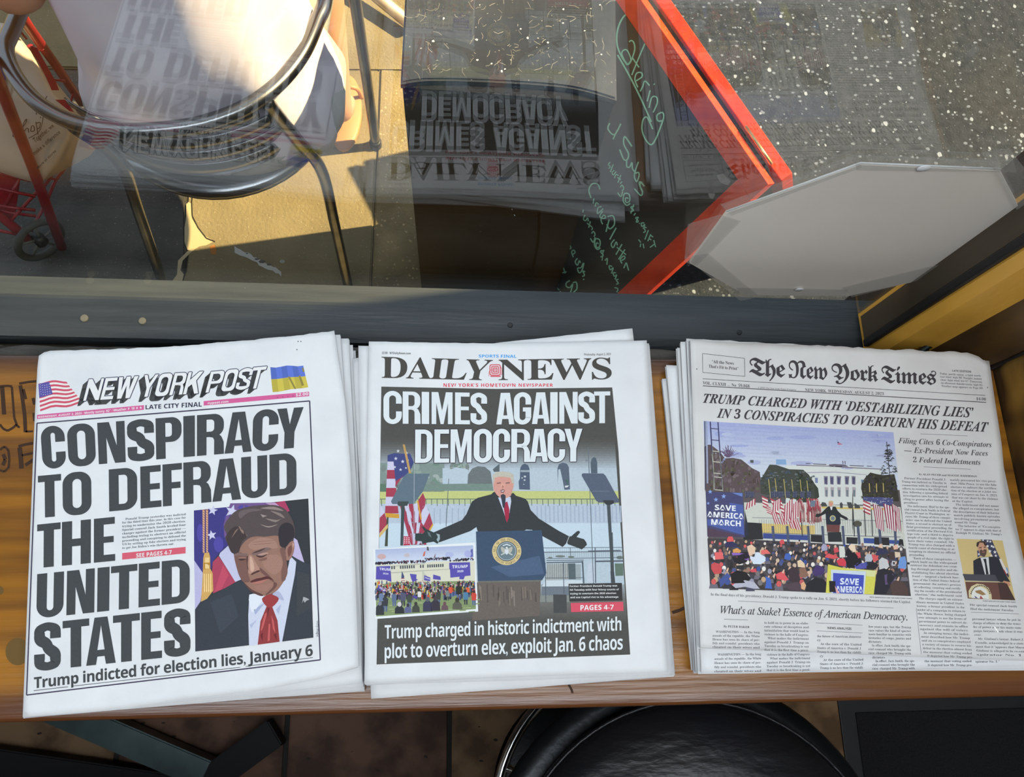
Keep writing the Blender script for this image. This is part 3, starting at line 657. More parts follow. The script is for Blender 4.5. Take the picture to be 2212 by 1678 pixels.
# article text
for i, l in enumerate(('    Donald Trump yesterday was indicted', 'for the third time this year, in this case for', 'trying to undermine the 2020 election.', 'Special counsel Jack Smith leveled four', 'charges against the former president \u2014', 'including trying to obstruct an official', 'proceeding and conspiring to defraud the', 'US by setting up fake electors and trying', "to get Joe Biden's win thrown out.")):
    y = 1123.3+i*7.8; a = 271 if i == 0 else 264; b = 376 if i == 8 else 401.5; dy = (b-a)*-0.083
    pr.text('article_text', l.strip(), [(a, y-4.6), (b, y-4.6+dy), (b, y+dy), (a, y)], 'sb', ink(84, 88, 100), 1, res=1)
pr.poly('page_reference', [(264, 1194.4), (401, 1181), (401, 1195), (264, 1208.7)], ink(206, 92, 112), 0)
pr.text('page_reference', 'SEE PAGES 4-7', [(294.5, 1195.4), (371, 1188), (371, 1196.6), (294.5, 1204)], 'b', WH, 1, res=3)
pr.text('photograph', 'Getty Images', [(690, 1340), (690, 1375), (684, 1375), (684, 1340)], 'r', K, 1, res=1)
# portrait photograph
F = 'photograph'
def smooth(pts, n=3): return [(p.x, p.y) for p in catmull([(x, y, 0) for x, y in pts], n, True)]
def pp(pts, col, layer):
    if layer >= 6 and len(pts) > 3 and max(p[1] for p in pts) < 1700 and max(p[1]-0*p[0] for p in pts) > 0: pts = smooth(pts)
    pr.poly(F, C4(*pts), ink(*col), layer)
pr.poly(F, [(417.5, 1101), (667, 1075), (678.5, 1378), (421, 1409)], WH, 0)
pp([(105, 235), (1472, 92), (1532, 1753), (122, 1919)], (52, 56, 62), 1)
pp([(105, 235), (1050, 137), (1000, 300), (620, 560), (430, 720), (340, 830), (300, 980), (215, 985), (108, 830)], (62, 58, 128), 2)
for c in ((400, 640, 60, 95), (180, 500, 40, 110), (700, 200, 70, 30), (520, 330, 50, 60)): pr.poly(F, C4(*circ(*c, n=10)), ink(78, 72, 158), 3)
pp([(540, 150), (1060, 140), (1180, 220), (600, 400), (470, 560), (460, 400)], (110, 85, 140), 3)
pp([(108, 830), (215, 985), (200, 1200), (185, 1320), (118, 1420)], (178, 176, 214), 2)
pp([(400, 780), (330, 850), (320, 1000), (335, 1225), (480, 1160), (612, 1085)], (166, 66, 92), 2)
pp([(455, 880), (520, 1010), (430, 1180), (350, 1210)], (185, 75, 100), 3)
pp([(420, 740), (520, 650), (610, 730), (672, 1058), (600, 1088), (405, 775)], (188, 190, 220), 3)
pp([(1300, 560), (1340, 590), (1425, 860), (1265, 770)], (186, 176, 214), 2)
pp([(1070, 142), (1190, 120), (1250, 240), (1190, 270)], (165, 62, 98), 3)
pp([(960, 150), (1075, 140), (1180, 230), (1100, 200)], (185, 150, 190), 4)
for c in ((330, 235, 62, .2), (560, 245, 85, .3), (318, 530, 62, -.2)): pr.poly(F, C4(*star(*c)), ink(196, 198, 226), 4)
for x in (222, 262):
    pp([(x-15, 225), (x+14, 222), (x+12, 745), (x-8, 745)], (178, 128, 100), 4)
    for y in range(235, 730, 28): pp([(x-12, y), (x+12, y+16), (x+12, y+24), (x-12, y+8)], (226, 190, 165), 5)
pp([(232, 742), (285, 735), (300, 790), (302, 930), (330, 985), (338, 1190), (262, 1290), (190, 1325), (200, 1180), (212, 985), (218, 800)], (202, 160, 96), 4)
pp([(240, 800), (290, 795), (290, 930), (240, 930)], (226, 196, 140), 5); pp([(222, 860), (300, 855), (302, 930), (220, 940)], (184, 134, 50), 5)
for x in (225, 250, 275, 300): pp([(x, 990), (x+9, 990), (x+14, 1200), (x+2, 1215)], (236, 208, 150), 5)
# suit, shirt, tie
pp([(122, 1919), (124, 1420), (190, 1330), (320, 1250), (480, 1160), (672, 1058), (780, 1150), (800, 1300), (760, 1845)], (56, 61, 70), 4)
pp([(1270, 770), (1330, 810), (1430, 860), (1500, 880), (1532, 1753), (1120, 1805), (1200, 1400), (1290, 900)], (56, 61, 70), 4)
pp([(300, 1330), (560, 1230), (640, 1500), (420, 1700)], (62, 68, 80), 5); pp([(1340, 960), (1480, 1000), (1500, 1400), (1330, 1500)], (62, 66, 72), 5)
pp([(768, 1240), (860, 1250), (1040, 1240), (1200, 1060), (1250, 820), (1275, 795), (1328, 850), (1312, 1000), (1160, 1800), (765, 1850), (755, 1500)], (198, 204, 226), 5)
pp([(768, 1240), (940, 1265), (880, 1370), (800, 1450)], (216, 222, 236), 6); pp([(1040, 1240), (1120, 1200), (1182, 1305), (1120, 1290)], (170, 176, 205), 6)
pp([(820, 1420), (960, 1330), (840, 1480)], (160, 170, 205), 6); pp([(770, 1600), (860, 1540), (790, 1640)], (172, 180, 210), 6); pp([(1085, 1420), (1150, 1350), (1120, 1480)], (172, 180, 210), 6)
pp([(975, 1378), (1040, 1380), (1105, 1550), (1130, 1802), (868, 1838), (900, 1560)], (140, 58, 60), 6)
pp([(918, 1290), (1000, 1238), (1045, 1240), (1122, 1290), (1042, 1388), (972, 1378)], (150, 60, 62), 7)
for a in ([(950, 1480), (975, 1470), (930, 1640), (905, 1660)], [(1030, 1480), (1060, 1560), (1080, 1700), (1050, 1650)], [(1000, 1590), (1018, 1590), (1012, 1790), (985, 1800)]): pp(a, (192, 92, 94), 7)
for a in ([(985, 1400), (1010, 1395), (985, 1520)], [(1060, 1720), (1090, 1700), (1098, 1790)], [(900, 1720), (930, 1690), (925, 1800)]): pp(a, (104, 40, 46), 7)
pp([(1410, 1268), (1482, 1296), (1450, 1312), (1428, 1335)], (160, 164, 168), 6); pp([(1396, 1345), (1410, 1290), (1418, 1295)], (190, 190, 190), 6)
# head
pp([(590, 720), (650, 640), (780, 555), (1120, 530), (1190, 690), (1212, 830), (1225, 980), (1180, 1080), (1100, 1190), (1000, 1245), (930, 1252), (860, 1225), (780, 1190), (700, 1090), (650, 1020), (612, 900), (585, 780)], (146, 110, 98), 6)
pp([(1200, 690), (1250, 620), (1295, 600), (1305, 690), (1270, 800), (1212, 828)], (150, 112, 102), 7); pp([(1225, 700), (1268, 650), (1275, 720), (1240, 790)], (112, 74, 68), 8); pp([(1285, 610), (1300, 640), (1290, 700)], (205, 168, 152), 8)
pp([(760, 640), (900, 560), (1060, 590), (1110, 680), (1010, 690), (900, 700), (800, 700)], (160, 124, 112), 7)
pp([(590, 780), (640, 730), (745, 790), (765, 900), (752, 985), (775, 1080), (700, 1090), (650, 1020), (612, 900)], (118, 86, 80), 7)
pp([(930, 800), (1080, 760), (1160, 820), (1150, 940), (1060, 1000), (950, 920)], (158, 120, 108), 7)
pp([(1130, 700), (1190, 690), (1212, 830), (1222, 980), (1160, 1090), (1150, 960), (1170, 850)], (120, 88, 82), 7)
pp([(755, 785), (800, 775), (848, 860), (892, 935), (870, 965), (800, 990), (760, 985), (748, 900)], (170, 132, 118), 8)
pp([(775, 800), (798, 800), (830, 930), (785, 960)], (198, 162, 146), 9)
pp([(790, 992), (835, 965), (880, 948), (894, 962), (840, 985), (800, 1004)], (78, 50, 50), 9)
pp([(735, 790), (760, 785), (752, 860), (760, 960), (740, 900)], (92, 64, 62), 8)
pp([(795, 752), (850, 722), (960, 678), (1035, 692), (945, 735), (840, 768)], (122, 100, 98), 8); pp([(800, 748), (870, 712), (960, 685), (900, 725)], (78, 60, 60), 9)
pp([(585, 742), (640, 745), (742, 752), (738, 775), (660, 772), (592, 775)], (124, 100, 98), 8)
pp([(855, 775), (915, 745), (985, 738), (992, 752), (930, 785), (880, 790)], (174, 140, 130), 8); pp([(848, 770), (920, 775), (985, 755), (935, 793), (880, 796)], (74, 52, 54), 9)
pp([(640, 800), (700, 792), (742, 805), (700, 815), (655, 818)], (150, 114, 106), 8); pp([(640, 812), (700, 810), (740, 812), (700, 830), (660, 832)], (70, 50, 52), 9)
pp([(880, 820), (980, 795), (960, 830), (900, 838)], (126, 92, 84), 8)
pp([(895, 920), (950, 960), (1050, 1058), (1060, 1092), (1000, 1050), (905, 968)], (112, 80, 76), 8)
pp([(782, 1080), (850, 1050), (905, 1040), (985, 1022), (1050, 1062), (985, 1052), (900, 1072), (800, 1095)], (84, 46, 48), 9)
pp([(800, 1096), (900, 1074), (985, 1054), (960, 1082), (890, 1108), (830, 1112)], (170, 112, 104), 9); pp([(785, 1072), (850, 1040), (900, 1036), (860, 1052)], (150, 104, 98), 8)
pp([(830, 1140), (950, 1120), (1040, 1110), (980, 1190), (880, 1190)], (154, 114, 104), 7); pp([(1060, 1090), (1100, 1110), (1080, 1160), (1000, 1230), (960, 1240), (1050, 1150)], (108, 76, 72), 8)
pp([(700, 1090), (800, 1180), (930, 1240), (900, 1256), (780, 1196)], (92, 66, 64), 8)
for y in (610, 640): pp([(830, y), (1050, y-18), (1050, y-14), (830, y+5)], (132, 96, 90), 8)
# hair
pp([(500, 520), (465, 430), (520, 330), (610, 240), (760, 190), (930, 172), (1090, 175), (1200, 225), (1275, 330), (1312, 450), (1305, 560), (1262, 605), (1195, 680), (1130, 650), (1115, 540), (960, 548), (860, 545), (780, 560), (710, 610), (660, 680), (640, 738), (560, 742), (515, 650), (480, 560)], (84, 74, 76), 8)
pp([(1120, 460), (1200, 380), (1290, 420), (1305, 540), (1250, 610), (1190, 680), (1130, 640)], (52, 48, 54), 9)
pp([(490, 560), (560, 450), (640, 430), (740, 540), (680, 610), (640, 730), (560, 740)], (66, 56, 58), 9)
for a, c in (([(650, 250), (800, 215), (930, 230), (760, 260), (660, 330)], (104, 92, 96)), ([(900, 210), (1060, 190), (1180, 240), (1050, 225)], (142, 128, 126)), ([(900, 400), (1000, 425), (1110, 400), (1000, 440)], (150, 136, 130)),
             ([(640, 420), (690, 470), (750, 545), (680, 500)], (140, 118, 108)), ([(560, 560), (600, 480), (640, 450), (590, 520)], (128, 108, 100)), ([(900, 280), (980, 300), (930, 320)], (150, 140, 136)), ([(1020, 240), (1140, 270), (1190, 330), (1090, 280)], (132, 118, 116)), ([(960, 330), (1100, 350), (1150, 330), (1080, 375)], (136, 124, 120))): pp(a, c, 9)
pr.build(page_of(post), {'headline': 'huge black capitals CONSPIRACY TO DEFRAUD THE UNITED STATES', 'photograph': 'colour portrait of a man in a dark suit and red tie looking down', 'masthead': 'white slanted capitals with black block shadow', 'edition_strip': 'pink strip with date and price'})

# ---- middle stack ----------------------------------------------------
def daily_lift(x, y): return 0.0005*math.sin(21*x-8*y+2)*math.sin(14*y+6*x)
gM = 'tabloids in the middle stack'
DZ, DT = CT+0.0003, 0.0052
dq = [((776, 751), (1403, 745), (1458, 1458), (792, 1480), 'bottom newspaper of the middle stack'),
      ((762, 774), (1366, 709), (1457, 1459), (802, 1509), 'turned newspaper sticking out above and below the middle stack'),
      ((774, 747), (1402, 742), (1452, 1457), (789, 1479), 'newspaper directly under the top tabloid of the middle stack')]
for i, (a, b, c, d, lb) in enumerate(dq):
    newspaper(DZ+i*DT, DT-0.0002, [a, ((a[0]+b[0])/2, (a[1]+b[1])/2), b], [b, c], [d, ((c[0]+d[0])/2, (c[1]+d[1])/2+2), c], [a, d], nolift, lb, gM, seed=20+i, pages=3, rough_edge=0.0002)
daily, dmap = newspaper(DZ+3*DT, DT, [(797, 737), (938, 740), (1100, 742), (1250, 739), (1397, 735)], [(1397, 735), (1420, 1100), (1444, 1452)], [(787, 1477), (1000, 1466), (1170, 1459), (1443, 1451)], [(797, 737), (791, 1100), (787, 1477)],
    daily_lift, 'tabloid headlined CRIMES AGAINST DEMOCRACY, top of the middle stack', gM, seed=31, nu=48, nv=52, rough_edge=0.0002)
pr = Print(dmap); DK = ink(78, 78, 76)
C7 = cr(770, 690, 5.53); C8 = cr(1100, 690, 5.53); A_ = cr(780, 960, 6.506); B_ = cr(1080, 960, 6.506); I_ = cr(780, 1150, 6.506); D_ = cr(1080, 1150, 5.53)
pr.text('masthead', 'DAILY', [(824, 770.5), (1065, 777.5), (1054, 821.5), (824, 816)], 'sb', ink(72, 70, 68), 1, res=6, spacing=0.90)
pr.text('masthead', 'NEWS', [(1077, 777), (1320.5, 773), (1321.5, 818.5), (1077, 821)], 'sb', ink(72, 70, 68), 1, res=6, spacing=0.92)
RD = ink(208, 86, 102)
def ring_rect(cx, cy, h, w):
    o = rslot(cx-h, cy-h, cx+h, cy+h, h*.35, h*.35, 3); i = rslot(cx-h+w, cy-h+w, cx+h-w, cy+h-w, h*.25, h*.25, 3); pr.poly('emblem', o, RD, 1, [i])
for h in (12.2, 8.4, 4.9): ring_rect(1069.5, 799, h, 2.0)
pr.poly('emblem', circ(1069.5, 799, 1.6), RD, 1); pr.poly('emblem', [(1059, 811.5), (1082, 811.5), (1081, 814), (1060, 814)], RD, 1)
pr.path('emblem', [(1081, 792), (1084, 796), (1084, 808), (1082, 810)], 1.2, RD, 1); pr.path('emblem', [(1056, 813), (1056.5, 803), (1060, 799), (1069, 799)], 0.9, RD, 1)
pr.text('strapline', "NEW YORK'S HOMETOWN NEWSPAPER", [(958, 828), (1194.5, 828.5), (1194.5, 835), (958, 835.6)], 'b', ink(212, 78, 96), 1, res=3, off=0.004, spacing=1.15)
pr.text('strapline', 'SPORTS FINAL', [(1034, 765.8), (1115.7, 766.4), (1115.7, 772.8), (1034, 772)], 'b', ink(72, 160, 228), 1, res=3, off=0.006)
pr.text('strapline', '$3.00 \u00b7 NYDailyNews.com', [(825, 759.5), (887, 761), (887, 765.5), (825, 764.3)], 'b', DK, 1, res=2)
pr.text('strapline', 'Wednesday, August 2, 2023', [(1261, 763), (1319.5, 762), (1319.5, 766.8), (1261, 768)], 'r', DK, 1, res=2, off=0.004)
blk = [(823.7, 835), (1073, 840), (1322.4, 836.8), (1336, 975), (1349, 1225), (1361.3, 1413.5), (813.4, 1435), (821, 1040)]
pr.poly('cover', blk, DK, 0)
F = 'cover_photograph'
def quadp(x0, x1, y0, y1, col, layer, sk=None):
    """band across the cover photograph, between its slanted sides"""
    L = lambda y: 823.7-(y-835)*0.0172+1.2; R = lambda y: 1322.4+(y-836.8)*0.0675-2.2
    xa = L(y0) if x0 is None else x0; xb = R(y0) if x1 is None else x1; xc = R(y1) if x1 is None else x1; xd = L(y1) if x0 is None else x0
    pr.poly(F, [(xa, y0), (xb, y0), (xc, y1), (xd, y1)], ink(*col), layer)
def mixc(a, b, t): return tuple(a[i]*(1-t)+b[i]*t for i in range(3))
for k in range(14): quadp(None, None, 945+k*5, 950.2+k*5, mixc((80, 80, 78), (176, 190, 204), min(1, (k/13)**1.4)), 1)
quadp(None, None, 1015, 1062, (178, 192, 206), 1)
quadp(None, 960, 1000, 1062, (124, 142, 138), 2); quadp(None, 850, 1045, 1062, (92, 118, 104), 3)
rnd = random.Random(5)
for i in range(46):
    x, y = rnd.uniform(826, 1010), rnd.uniform(1000, 1056); pr.poly(F, circ(x, y, rnd.uniform(4, 11), rnd.uniform(3, 8), 8), ink(*rnd.choice(((110, 136, 126), (140, 156, 152), (160, 172, 170), (120, 132, 130)))), 3)
pr.poly(F, A_((1145, 330), (1260, 350), (1330, 320), (1500, 350), (1495, 550), (1145, 555)), ink(178, 194, 208), 4)
pr.poly(F, A_((1495, 550), (1505, 420), (1560, 340), (1640, 305), (1740, 315), (1820, 380), (1845, 550)), ink(106, 114, 118), 5)
pr.poly(F, A_((1850, 350), (1945, 270), (1945, 380), (1870, 385)), ink(90, 100, 108), 5)
pr.poly(F, A_((880, 560), (1845, 545), (1860, 650), (880, 650)), ink(116, 136, 130), 5)
quadp(None, None, 1060.5, 1078, (188, 194, 128), 2)
quadp(None, None, 1078, 1088, (178, 190, 150), 2); quadp(None, None, 1088, 1130, (176, 190, 208), 2); quadp(None, None, 1130, 1190, (190, 208, 224), 2); quadp(None, None, 1190, 1262, (176, 192, 206), 2)
for x in range(824, 1340, 12):
    pr.line(F, (x, 1078), (x+.5, 1089+(x % 5)), 1.5, ink(96, 108, 100), 3)
quadp(None, None, 1077, 1078.6, (96, 108, 96), 3)
for x in range(1160, 1345, 9): pr.line(F, (x, 1092), (x+1, 1128), 3, ink(160, 174, 196), 3)
for x in range(925, 1010, 13): pr.line(F, (x, 1098), (x, 1132), 2, ink(156, 170, 190), 3)
# right windows
for a, c in ((B_((270, 630), (262, 520), (280, 480), (285, 330), (310, 285), (350, 268), (395, 290), (415, 340), (422, 636)), (82, 94, 116)), (B_((808, 330), (830, 275), (880, 255), (940, 270), (968, 320), (985, 630), (905, 636), (880, 500), (845, 345), (820, 350), (812, 560)), (88, 100, 118)),
             (B_((1272, 260), (1290, 200), (1320, 175), (1350, 190), (1366, 250), (1370, 405), (1280, 405)), (84, 96, 110)), (B_((880, 490), (905, 636), (950, 634), (960, 500)), (76, 104, 98)), (B_((1195, 215), (1235, 212), (1232, 236), (1200, 238)), (120, 130, 142))): pr.poly(F, a, ink(*c), 3)
for c in ((350, 450, 18, 14), (345, 500, 14, 12), (310, 470, 10, 10), (335, 560, 8, 7)): pr.poly(F, B_(*circ(*c, n=8)), ink(190, 200, 205), 4)
pr.poly(F, B_((290, 360), (415, 360), (415, 388), (290, 388)), ink(150, 164, 176), 4); pr.poly(F, B_((912, 580), (970, 575), (950, 600), (915, 605)), ink(210, 216, 220), 4)
# thin mast lines
pr.line(F, (1270.5, 967), (1282, 1262), 1.6, ink(104, 116, 128), 5); pr.line(F, A_((1232, 480), (0, 0))[0], A_((1195, 1150), (0, 0))[0], 1.4, ink(96, 106, 110), 4)
pr.line(F, A_((748, 180), (0, 0))[0], A_((742, 1400), (0, 0))[0], 1.1, ink(170, 176, 186), 7)
# teleprompters
pr.poly(F, A_((640, 412), (965, 410), (870, 660), (740, 835), (440, 838), (420, 800), (600, 450)), ink(94, 112, 128), 6)
pr.poly(F, A_((520, 800), (668, 800), (650, 862), (530, 866), (510, 840)), ink(64, 74, 76), 7); pr.poly(F, A_((565, 865), (612, 865), (590, 1420), (552, 1420)), ink(62, 76, 80), 7)
pr.poly(F, B_((1150, 415), (1170, 405), (1450, 408), (1485, 440), (1672, 780), (1668, 818), (1390, 816), (1350, 790), (1148, 440)), ink(86, 96, 116), 6)
pr.line(F, B_((1300, 655), (0, 0))[0], B_((1540, 655), (0, 0))[0], 0.8, ink(120, 132, 150), 7)
pr.poly(F, B_((1450, 782), (1598, 785), (1604, 826), (1560, 846), (1490, 846), (1450, 800)), ink(58, 62, 68), 7); pr.poly(F, B_((1500, 846), (1550, 846), (1592, 1700), (1556, 1700)), ink(74, 82, 88), 7)
pr.poly(F, D_((1318, 460), (1362, 460), (1376, 602), (1326, 602)), ink(70, 76, 84), 7); pr.poly(F, D_((1305, 0), (1345, 0), (1362, 470), (1322, 470)), ink(74, 80, 84), 6)
# flags left
rdf, wtf = (160, 62, 84), (196, 196, 222)
for i, (y0, y1) in enumerate(((240, 358), (358, 482), (482, 610), (610, 735), (735, 862), (862, 968))):
    pr.poly(F, A_((372-i*6, y0), (456+i*12, y0), (468+i*12, y1), (366-i*6, y1)), ink(*(wtf if i % 2 == 0 else rdf)), 4)
pr.poly(F, A_((372, 240), (372, 150), (470, 120), (560, 130), (690, 130), (742, 250), (700, 350), (640, 420), (560, 480), (482, 516), (466, 360), (456, 240)), ink(66, 74, 128), 4)
for c in ((520, 92, 26), (488, 198, 28), (585, 240, 28), (474, 318, 22), (555, 354, 24), (630, 330, 18), (640, 120, 22), (660, 220, 16)): pr.poly(F, A_(*star(*c)), ink(200, 205, 220), 5)
pr.poly(F, A_((585, 0), (615, 0), (705, 405), (672, 405)), ink(186, 150, 96), 5)
pr.poly(F, A_((600, 420), (480, 600), (486, 512), (560, 470)), ink(*rdf), 5)
pr.poly(F, A_((340, 962), (535, 978), (535, 1035), (350, 1025)), ink(200, 152, 60), 5)
for i in range(5): pr.poly(F, A_((540+i*64, 840), (604+i*64, 820), (760+i*40, 1410), (700+i*30, 1410)), ink(*(rdf if i % 2 == 0 else wtf)), 4)
pr.poly(F, A_((800, 790), (870, 680), (905, 770), (900, 860), (845, 960), (820, 940)), ink(*rdf), 5); pr.poly(F, A_((870, 870), (905, 850), (960, 960), (880, 1140), (850, 1100), (845, 970)), ink(*wtf), 5)
pr.poly(F, A_((960, 955), (1005, 1110), (960, 1210), (865, 1200), (880, 1130)), ink(*rdf), 5); pr.poly(F, A_((1005, 1110), (1016, 1130), (975, 1210), (955, 1195)), ink(206, 160, 60), 6)
pr.poly(F, A_((785, 790), (805, 790), (855, 1050), (835, 1060)), ink(206, 150, 66), 6)
pr.poly(F, A_((268, 830), (330, 960), (262, 1030)), ink(*wtf), 4); pr.poly(F, A_((262, 1030), (330, 960), (375, 1110), (258, 1250)), ink(*rdf), 4); pr.poly(F, A_((375, 1112), (378, 1170), (258, 1310), (258, 1255)), ink(206, 176, 110), 5)
pr.poly(F, A_((362, 1020), (386, 1020), (374, 1430), (332, 1430)), ink(70, 76, 66), 5)
pr.poly(F, A_((596, 1290), (680, 1290), (690, 1415), (596, 1420)), ink(176, 60, 84), 5)
for i in range(4):
    for k in range(3): pr.poly(F, A_(*circ(612+k*30, 1312+i*24, 11, 8, 6)), ink(225, 200, 215), 6)
# speaker
SU = (56, 60, 64)
pr.poly(F, A_((1530, 860), (1560, 800), (1640, 750), (1830, 700), (1860, 670), (1900, 660), (2110, 690), (2140, 680))+B_((225, 720), (350, 760), (390, 800), (430, 920), (545, 1040), (820, 1210), (970, 1290), (930, 1390), (880, 1440), (600, 1290), (450, 1200), (370, 1195), (300, 1230))+A_((1640, 1225), (1620, 1160), (1540, 1215), (1100, 1375), (1030, 1290), (1020, 1235), (1420, 1060), (1480, 980)), ink(*SU), 7)
pr.poly(F, A_((1925, 745), (2100, 735), (2110, 800), (2085, 960), (2040, 1060), (1990, 910)), ink(190, 200, 222), 8)
pr.poly(F, A_((2015, 820), (2055, 800), (2085, 920), (2075, 1030), (2050, 1100), (2030, 1050), (2005, 900)), ink(160, 46, 72), 9)
pr.poly(F, A_((1960, 715), (1995, 695), (2030, 715), (2030, 790), (2015, 900), (1990, 880), (1975, 790)), ink(58, 64, 76), 10)
pr.poly(F, A_((1852, 440), (1880, 400), (1960, 385), (2080, 395), (2130, 420), (2148, 520), (2140, 600), (2105, 720), (2040, 755), (1960, 755), (1900, 700), (1862, 640)), ink(204, 150, 140), 8)
pr.poly(F, A_((1850, 480), (1856, 420), (1900, 388), (1990, 378), (2090, 392), (2140, 420), (2150, 560), (2120, 540), (2100, 470), (2000, 452), (1930, 455), (1880, 470), (1870, 560)), ink(186, 182, 172), 9)
pr.poly(F, A_((1905, 540), (1960, 530), (1965, 545), (1910, 556)), ink(130, 92, 90), 9); pr.poly(F, A_((2030, 535), (2090, 530), (2092, 545), (2035, 552)), ink(130, 92, 90), 9)
pr.poly(F, A_((1975, 550), (2010, 560), (2015, 605), (1970, 608)), ink(220, 170, 158), 9); pr.poly(F, A_((1958, 640), (2000, 630), (2022, 650), (2000, 682), (1965, 676)), ink(120, 84, 88), 9); pr.poly(F, A_((1970, 650), (2010, 645), (2000, 662), (1975, 664)), ink(214, 206, 210), 10)
pr.poly(F, A_((1990, 560), (2010, 600), (1975, 612)), ink(170, 116, 108), 10)
# gloves
pr.poly(F, A_((1110, 1260), (1100, 1360), (1072, 1395), (1020, 1365), (900, 1385), (865, 1400), (850, 1360), (770, 1355), (758, 1330), (762, 1250), (870, 1252), (895, 1225), (850, 1150), (875, 1150), (920, 1190), (1020, 1235)), ink(50, 62, 64), 8)
pr.poly(F, A_((1055, 1250), (1105, 1265), (1108, 1330), (1085, 1370), (1060, 1340), (1080, 1300)), ink(150, 170, 180), 9); pr.poly(F, A_((930, 1225), (965, 1240), (990, 1310), (950, 1280)), ink(96, 116, 120), 9)
pr.poly(F, B_((930, 1290), (1000, 1290), (1080, 1220), (1110, 1212), (1126, 1235), (1075, 1300), (1180, 1330), (1210, 1370), (1222, 1410), (1190, 1440), (1150, 1475), (1090, 1450), (950, 1400)), ink(60, 64, 66), 8)
pr.line(F, B_((975, 1285), (0, 0))[0], B_((935, 1385), (0, 0))[0], 1.6, ink(170, 180, 186), 9)
# lectern
LX = (1028, 1146)
pr.poly(F, [(1028, 1148), (1170, 1145), (1180, 1238), (1171, 1253), (1032, 1256)], ink(62, 80, 106), 8)
pr.poly(F, [(1060, 1225), (1165, 1200), (1176, 1240), (1100, 1246)], ink(76, 96, 126), 9)
pr.poly(F, [(1032, 1255), (1170, 1252.5), (1168, 1256), (1032, 1258)], ink(110, 112, 106), 9)
pr.poly(F, [(1028, 1258), (1168, 1256), (1165, 1330), (1020, 1340)], ink(104, 96, 92), 8)
for i in range(24):
    x = 1034+rnd.random()*128; pr.line(F, (x, 1262+rnd.random()*20), (x+1, 1285+rnd.random()*25), 2.5, ink(*rnd.choice(((124, 114, 106), (88, 82, 80), (134, 124, 118)))), 9)
SX, SY = 1094.5, 1190.5
pr.poly(F, circ(SX, SY, 31.6, 30, 40), ink(206, 188, 140), 9)
pr.poly(F, circ(SX, SY, 22, 21.5, 36), ink(50, 60, 74), 10); pr.poly(F, circ(SX, SY, 20.5, 19.8, 36), ink(176, 190, 200), 11); pr.poly(F, circ(SX, SY, 19, 18.4, 36), ink(106, 124, 134), 12)
txt = 'SEAL OF THE PRESIDENT OF THE UNITED STATES \u00b7 '
for k, ch in enumerate(txt):
    if ch == ' ': continue
    a = math.radians(150+k*360/len(txt)+30); c, s = math.cos(a), math.sin(a); px, py = SX+26.6*c, SY+25.4*s; tx, ty = -s, c
    w, h = 1.5, 2.5
    q = [(px-tx*w+c*h, py-ty*w+s*h), (px+tx*w+c*h, py+ty*w+s*h), (px+tx*w-c*h, py+ty*w-s*h), (px-tx*w-c*h, py-ty*w-s*h)]
    pr.text('cover_photograph', ch, q, 'sb', ink(110, 98, 76), 10, res=1)
for sx in (-1, 1):
    pr.poly(F, [(SX+sx*2, SY-5), (SX+sx*11, SY-10), (SX+sx*13, SY-7), (SX+sx*11, SY), (SX+sx*7, SY+5), (SX+sx*3, SY+4)], ink(176, 176, 168), 13)
    pr.poly(F, [(SX+sx*3, SY+5), (SX+sx*12, SY+9), (SX+sx*13, SY+7), (SX+sx*5, SY+3)], ink(190, 198, 200), 13)
pr.poly(F, [(SX-4, SY-4), (SX+4, SY-4), (SX+4, SY+3), (SX, SY+8), (SX-4, SY+3)], ink(206, 214, 224), 14); pr.poly(F, [(SX-9, SY-13), (SX, SY-16), (SX+9, SY-13), (SX+8, SY-11), (SX, SY-13.5), (SX-8, SY-11)], ink(206, 214, 220), 13)
pr.poly(F, [(SX-3, SY-8), (SX+1, SY-10), (SX+3, SY-6), (SX, SY-4)], ink(210, 214, 214), 14)
# right lower scenery
for a, c, l in ((D_((560, 380), (820, 370), (820, 560), (545, 575)), (170, 176, 178), 3), (D_((812, 370), (900, 368), (905, 560), (820, 560)), (86, 100, 106), 4), (D_((900, 380), (965, 380), (965, 565), (905, 565)), (150, 162, 168), 4), (D_((1370, 370), (1470, 370), (1475, 515), (1380, 520)), (96, 116, 106), 3), (D_((550, 575), (980, 570), (985, 640), (500, 645)), (196, 208, 218), 3),
                (D_((500, 645), (830, 645), (832, 750), (500, 752)), (108, 118, 130), 3), (D_((480, 752), (840, 750), (845, 830), (475, 830)), (130, 136, 134), 3), (D_((1050, 370), (1140, 360), (1140, 600), (1040, 600)), (186, 196, 212), 3)): pr.poly(F, a, ink(*c), l)
for x in range(565, 815, 22): pr.line(F, D_((x, 372), (0, 0))[0], D_((x, 560), (0, 0))[0], 1.3, ink(110, 116, 120), 4)
for a, b, w in (((515, 185), (1470, 178), 1.2), ((520, 238), (1460, 225), 1.4), ((1050, 222), (1440, 214), 2), ((550, 312), (1470, 300), 1.2), ((555, 335), (1000, 330), 1.5), ((555, 360), (985, 352), 2.4), ((1140, 345), (1475, 340), 3.2), ((545, 545), (990, 540), 1.2), ((540, 360), (548, 830), 1.6), ((755, 360), (765, 730), 1.6), ((985, 340), (1000, 608), 3.2), ((838, 185), (842, 300), 1.2), ((1136, 180), (1142, 600), 2.2)):
    pr.line(F, D_(a, (0, 0))[0], D_(b, (0, 0))[0], w, ink(84, 94, 106), 5)
for x in range(560, 1460, 26): pr.line(F, D_((x, 190), (0, 0))[0], D_((x+2, 300), (0, 0))[0], .5, ink(130, 140, 150), 4)
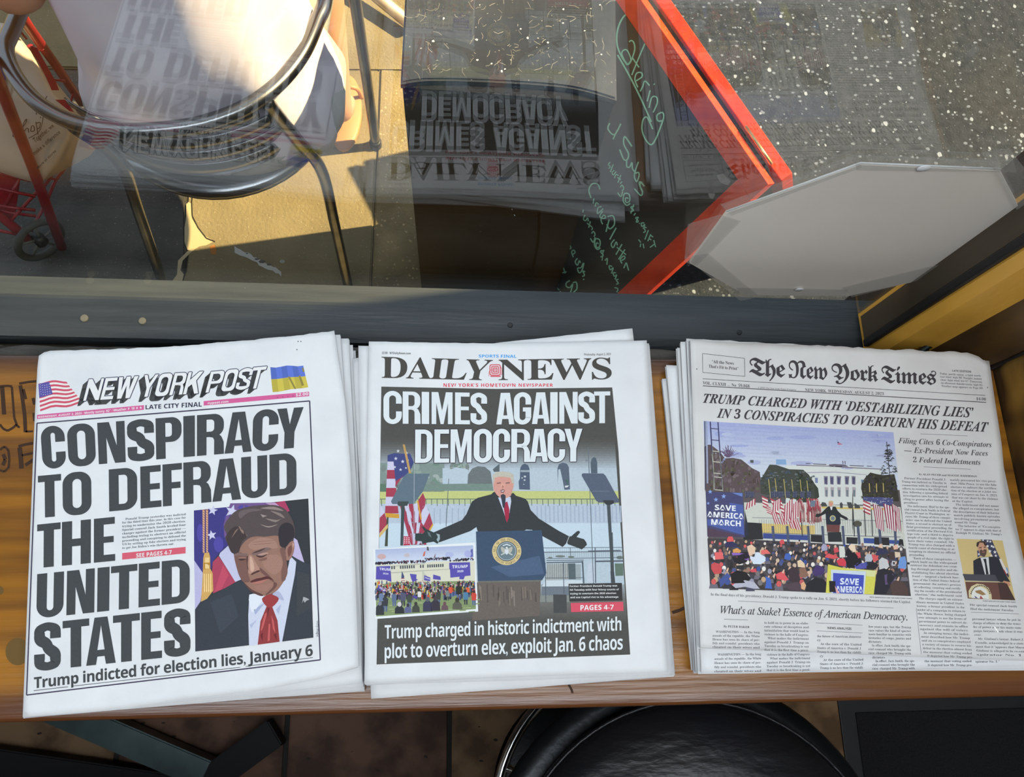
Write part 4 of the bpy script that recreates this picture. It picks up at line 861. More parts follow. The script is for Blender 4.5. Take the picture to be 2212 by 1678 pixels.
for c in ((720, 285, 60, 14), (850, 292, 40, 12), (600, 300, 30, 8), (1430, 300, 40, 22)): pr.poly(F, D_(*circ(*c, n=10)), ink(112, 120, 118), 5)
pr.poly(F, D_((635, 740), (795, 742), (798, 960), (640, 960)), ink(72, 74, 76), 5)
for k in range(12): quadp(None, None, 1296+k*4.5, 1300.8+k*4.5, mixc((112, 112, 110), (78, 78, 76), k/11), 1)
for k in range(7): quadp(None, None, 1262+k*5, 1267.2+k*5, mixc((150, 160, 168), (108, 110, 112), k/6), 1)
# inset photograph with white border
F2 = 'inset_photograph'
iq = I_((170, 232), (1600, 140), (1645, 1110), (200, 1215))
pr.poly(F2, iq, ink(222, 228, 234), 10)
def ii(pts, col, l=12): pr.poly(F2, I_(*pts), ink(*col), l)
ii([(200, 240), (1575, 180), (1615, 1075), (215, 1180)], (206, 208, 196), 11)
for k in range(8): ii([(200+k, 240+k*26), (1576, 180+k*28), (1578, 210+k*28), (201+k, 268+k*26)], mixc((172, 182, 216), (202, 212, 232), k/7))
for c, cl in (((290, 340, 62, 38), (196, 164, 166)), ((645, 320, 40, 26), (190, 180, 186)), ((1240, 310, 60, 40), (170, 180, 220)), ((1500, 300, 50, 50), (166, 172, 218))): ii(circ(*c), cl, 13)
ii([(925, 200), (945, 200), (955, 255), (925, 252)], (80, 80, 86), 13); ii([(885, 270), (905, 262), (895, 330), (866, 338)], (196, 104, 90), 13); ii([(1050, 290), (1040, 350), (1015, 375), (1030, 330)], (110, 84, 92), 13); ii([(1540, 240), (1570, 230), (1575, 340), (1530, 350)], (96, 100, 170), 13)
ii([(205, 470), (900, 430), (1000, 405), (1600, 400), (1600, 700), (205, 760)], (208, 208, 192), 13)
ii([(420, 470), (900, 430), (900, 445), (420, 485)], (180, 182, 170), 14); ii([(420, 560), (880, 530), (1240, 510), (1240, 520), (420, 575)], (176, 178, 164), 14); ii([(860, 530), (1000, 700), (860, 700)], (188, 190, 176), 14)
for x in list(range(425, 480, 33))+list(range(548, 760, 31))+[828, 862]+list(range(930, 1165, 30)): ii([(x, 474-(x-420)*.045), (x+18, 473-(x-420)*.045), (x+20, 516-(x-420)*.045), (x, 517-(x-420)*.045)], (74, 78, 88), 15)
for i in range(230):
    x = rnd.uniform(205, 1580); y = 440-(x-205)*0.045+rnd.uniform(-18, 10)-(25 if 900 < x < 1250 else 0); ii(circ(x, y, rnd.uniform(6, 14), rnd.uniform(8, 17), 6), rnd.choice(((58, 62, 78), (48, 50, 60), (90, 76, 88), (70, 74, 96), (120, 70, 80))), 15)
BLU = (88, 80, 168)
for a in ([(215, 478), (412, 470), (428, 695), (340, 665), (208, 660)], [(1238, 425), (1530, 418), (1538, 605), (1255, 636), (1250, 520), (1240, 518)], [(685, 580), (780, 590), (775, 650), (800, 665), (725, 698), (705, 650)], [(888, 600), (975, 635), (970, 685), (885, 670)], [(1015, 590), (1115, 620), (1120, 668), (1010, 655)], [(245, 735), (358, 800), (335, 860), (215, 800)], [(1385, 610), (1465, 600), (1440, 660), (1380, 655)], [(600, 850), (720, 850), (800, 900), (780, 935), (640, 880)]): ii(a, BLU, 16)
for s_, q_ in (('TRUM', [(258, 495), (412, 503), (412, 542), (258, 528)]), ('2020', [(308, 565), (385, 572), (385, 592), (308, 586)]), ('TRUMP', [(1280, 462), (1500, 455), (1498, 496), (1280, 505)]), ('2020', [(1350, 532), (1438, 528), (1438, 556), (1350, 560)]), ('TRUMP', [(262, 758), (348, 808), (340, 832), (256, 782)]), ('TRUMP', [(898, 625), (970, 648), (968, 664), (896, 642)])):
    pr.text(F2, s_, I_(*q_), 'b', ink(224, 226, 240), 17, res=2)
ii([(575, 540), (608, 620), (600, 650), (565, 640)], (70, 76, 120), 16)
for i in range(5): ii([(562+i*3, 645+i*15), (610+i*4, 640+i*16), (612+i*4, 648+i*16), (562+i*3, 653+i*15)], (176, 70, 84) if i % 2 == 0 else (220, 210, 215), 16)
ii([(205, 760), (400, 700), (1595, 680), (1612, 920), (1612, 1075), (215, 1180)], (128, 146, 104), 14)
for i in range(60): 
    x, y = rnd.uniform(215, 1590), rnd.uniform(940, 1120); ii([(x, y), (x+90, y-6), (x+90, y+8), (x, y+12)], rnd.choice(((142, 160, 116), (118, 138, 94), (156, 168, 130))), 15)
PAL = ((52, 56, 70), (70, 74, 88), (44, 48, 54), (90, 96, 130), (62, 54, 60), (100, 110, 140), (48, 44, 50), (198, 78, 70), (74, 96, 148), (60, 64, 60), (200, 200, 205), (206, 168, 60), (116, 96, 150))
for i in range(330):
    x = rnd.uniform(205, 1600); y = rnd.uniform(690, 900); s = 0.7+(y-690)/400
    c = rnd.choice(PAL)
    ii([(x-15*s, y), (x-9*s, y-16*s), (x+9*s, y-16*s), (x+16*s, y), (x+12*s, y+44*s), (x-12*s, y+44*s)], c, 16); ii(circ(x, y-24*s, 8*s, 10*s, 6), rnd.choice(((56, 50, 50), (196, 160, 140), (70, 60, 60), (190, 80, 70), (210, 210, 210))), 17)
for x, y, s, c, l in ((285, 900, 2.0, (106, 124, 160), 0), (465, 905, 2.0, (92, 108, 140), 1), (590, 890, 2.2, (84, 86, 112), 0), (680, 920, 2.0, (70, 76, 70), 1), (820, 860, 1.5, (210, 212, 214), 0), (1085, 880, 2, (66, 70, 66), 1), (1215, 850, 1.6, (120, 130, 130), 0), (1255, 800, 1.6, (214, 84, 60), 1), (1370, 800, 2.2, (44, 50, 46), 1), (1470, 880, 2, (80, 124, 160), 0), (1585, 890, 2, (198, 74, 66), 1), (340, 960, 2.3, (60, 62, 70), 1), (1500, 800, 1.3, (214, 96, 66), 0)):
    ii([(x-18*s, y-12*s), (x-8*s, y-22*s), (x+8*s, y-22*s), (x+19*s, y-10*s), (x+15*s, y+32*s), (x-15*s, y+32*s)], c, 18); ii(circ(x, y-30*s, 9*s, 11*s, 8), (64, 54, 54), 18)
    ii([(x-13*s, y+30*s), (x-1*s, y+30*s), (x-3*s, y+66*s), (x-10*s, y+66*s)], (88, 104, 150) if l else (60, 62, 74), 17); ii([(x+2*s, y+30*s), (x+13*s, y+30*s), (x+12*s, y+66*s), (x+4*s, y+66*s)], (84, 100, 146) if l else (56, 58, 70), 17)
for x, y, s, c, hc in ((265, 1060, 2.6, (56, 60, 66), (120, 126, 150)), (540, 1080, 3.0, (50, 54, 60), (200, 196, 205)), (660, 1075, 2.2, (96, 100, 140), (60, 56, 70)), (770, 1060, 2.4, (70, 72, 68), (64, 60, 58)), (935, 1010, 3.0, (62, 62, 86), (90, 96, 110)), (1045, 1000, 3.0, (58, 54, 66), (72, 66, 74)), (1175, 1050, 2.2, (104, 82, 92), (110, 76, 86)), (1350, 1020, 3.0, (92, 92, 84), (66, 62, 56))):
    yb = min(1165-(x-215)*0.075, y+60*s)
    ii([(x-22*s, yb), (x-21*s, y-4*s), (x-9*s, y-17*s), (x+9*s, y-17*s), (x+21*s, y-4*s), (x+23*s, yb-4)], c, 19); ii(circ(x, y-24*s, 10*s, 12*s, 9), hc, 20)
for a, b in (((200, 240), (1575, 180)), ((1575, 180), (1615, 1075))): pass
# lettering over the photograph
cs = spans([(828.4, 868), (870, 908), (911, 927), (932.4, 977.6), (983, 1015), (1016.5, 1052)], 828, 1052)
s1, t1 = 0.178, 0.128
heavy_word(pr, 'headline', 'CRIMES', cs, [(828, 845), (1052, 849), (1052, 917), (828, 915)], ink(214, 222, 230), 12, s1, t1, 224/70)
heavy_word(pr, 'headline', 'AGAINST', spans([(1072, 1111), (1110, 1147.4), (1149, 1187), (1188.5, 1204.5), (1208, 1247.7), (1249, 1285), (1283, 1318)], 1072, 1318), [(1072, 849), (1318, 845.5), (1318, 914), (1072, 917)], ink(214, 222, 230), 12, s1, t1, 246/69)
dsp = spans([(897, 934.6), (938.5, 970.7), (973.4, 1019), (1023.5, 1063), (1065, 1102), (1104.5, 1145), (1145, 1184), (1183, 1221), (1219, 1258)], 897, 1258); dqd = [(897, 928), (1258, 926), (1257.5, 997), (896.5, 1000)]
for ang in range(0, 360, 45): heavy_word(pr, 'headline', 'DEMOCRACY', dsp, dqd, ink(66, 62, 72), 11, s1, t1, 361/71, dx=1.6*math.cos(math.radians(ang)), dy=1.6*math.sin(math.radians(ang)))
heavy_word(pr, 'headline', 'DEMOCRACY', dsp, dqd, ink(214, 222, 230), 12, s1, t1, 361/71)
pr.text('subheading', 'Trump charged in historic indictment with', [(831, 1350), (1342, 1333), (1342, 1361.5), (831, 1379.5)], 'b', ink(216, 224, 232), 12, res=4, spacing=0.92, off=-0.002)
pr.text('subheading', 'plot to overturn elex, exploit Jan. 6 chaos', [(831, 1391), (1345, 1372), (1345, 1402.5), (831, 1422)], 'b', ink(216, 224, 232), 12, res=4, spacing=0.92, off=-0.002)
pr.poly('caption_box', [(1228, 1261), (1343, 1259), (1344.5, 1297), (1230, 1299)], ink(56, 56, 58), 12)
for i, (l, x1) in enumerate((('Former President Donald Trump was', 1399), ('hit Tuesday with four felony counts of', 1420), ('trying to overturn the 2020 election', 1386), ('and use Capitol riot to his advantage.', 1420))):
    y = 652+i*44.5; pr.text('caption_box', l, D_((833+i*2, y-22), (x1, y-28), (x1, y-7), (833+i*2, y)), 'b', ink(222, 226, 230), 13, res=1)
pr.poly('page_reference', [(1232.8, 1302.3), (1345.8, 1299.7), (1346.7, 1319.4), (1233.7, 1322)], ink(208, 84, 104), 12)
pr.text('page_reference', 'PAGES 4-7', D_((960, 868), (1357, 862), (1357, 918), (960, 930)), 'b', ink(226, 230, 234), 13, res=4)
pr.build(page_of(daily), {'headline': 'large white capitals CRIMES AGAINST DEMOCRACY', 'cover_photograph': 'photograph of a man in a black coat with arms spread behind a lectern', 'inset_photograph': 'small white-bordered photograph of a crowd with blue flags', 'masthead': 'wide serif capitals DAILY NEWS'}, lift=3.5e-5)

# ---- right stack -----------------------------------------------------
def times_lift(x, y): return 0.0008*math.sin(15*x+4*y)*math.sin(12*y-7*x+1)+bump2(x, y, 0.53, 0.245, 0.03, -0.0012)
gR = 'broadsheets in the right stack'
TZ, TT = CT+0.0003, 0.0056
tq = [((1430, 818), (2085, 812), (2262, 1447), (1497, 1449), 'bottom broadsheet of the right stack'),
      ((1439, 788), (2095, 806), (2262, 1446), (1500, 1451), 'second broadsheet from the bottom of the right stack'),
      ((1463, 751), (2112, 790), (2262, 1445), (1503, 1453), 'third broadsheet from the bottom of the right stack'),
      ((1470, 737), (2120, 784), (2262, 1444), (1508, 1456), 'third broadsheet from the top of the right stack')]
for i, (a, b, c, d, lb) in enumerate(tq):
    newspaper(TZ+i*TT, TT-0.0002, [a, ((a[0]+b[0])/2, (a[1]+b[1])/2), b], [b, c], [d, ((c[0]+d[0])/2, (c[1]+d[1])/2), c], [a, d], nolift, lb, gR, seed=40+i, pages=3)
t1n, t1map = newspaper(TZ+4*TT, TT-0.0002, [(1483, 731), (1800, 748), (2128, 778)], [(2128, 778), (2180, 1100), (2262, 1438)], [(1516, 1454), (1660, 1451), (1900, 1447), (2262, 1438)], [(1483, 731), (1500, 1100), (1516, 1454)], nolift,
    'broadsheet directly under the top one, its lower text lines showing', gR, seed=50, pages=3)
times, tmap = newspaper(TZ+5*TT, TT, [(1491, 733), (1560, 739), (1700, 745), (1850, 750), (1990, 757), (2085, 760), (2112, 768), (2125, 777), (2137, 779)], [(2137, 779), (2150, 870), (2164, 960), (2172, 1050), (2190, 1130), (2214, 1222), (2232, 1300), (2256, 1427)],
    [(1513, 1399), (1650, 1404), (1850, 1412), (2050, 1421), (2256, 1427)], [(1491, 733), (1500, 1000), (1513, 1399)], times_lift, 'broadsheet with blackletter title, top of the right stack', gR, 'paper2', rough_edge=0.0011, seed=61, nu=50, nv=52)
pr = Print(tmap); K = ink(66, 63, 68); KG = ink(104, 104, 112)
E7 = cr(1420, 700, 5.53); E8 = cr(1800, 700, 5.369); N1 = cr(1500, 890, 8.508); N2 = cr(1720, 890, 8.508); N3 = cr(1500, 1060, 6.992); N4 = cr(1720, 1060, 6.992); N5 = cr(1920, 930, 5.592); N6 = cr(1960, 1150, 5.083); N7 = cr(1480, 1270, 5.978)
pr.text('masthead', 'The', [(1618, 772), (1696, 776), (1696, 815), (1618, 810)], 'fr', K, 1, res=8, off=0.004, spacing=0.9)
pr.text('masthead', 'New', [(1703, 777), (1787, 782), (1787, 820), (1703, 815)], 'fr', K, 1, res=8, off=0.004, spacing=0.9)
pr.text('masthead', 'York', [(1796, 784), (1897, 789), (1897, 824), (1796, 819)], 'fr', K, 1, res=8, off=0.004, spacing=0.9)
pr.text('masthead', 'Times', [(1903, 789), (2022, 796), (2022, 831), (1903, 826)], 'fr', K, 1, res=8, off=0.004, spacing=0.9)
bx = [(1517.6, 763.6), (1608, 773.8), (1609, 813), (1518, 804.3)]
for a, b in zip(bx, bx[1:]+bx[:1]): pr.line('motto_box', a, b, 0.9, K, 1)
pr.text('motto_box', '\u201cAll the News', [(1537.5, 777.5), (1585, 781.5), (1585, 788), (1537.5, 784)], 'sb', K, 1, res=2)
pr.text('motto_box', "That's Fit to Print\u201d", [(1530.7, 787.5), (1595, 793), (1595, 799.5), (1530.7, 794)], 'sb', K, 1, res=2)
pr.line('rules', (1518, 818), (2128, 854), 1.0, K, 1); pr.line('rules', (1518, 833.4), (2130, 869), 1.5, K, 1)
pr.text('dateline', 'VOL. CLXXII .... No. 59,868', [(1518, 823.5), (1619, 831), (1619, 837.5), (1518, 830)], 'sb', K, 1, res=2)
pr.text('dateline', '\u00a9 2023 The New York Times Company', [(1637, 835.5), (1720, 840.5), (1720, 843.5), (1637, 838.5)], 'sb', KG, 1, res=1)
pr.text('dateline', 'NEW YORK, WEDNESDAY, AUGUST 2, 2023', [(1739, 838.8), (1909, 847.5), (1909, 853.2), (1739, 845)], 'sb', K, 1, res=2, off=-0.004)
pr.text('dateline', '$4.00', [(2109, 858), (2129.6, 859.3), (2129.6, 865.3), (2109, 864)], 'sb', K, 1, res=2)
pr.text('weather_box', 'LATE EDITION', [(2057, 798.5), (2097.5, 800.7), (2097.5, 805), (2057, 802.5)], 'b', K, 1, res=2)
for i, l in enumerate(('Today, partly sunny, a light north-', 'east wind, high 80. Tonight, mainly', 'clear, light wind, low 67. Tomorrow,', 'an afternoon thunderstorm, high 82.', 'Weather map appears on Page B8.')):
    y = 808.6+i*6.7; pr.text('weather_box', l, [(2030+i*.8, y-4), (2120+i*.9, y+1), (2120+i*.9, y+5), (2030+i*.8, y)], 'sb', KG, 1, res=1)
pr.poly('rules', circ(2133, 837, 1.2, n=6), K, 1); pr.poly('rules', circ(1505, 797, 1.3, n=6), K, 1)
pr.text('headline', 'TRUMP CHARGED WITH \u2018DESTABILIZING LIES\u2019', [(1521, 850.3), (2103, 881), (2100, 901.5), (1518, 869.5)], 'sbi', K, 1, off=0.008, res=4, big=False)
pr.text('headline', 'IN 3 CONSPIRACIES TO OVERTURN HIS DEFEAT', [(1551, 882.6), (2136, 912.6), (2133, 932.6), (1548, 901.6)], 'sbi', K, 1, off=0.008, res=4, big=False)
for a, b in (((1988, 937), (2090, 941.3)), ((1994.6, 1008.3), (2097, 1013.5)), ((1594, 1298), (1930, 1313)), ((1564, 1337.2), (1616, 1339)), ((1762, 1345), (1863, 1350)), ((1764, 1362.3), (1863, 1367)), ((2097, 1322), (2200.6, 1325.7)), ((1979, 1313), (1990, 1413))): pr.line('rules', a, b, 0.8, ink(110, 110, 124), 1)
pr.text('subheading', 'Filing Cites 6 Co-Conspirators', [(1941, 945.5), (2142, 954.5), (2142, 966), (1940, 957)], 'sbi', K, 1, res=3, off=-0.004)
pr.line('subheading', (1953, 973.6), (1969, 974.4), 1.3, K, 1)
pr.text('subheading', 'Ex-President Now Faces', [(1974, 966), (2134, 973), (2134, 984.5), (1974, 978)], 'sbi', K, 1, res=3, off=-0.004)
pr.text('subheading', '2 Federal Indictments', [(1972, 987), (2118, 993), (2118, 1004), (1972, 998)], 'sbi', K, 1, res=3, off=-0.004)
pr.text('byline', 'By ALAN FEUER and MAGGIE HABERMAN', [(1984.7, 1022.2), (2110, 1026.8), (2110, 1030.6), (1984.7, 1026)], 'sb', K, 1, res=1)
L1 = '''+Former President Donald J.
Trump was indicted on Tuesday in
connection with his widespread
efforts to overturn the 2020 elec-
tion, following a sprawling federal
investigation into his attempts to
cling to power after losing the
presidency.
+The indictment, filed by the spe-
cial counsel Jack Smith in Federal
District Court in Washington, ac-
cuses Mr. Trump of three conspir-
acies: one to defraud the United
States; a second to obstruct an of-
ficial government proceeding, the
certification of the Electoral Col-
lege vote; and a third to deprive
people of a civil right, the right to
have their votes counted. Mr.
Trump was also charged with a
fourth count of obstructing or at-
tempting to obstruct an official
proceeding.
+"Each of these conspiracies \u2014
which built on the widespread
mistrust the defendant was creat-
ing through pervasive and de-
stabilizing lies about election
fraud \u2014 targeted a bedrock func-
tion of the United States federal
government: the nation's process
of collecting, counting and certify-
ing the results of the presidential
election," the indictment said.
+The charges signify an extraor-
dinary moment in United States
history: a former president, in the
midst of a campaign to return to
the White House, being charged
over attempts to use the levers of
government power to subvert de-
mocracy and remain in office
against the will of voters.
+In sweeping terms, the indict-
ment described how Mr. Trump
and six co-conspirators employed
a variety of means to reverse his
defeat in the election almost from
the moment that voting ended.
+It depicted how Mr. Trump pro-'''.split('\n')
def interp(x, xs, ys):
    for i in range(len(xs)-1):
        if x <= xs[i+1] or i == len(xs)-2:
            f = (x-xs[i])/(xs[i+1]-xs[i]); return ys[i]*(1-f)+ys[i+1]*f
def column(part, lines, ks, yb, xl, xr, dy, xh, col=KG):
    """text lines at interpolated baselines; short last lines keep their natural length"""
    for k, l in enumerate(lines, 1):
        if not l: continue
        y = interp(k, ks, yb); a = interp(k, ks, xl); b = interp(k, ks, xr); W = b-a
        if l[0] == '+': l = l[1:]; a += W*0.065
        n = len(l); full = 33.0
        if l[-1] in '.J' and n < 26: b = a+W*n/full*0.98
        t = (b-a)/W*dy; y0 = y+dy*(a-interp(k, ks, xl))/W
        pr.text(part, l, [(a, y0-xh), (b, y0+t-xh), (b, y0+t), (a, y0)], 'sb', col, 1, res=1)
column('article_text', L1, [1, 26, 34, 49, 50], [1034.6, 1222.5, 1285.7, 1410, 1418], [1947, 1966.5, 1976.7, 1994.4, 1996], [2043.4, 2068, 2079, 2100.7, 2101.5], 3.3, 4.4)
L2 = '''mately pressured his vice presi-
dent, Mike Pence, to use the fake
electors to subvert the certifica-
tion of the election at a joint ses-
sion of Congress on Jan. 6, 2021,
that was cut short by the violence
at the Capitol.
+The indictment did not name
the alleged co-conspirators, but
the descriptions of their behavior
match publicly known episodes
involving prominent people
around Mr. Trump.
+The behavior of "Co-conspira-
tor 1" appears to align with that of
Rudolph W. Giuliani, Mr. Trump's'''.split('\n')
column('article_text', L2, [1, 16], [1038.2, 1152.6], [2052, 2064.5], [2151.6, 2163.6], 3.5, 4.4)
L3 = '''personal lawyer whom he put in
charge of efforts to deny the trans-
fer of power after his main cam-
paign lawyers made clear it was
over.
+Mr. Giuliani's lawyer, Robert J.
Costello, acknowledged in a state-
ment that it "appears that Mayor
Giuliani is alleged to be co-con-
spirator No. 1."'''.split('\n')
column('article_text', L3, [1, 10], [1338.9, 1415.6], [2100, 2110], [2204.5, 2216], 2.0, 4.6)
pr.text('caption', 'TODD HEISLER/THE NEW YORK TIMES', N6((825, 745), (1190, 760), (1190, 772), (825, 757)), 'b', KG, 1, res=1)
pr.text('caption', 'The special counsel Jack Smith', N6((682, 782), (1203, 800), (1203, 822), (680, 804)), 'sb', KG, 1, res=2)
pr.text('caption', 'filed the indictment Tuesday.', N6((692, 826), (1172, 843), (1172, 866), (690, 849)), 'sb', KG, 1, res=2)
pr.text('caption', 'In the final days of his presidency, Donald J. Trump spoke to a rally on Jan. 6, 2021, shortly before his followers stormed the Capitol.', [(1535, 1280.5), (1967, 1297.5), (1967, 1302.8), (1535, 1286)], 'sb', ink(92, 92, 100), 1, res=2, off=-0.006)
pr.text('caption', 'PETE MAROVICH FOR THE NEW YORK TIMES', [(1879, 1288.4), (1970, 1291.6), (1970, 1294), (1879, 1291)], 'b', KG, 1, res=1)
pr.text('second_headline', "What's at Stake? Essence of American Democracy.", [(1556, 1308.5), (1960, 1324.5), (1960, 1340), (1556, 1324.5)], 'si', K, 1, res=3, off=0.006, spacing=0.95)
pr.text('byline', 'By PETER BAKER', [(1563, 1350.3), (1619, 1352), (1619, 1356.4), (1563, 1354.8)], 'sb', K, 1, res=2)
pr.text('second_headline', 'NEWS ANALYSIS', [(1787.5, 1353.5), (1839, 1355.5), (1839, 1360.5), (1787.5, 1358.3)], 'b', K, 1, res=2)
def para(prx, part, lines, x0, x1, y0, dyl, tilt, xh=4.8, ind=()):
    for i, l in enumerate(lines):
        a = x0+(7 if i in ind else 0); n = len(l); b = x1 if n > 22 else a+(x1-x0)*n/32.0; y = y0+i*dyl; t = tilt*(b-a)/(x1-x0)
        prx.text(part, l, [(a, y-xh), (b, y-xh+t), (b, y+t), (a, y)], 'sb', KG, 1, res=1)
P1 = ['WASHINGTON \u2014 In the long', 'annals of the republic, the White', 'House has seen its share of per-', 'fidy and scandal, presidents who', 'cheated on their wives and']
P2 = ['to hold on to power in an elabo-', 'rate scheme of deception and', 'intimidation that would lead to', 'violence in the halls of Congress.', 'What makes the indictment', 'against Donald J. Trump on', 'Tuesday so breathtaking is not', 'that it is the first time a presi-']
P3 = ['the future of American democra-', 'cy.', 'At the core of the United', 'States of America v. Donald J.', 'Trump is no less than the viabili-']
P4 = ['few years ago, but the Trump', 'case raises the kind of specter', 'more familiar in countries with', 'histories of coups, juntas and', 'dictators.', 'In effect, Jack Smith, the spe-', 'cial counsel who brought the', 'case, charged Mr. Trump with']
para(pr, 'article_text', P1, 1539, 1641, 1366.5, 8.2, 1.5, ind=(0,)); para(pr, 'article_text', P2, 1651, 1747, 1347, 8.35, 1.5, ind=(4,)); para(pr, 'article_text', P3, 1765, 1861, 1376, 8.45, 1.5, ind=(2,)); para(pr, 'article_text', P4, 1876, 1968, 1355.5, 8.1, 1.5, ind=(5,))
# big photograph (rally seen over a crowd)
F = 'photograph'; PQ = [(1519.4, 909.4), (1929.8, 933.7), (1967.4, 1287.4), (1533.9, 1270)]
def n_(f, pts, col, l): pr.poly(F, f(*pts), ink(*col), l)
def uvq(u0, v0, u1, v1): return [bil(PQ, u0, v0), bil(PQ, u1, v0), bil(PQ, u1, v1), bil(PQ, u0, v1)]
for k in range(16): pr.poly(F, uvq(0, k*0.022, 1, (k+1)*0.022+0.001), ink(*mixc((160, 170, 214), (196, 206, 224), min(1, k/11))), 0)
rnd = random.Random(8)
for i in range(26):
    u, v = rnd.random(), rnd.random()*0.22; c = bil(PQ, min(.93, u+.03), v+.02); pr.poly(F, circ(c[0], c[1], rnd.uniform(12, 30), rnd.uniform(2.5, 6), 12), ink(*rnd.choice(((168, 176, 214), (178, 188, 218), (156, 166, 212)))), 1)
pr.poly(F, uvq(0, .352, 1, 1), ink(92, 86, 90), 0)
# trees left
n_(N1, [(240, 600), (300, 600), (420, 690), (500, 770), (560, 850), (700, 840), (860, 870), (950, 940), (1060, 1030), (1200, 1100), (1250, 1480), (200, 1460), (180, 640)], (92, 80, 84), 1)
for i in range(150):
    x, y = rnd.uniform(260, 1180), rnd.uniform(700, 1460)
    if y > 640+(x-300)*0.5: n_(N1, circ(x, y, rnd.uniform(10, 40), rnd.uniform(14, 50), 7), rnd.choice(((104, 90, 98), (80, 70, 70), (116, 104, 110), (86, 80, 68), (98, 96, 80))), 2)
for i in range(46):
    a = rnd.uniform(-2.6, -0.3); r = rnd.uniform(90, 200); x0, y0 = 620+rnd.uniform(-30, 30), 830
    pr.line(F, N1((x0, y0), (0, 0))[0], N1((x0+r*math.cos(a), y0+r*math.sin(a)*1.15), (0, 0))[0], 0.9, ink(104, 88, 118), 2)
# ladder towers
for a, b, w, c in (((190, 165), (200, 1430), 2.2, (70, 74, 92)), ((222, 165), (240, 1310), 3.4, (150, 160, 190)), ((290, 178), (365, 1445), 2.6, (64, 62, 104)), ((432, 185), (515, 1455), 2.4, (64, 62, 104)), ((318, 600), (365, 1445), 2.8, (196, 200, 186)), ((462, 700), (518, 1455), 2.4, (196, 200, 186))): pr.line(F, N1(a, (0, 0))[0], N1(b, (0, 0))[0], w, ink(*c), 3)
for y in (300, 510, 715, 910, 1120, 1190, 1425): pr.line(F, N1((300+(y-178)*.06, y), (0, 0))[0], N1((442+(y-178)*.065, y+15), (0, 0))[0], 1.8, ink(*((70, 66, 104) if y < 600 else (190, 192, 180))), 3)
# house
n_(N1, [(1500, 870), (1680, 870), (1690, 965), (1500, 965)], (130, 164, 206), 2); n_(N1, [(1020, 880), (1085, 880), (1085, 935), (1030, 930)], (84, 90, 92), 3)
pr.poly(F, [(1697, 1006), (1734, 1004), (1800, 1003), (1903, 1013), (1903, 1090), (1697, 1090)], ink(206, 212, 212), 1)
n_(N2, [(0, 968), (600, 985), (960, 1010), (1550, 1040), (1550, 1056), (960, 1028), (600, 1000), (0, 985)], (118, 110, 130), 2)
n_(N2, [(600, 962), (700, 952), (900, 965), (960, 1005), (600, 995)], (110, 104, 122), 3)
for a in ([(170, 938), (258, 942), (258, 956), (170, 950)], [(310, 945), (552, 955), (552, 970), (310, 960)], [(980, 975), (1240, 985), (1240, 998), (980, 990)], [(1295, 985), (1390, 990), (1390, 1002), (1295, 998)], [(845, 895), (862, 900), (864, 955), (850, 952)], [(885, 900), (902, 900), (906, 958), (892, 955)]): n_(N2, a, (92, 86, 106), 3)
n_(N2, [(620, 988), (680, 988), (680, 1003), (620, 1003)], (60, 60, 70), 4); n_(N2, [(720, 988), (840, 992), (840, 1008), (720, 1005)], (60, 60, 70), 4)
n_(N2, [(200, 1105), (700, 1095), (1100, 1130), (1300, 1150), (1300, 1158), (1100, 1142), (700, 1108), (200, 1118)], (150, 146, 166), 2)
for x in (505, 615, 740, 888, 1015):
    n_(N2, [(x, 1175), (x+72+(12 if x in (740, 888) else 0), 1180), (x+70, 1335), (x+8, 1325)], (122, 116, 136), 3); n_(N2, [(x+18, 1200), (x+60, 1204), (x+56, 1320), (x+24, 1315)], (78, 80, 112), 4)
    n_(N2, [(x+12, 1378), (x+78, 1382), (x+74, 1560), (x+20, 1550)], (168, 160, 168), 3); n_(N2, [(x+30, 1430), (x+66, 1434), (x+64, 1556), (x+34, 1550)], (112, 124, 136), 4)
n_(N2, [(342, 1205), (394, 1208), (394, 1305), (346, 1300)], (118, 130, 168), 3)
n_(N2, [(1190, 1240), (1245, 1244), (1240, 1300), (1195, 1296)], (110, 130, 160), 3)
pr.line(F, N2((752, 510), (0, 0))[0], N2((760, 600), (0, 0))[0], .6, ink(120, 120, 150), 2); n_(N2, [(758, 540), (840, 590), (835, 602), (766, 600)], (190, 120, 150), 2); n_(N2, [(758, 540), (785, 558), (775, 575), (762, 570)], (50, 50, 84), 3)
# dark trees centre + right conifer
n_(N1, [(1300, 1100), (1380, 965), (1500, 970), (1740, 1050), (2000, 1060), (2100, 1150), (2200, 1300), (2210, 1660), (1220, 1500), (1210, 1250)], (70, 74, 70), 3)
for i in range(150):
    x, y = rnd.uniform(1230, 2190), rnd.uniform(1080, 1650); n_(N1, circ(x, y, rnd.uniform(12, 45), rnd.uniform(8, 22), 6), rnd.choice(((58, 64, 60), (84, 90, 84), (104, 112, 116), (64, 72, 58), (70, 82, 104))), 4)
n_(N2, [(0, 1060), (80, 1060), (200, 1130), (300, 1270), (400, 1400), (420, 1560), (300, 1660), (0, 1660)], (60, 66, 58), 3)
n_(N2, [(1190, 1400), (1200, 1300), (1270, 1200), (1360, 1110), (1480, 1140), (1600, 1160), (1800, 1140), (1840, 1300), (1890, 1640), (1230, 1640), (1210, 1480)], (60, 58, 52), 3)
for i in range(120):
    x, y = rnd.uniform(1210, 1850), rnd.uniform(1160, 1600); n_(N2, circ(x, y, rnd.uniform(12, 40), rnd.uniform(10, 26), 6), rnd.choice(((52, 52, 46), (72, 72, 60), (64, 62, 74), (84, 84, 70))), 4)
pr.line(F, N2((1660, 545), (0, 0))[0], N2((1715, 1150), (0, 0))[0], 1.6, ink(62, 60, 72), 3)
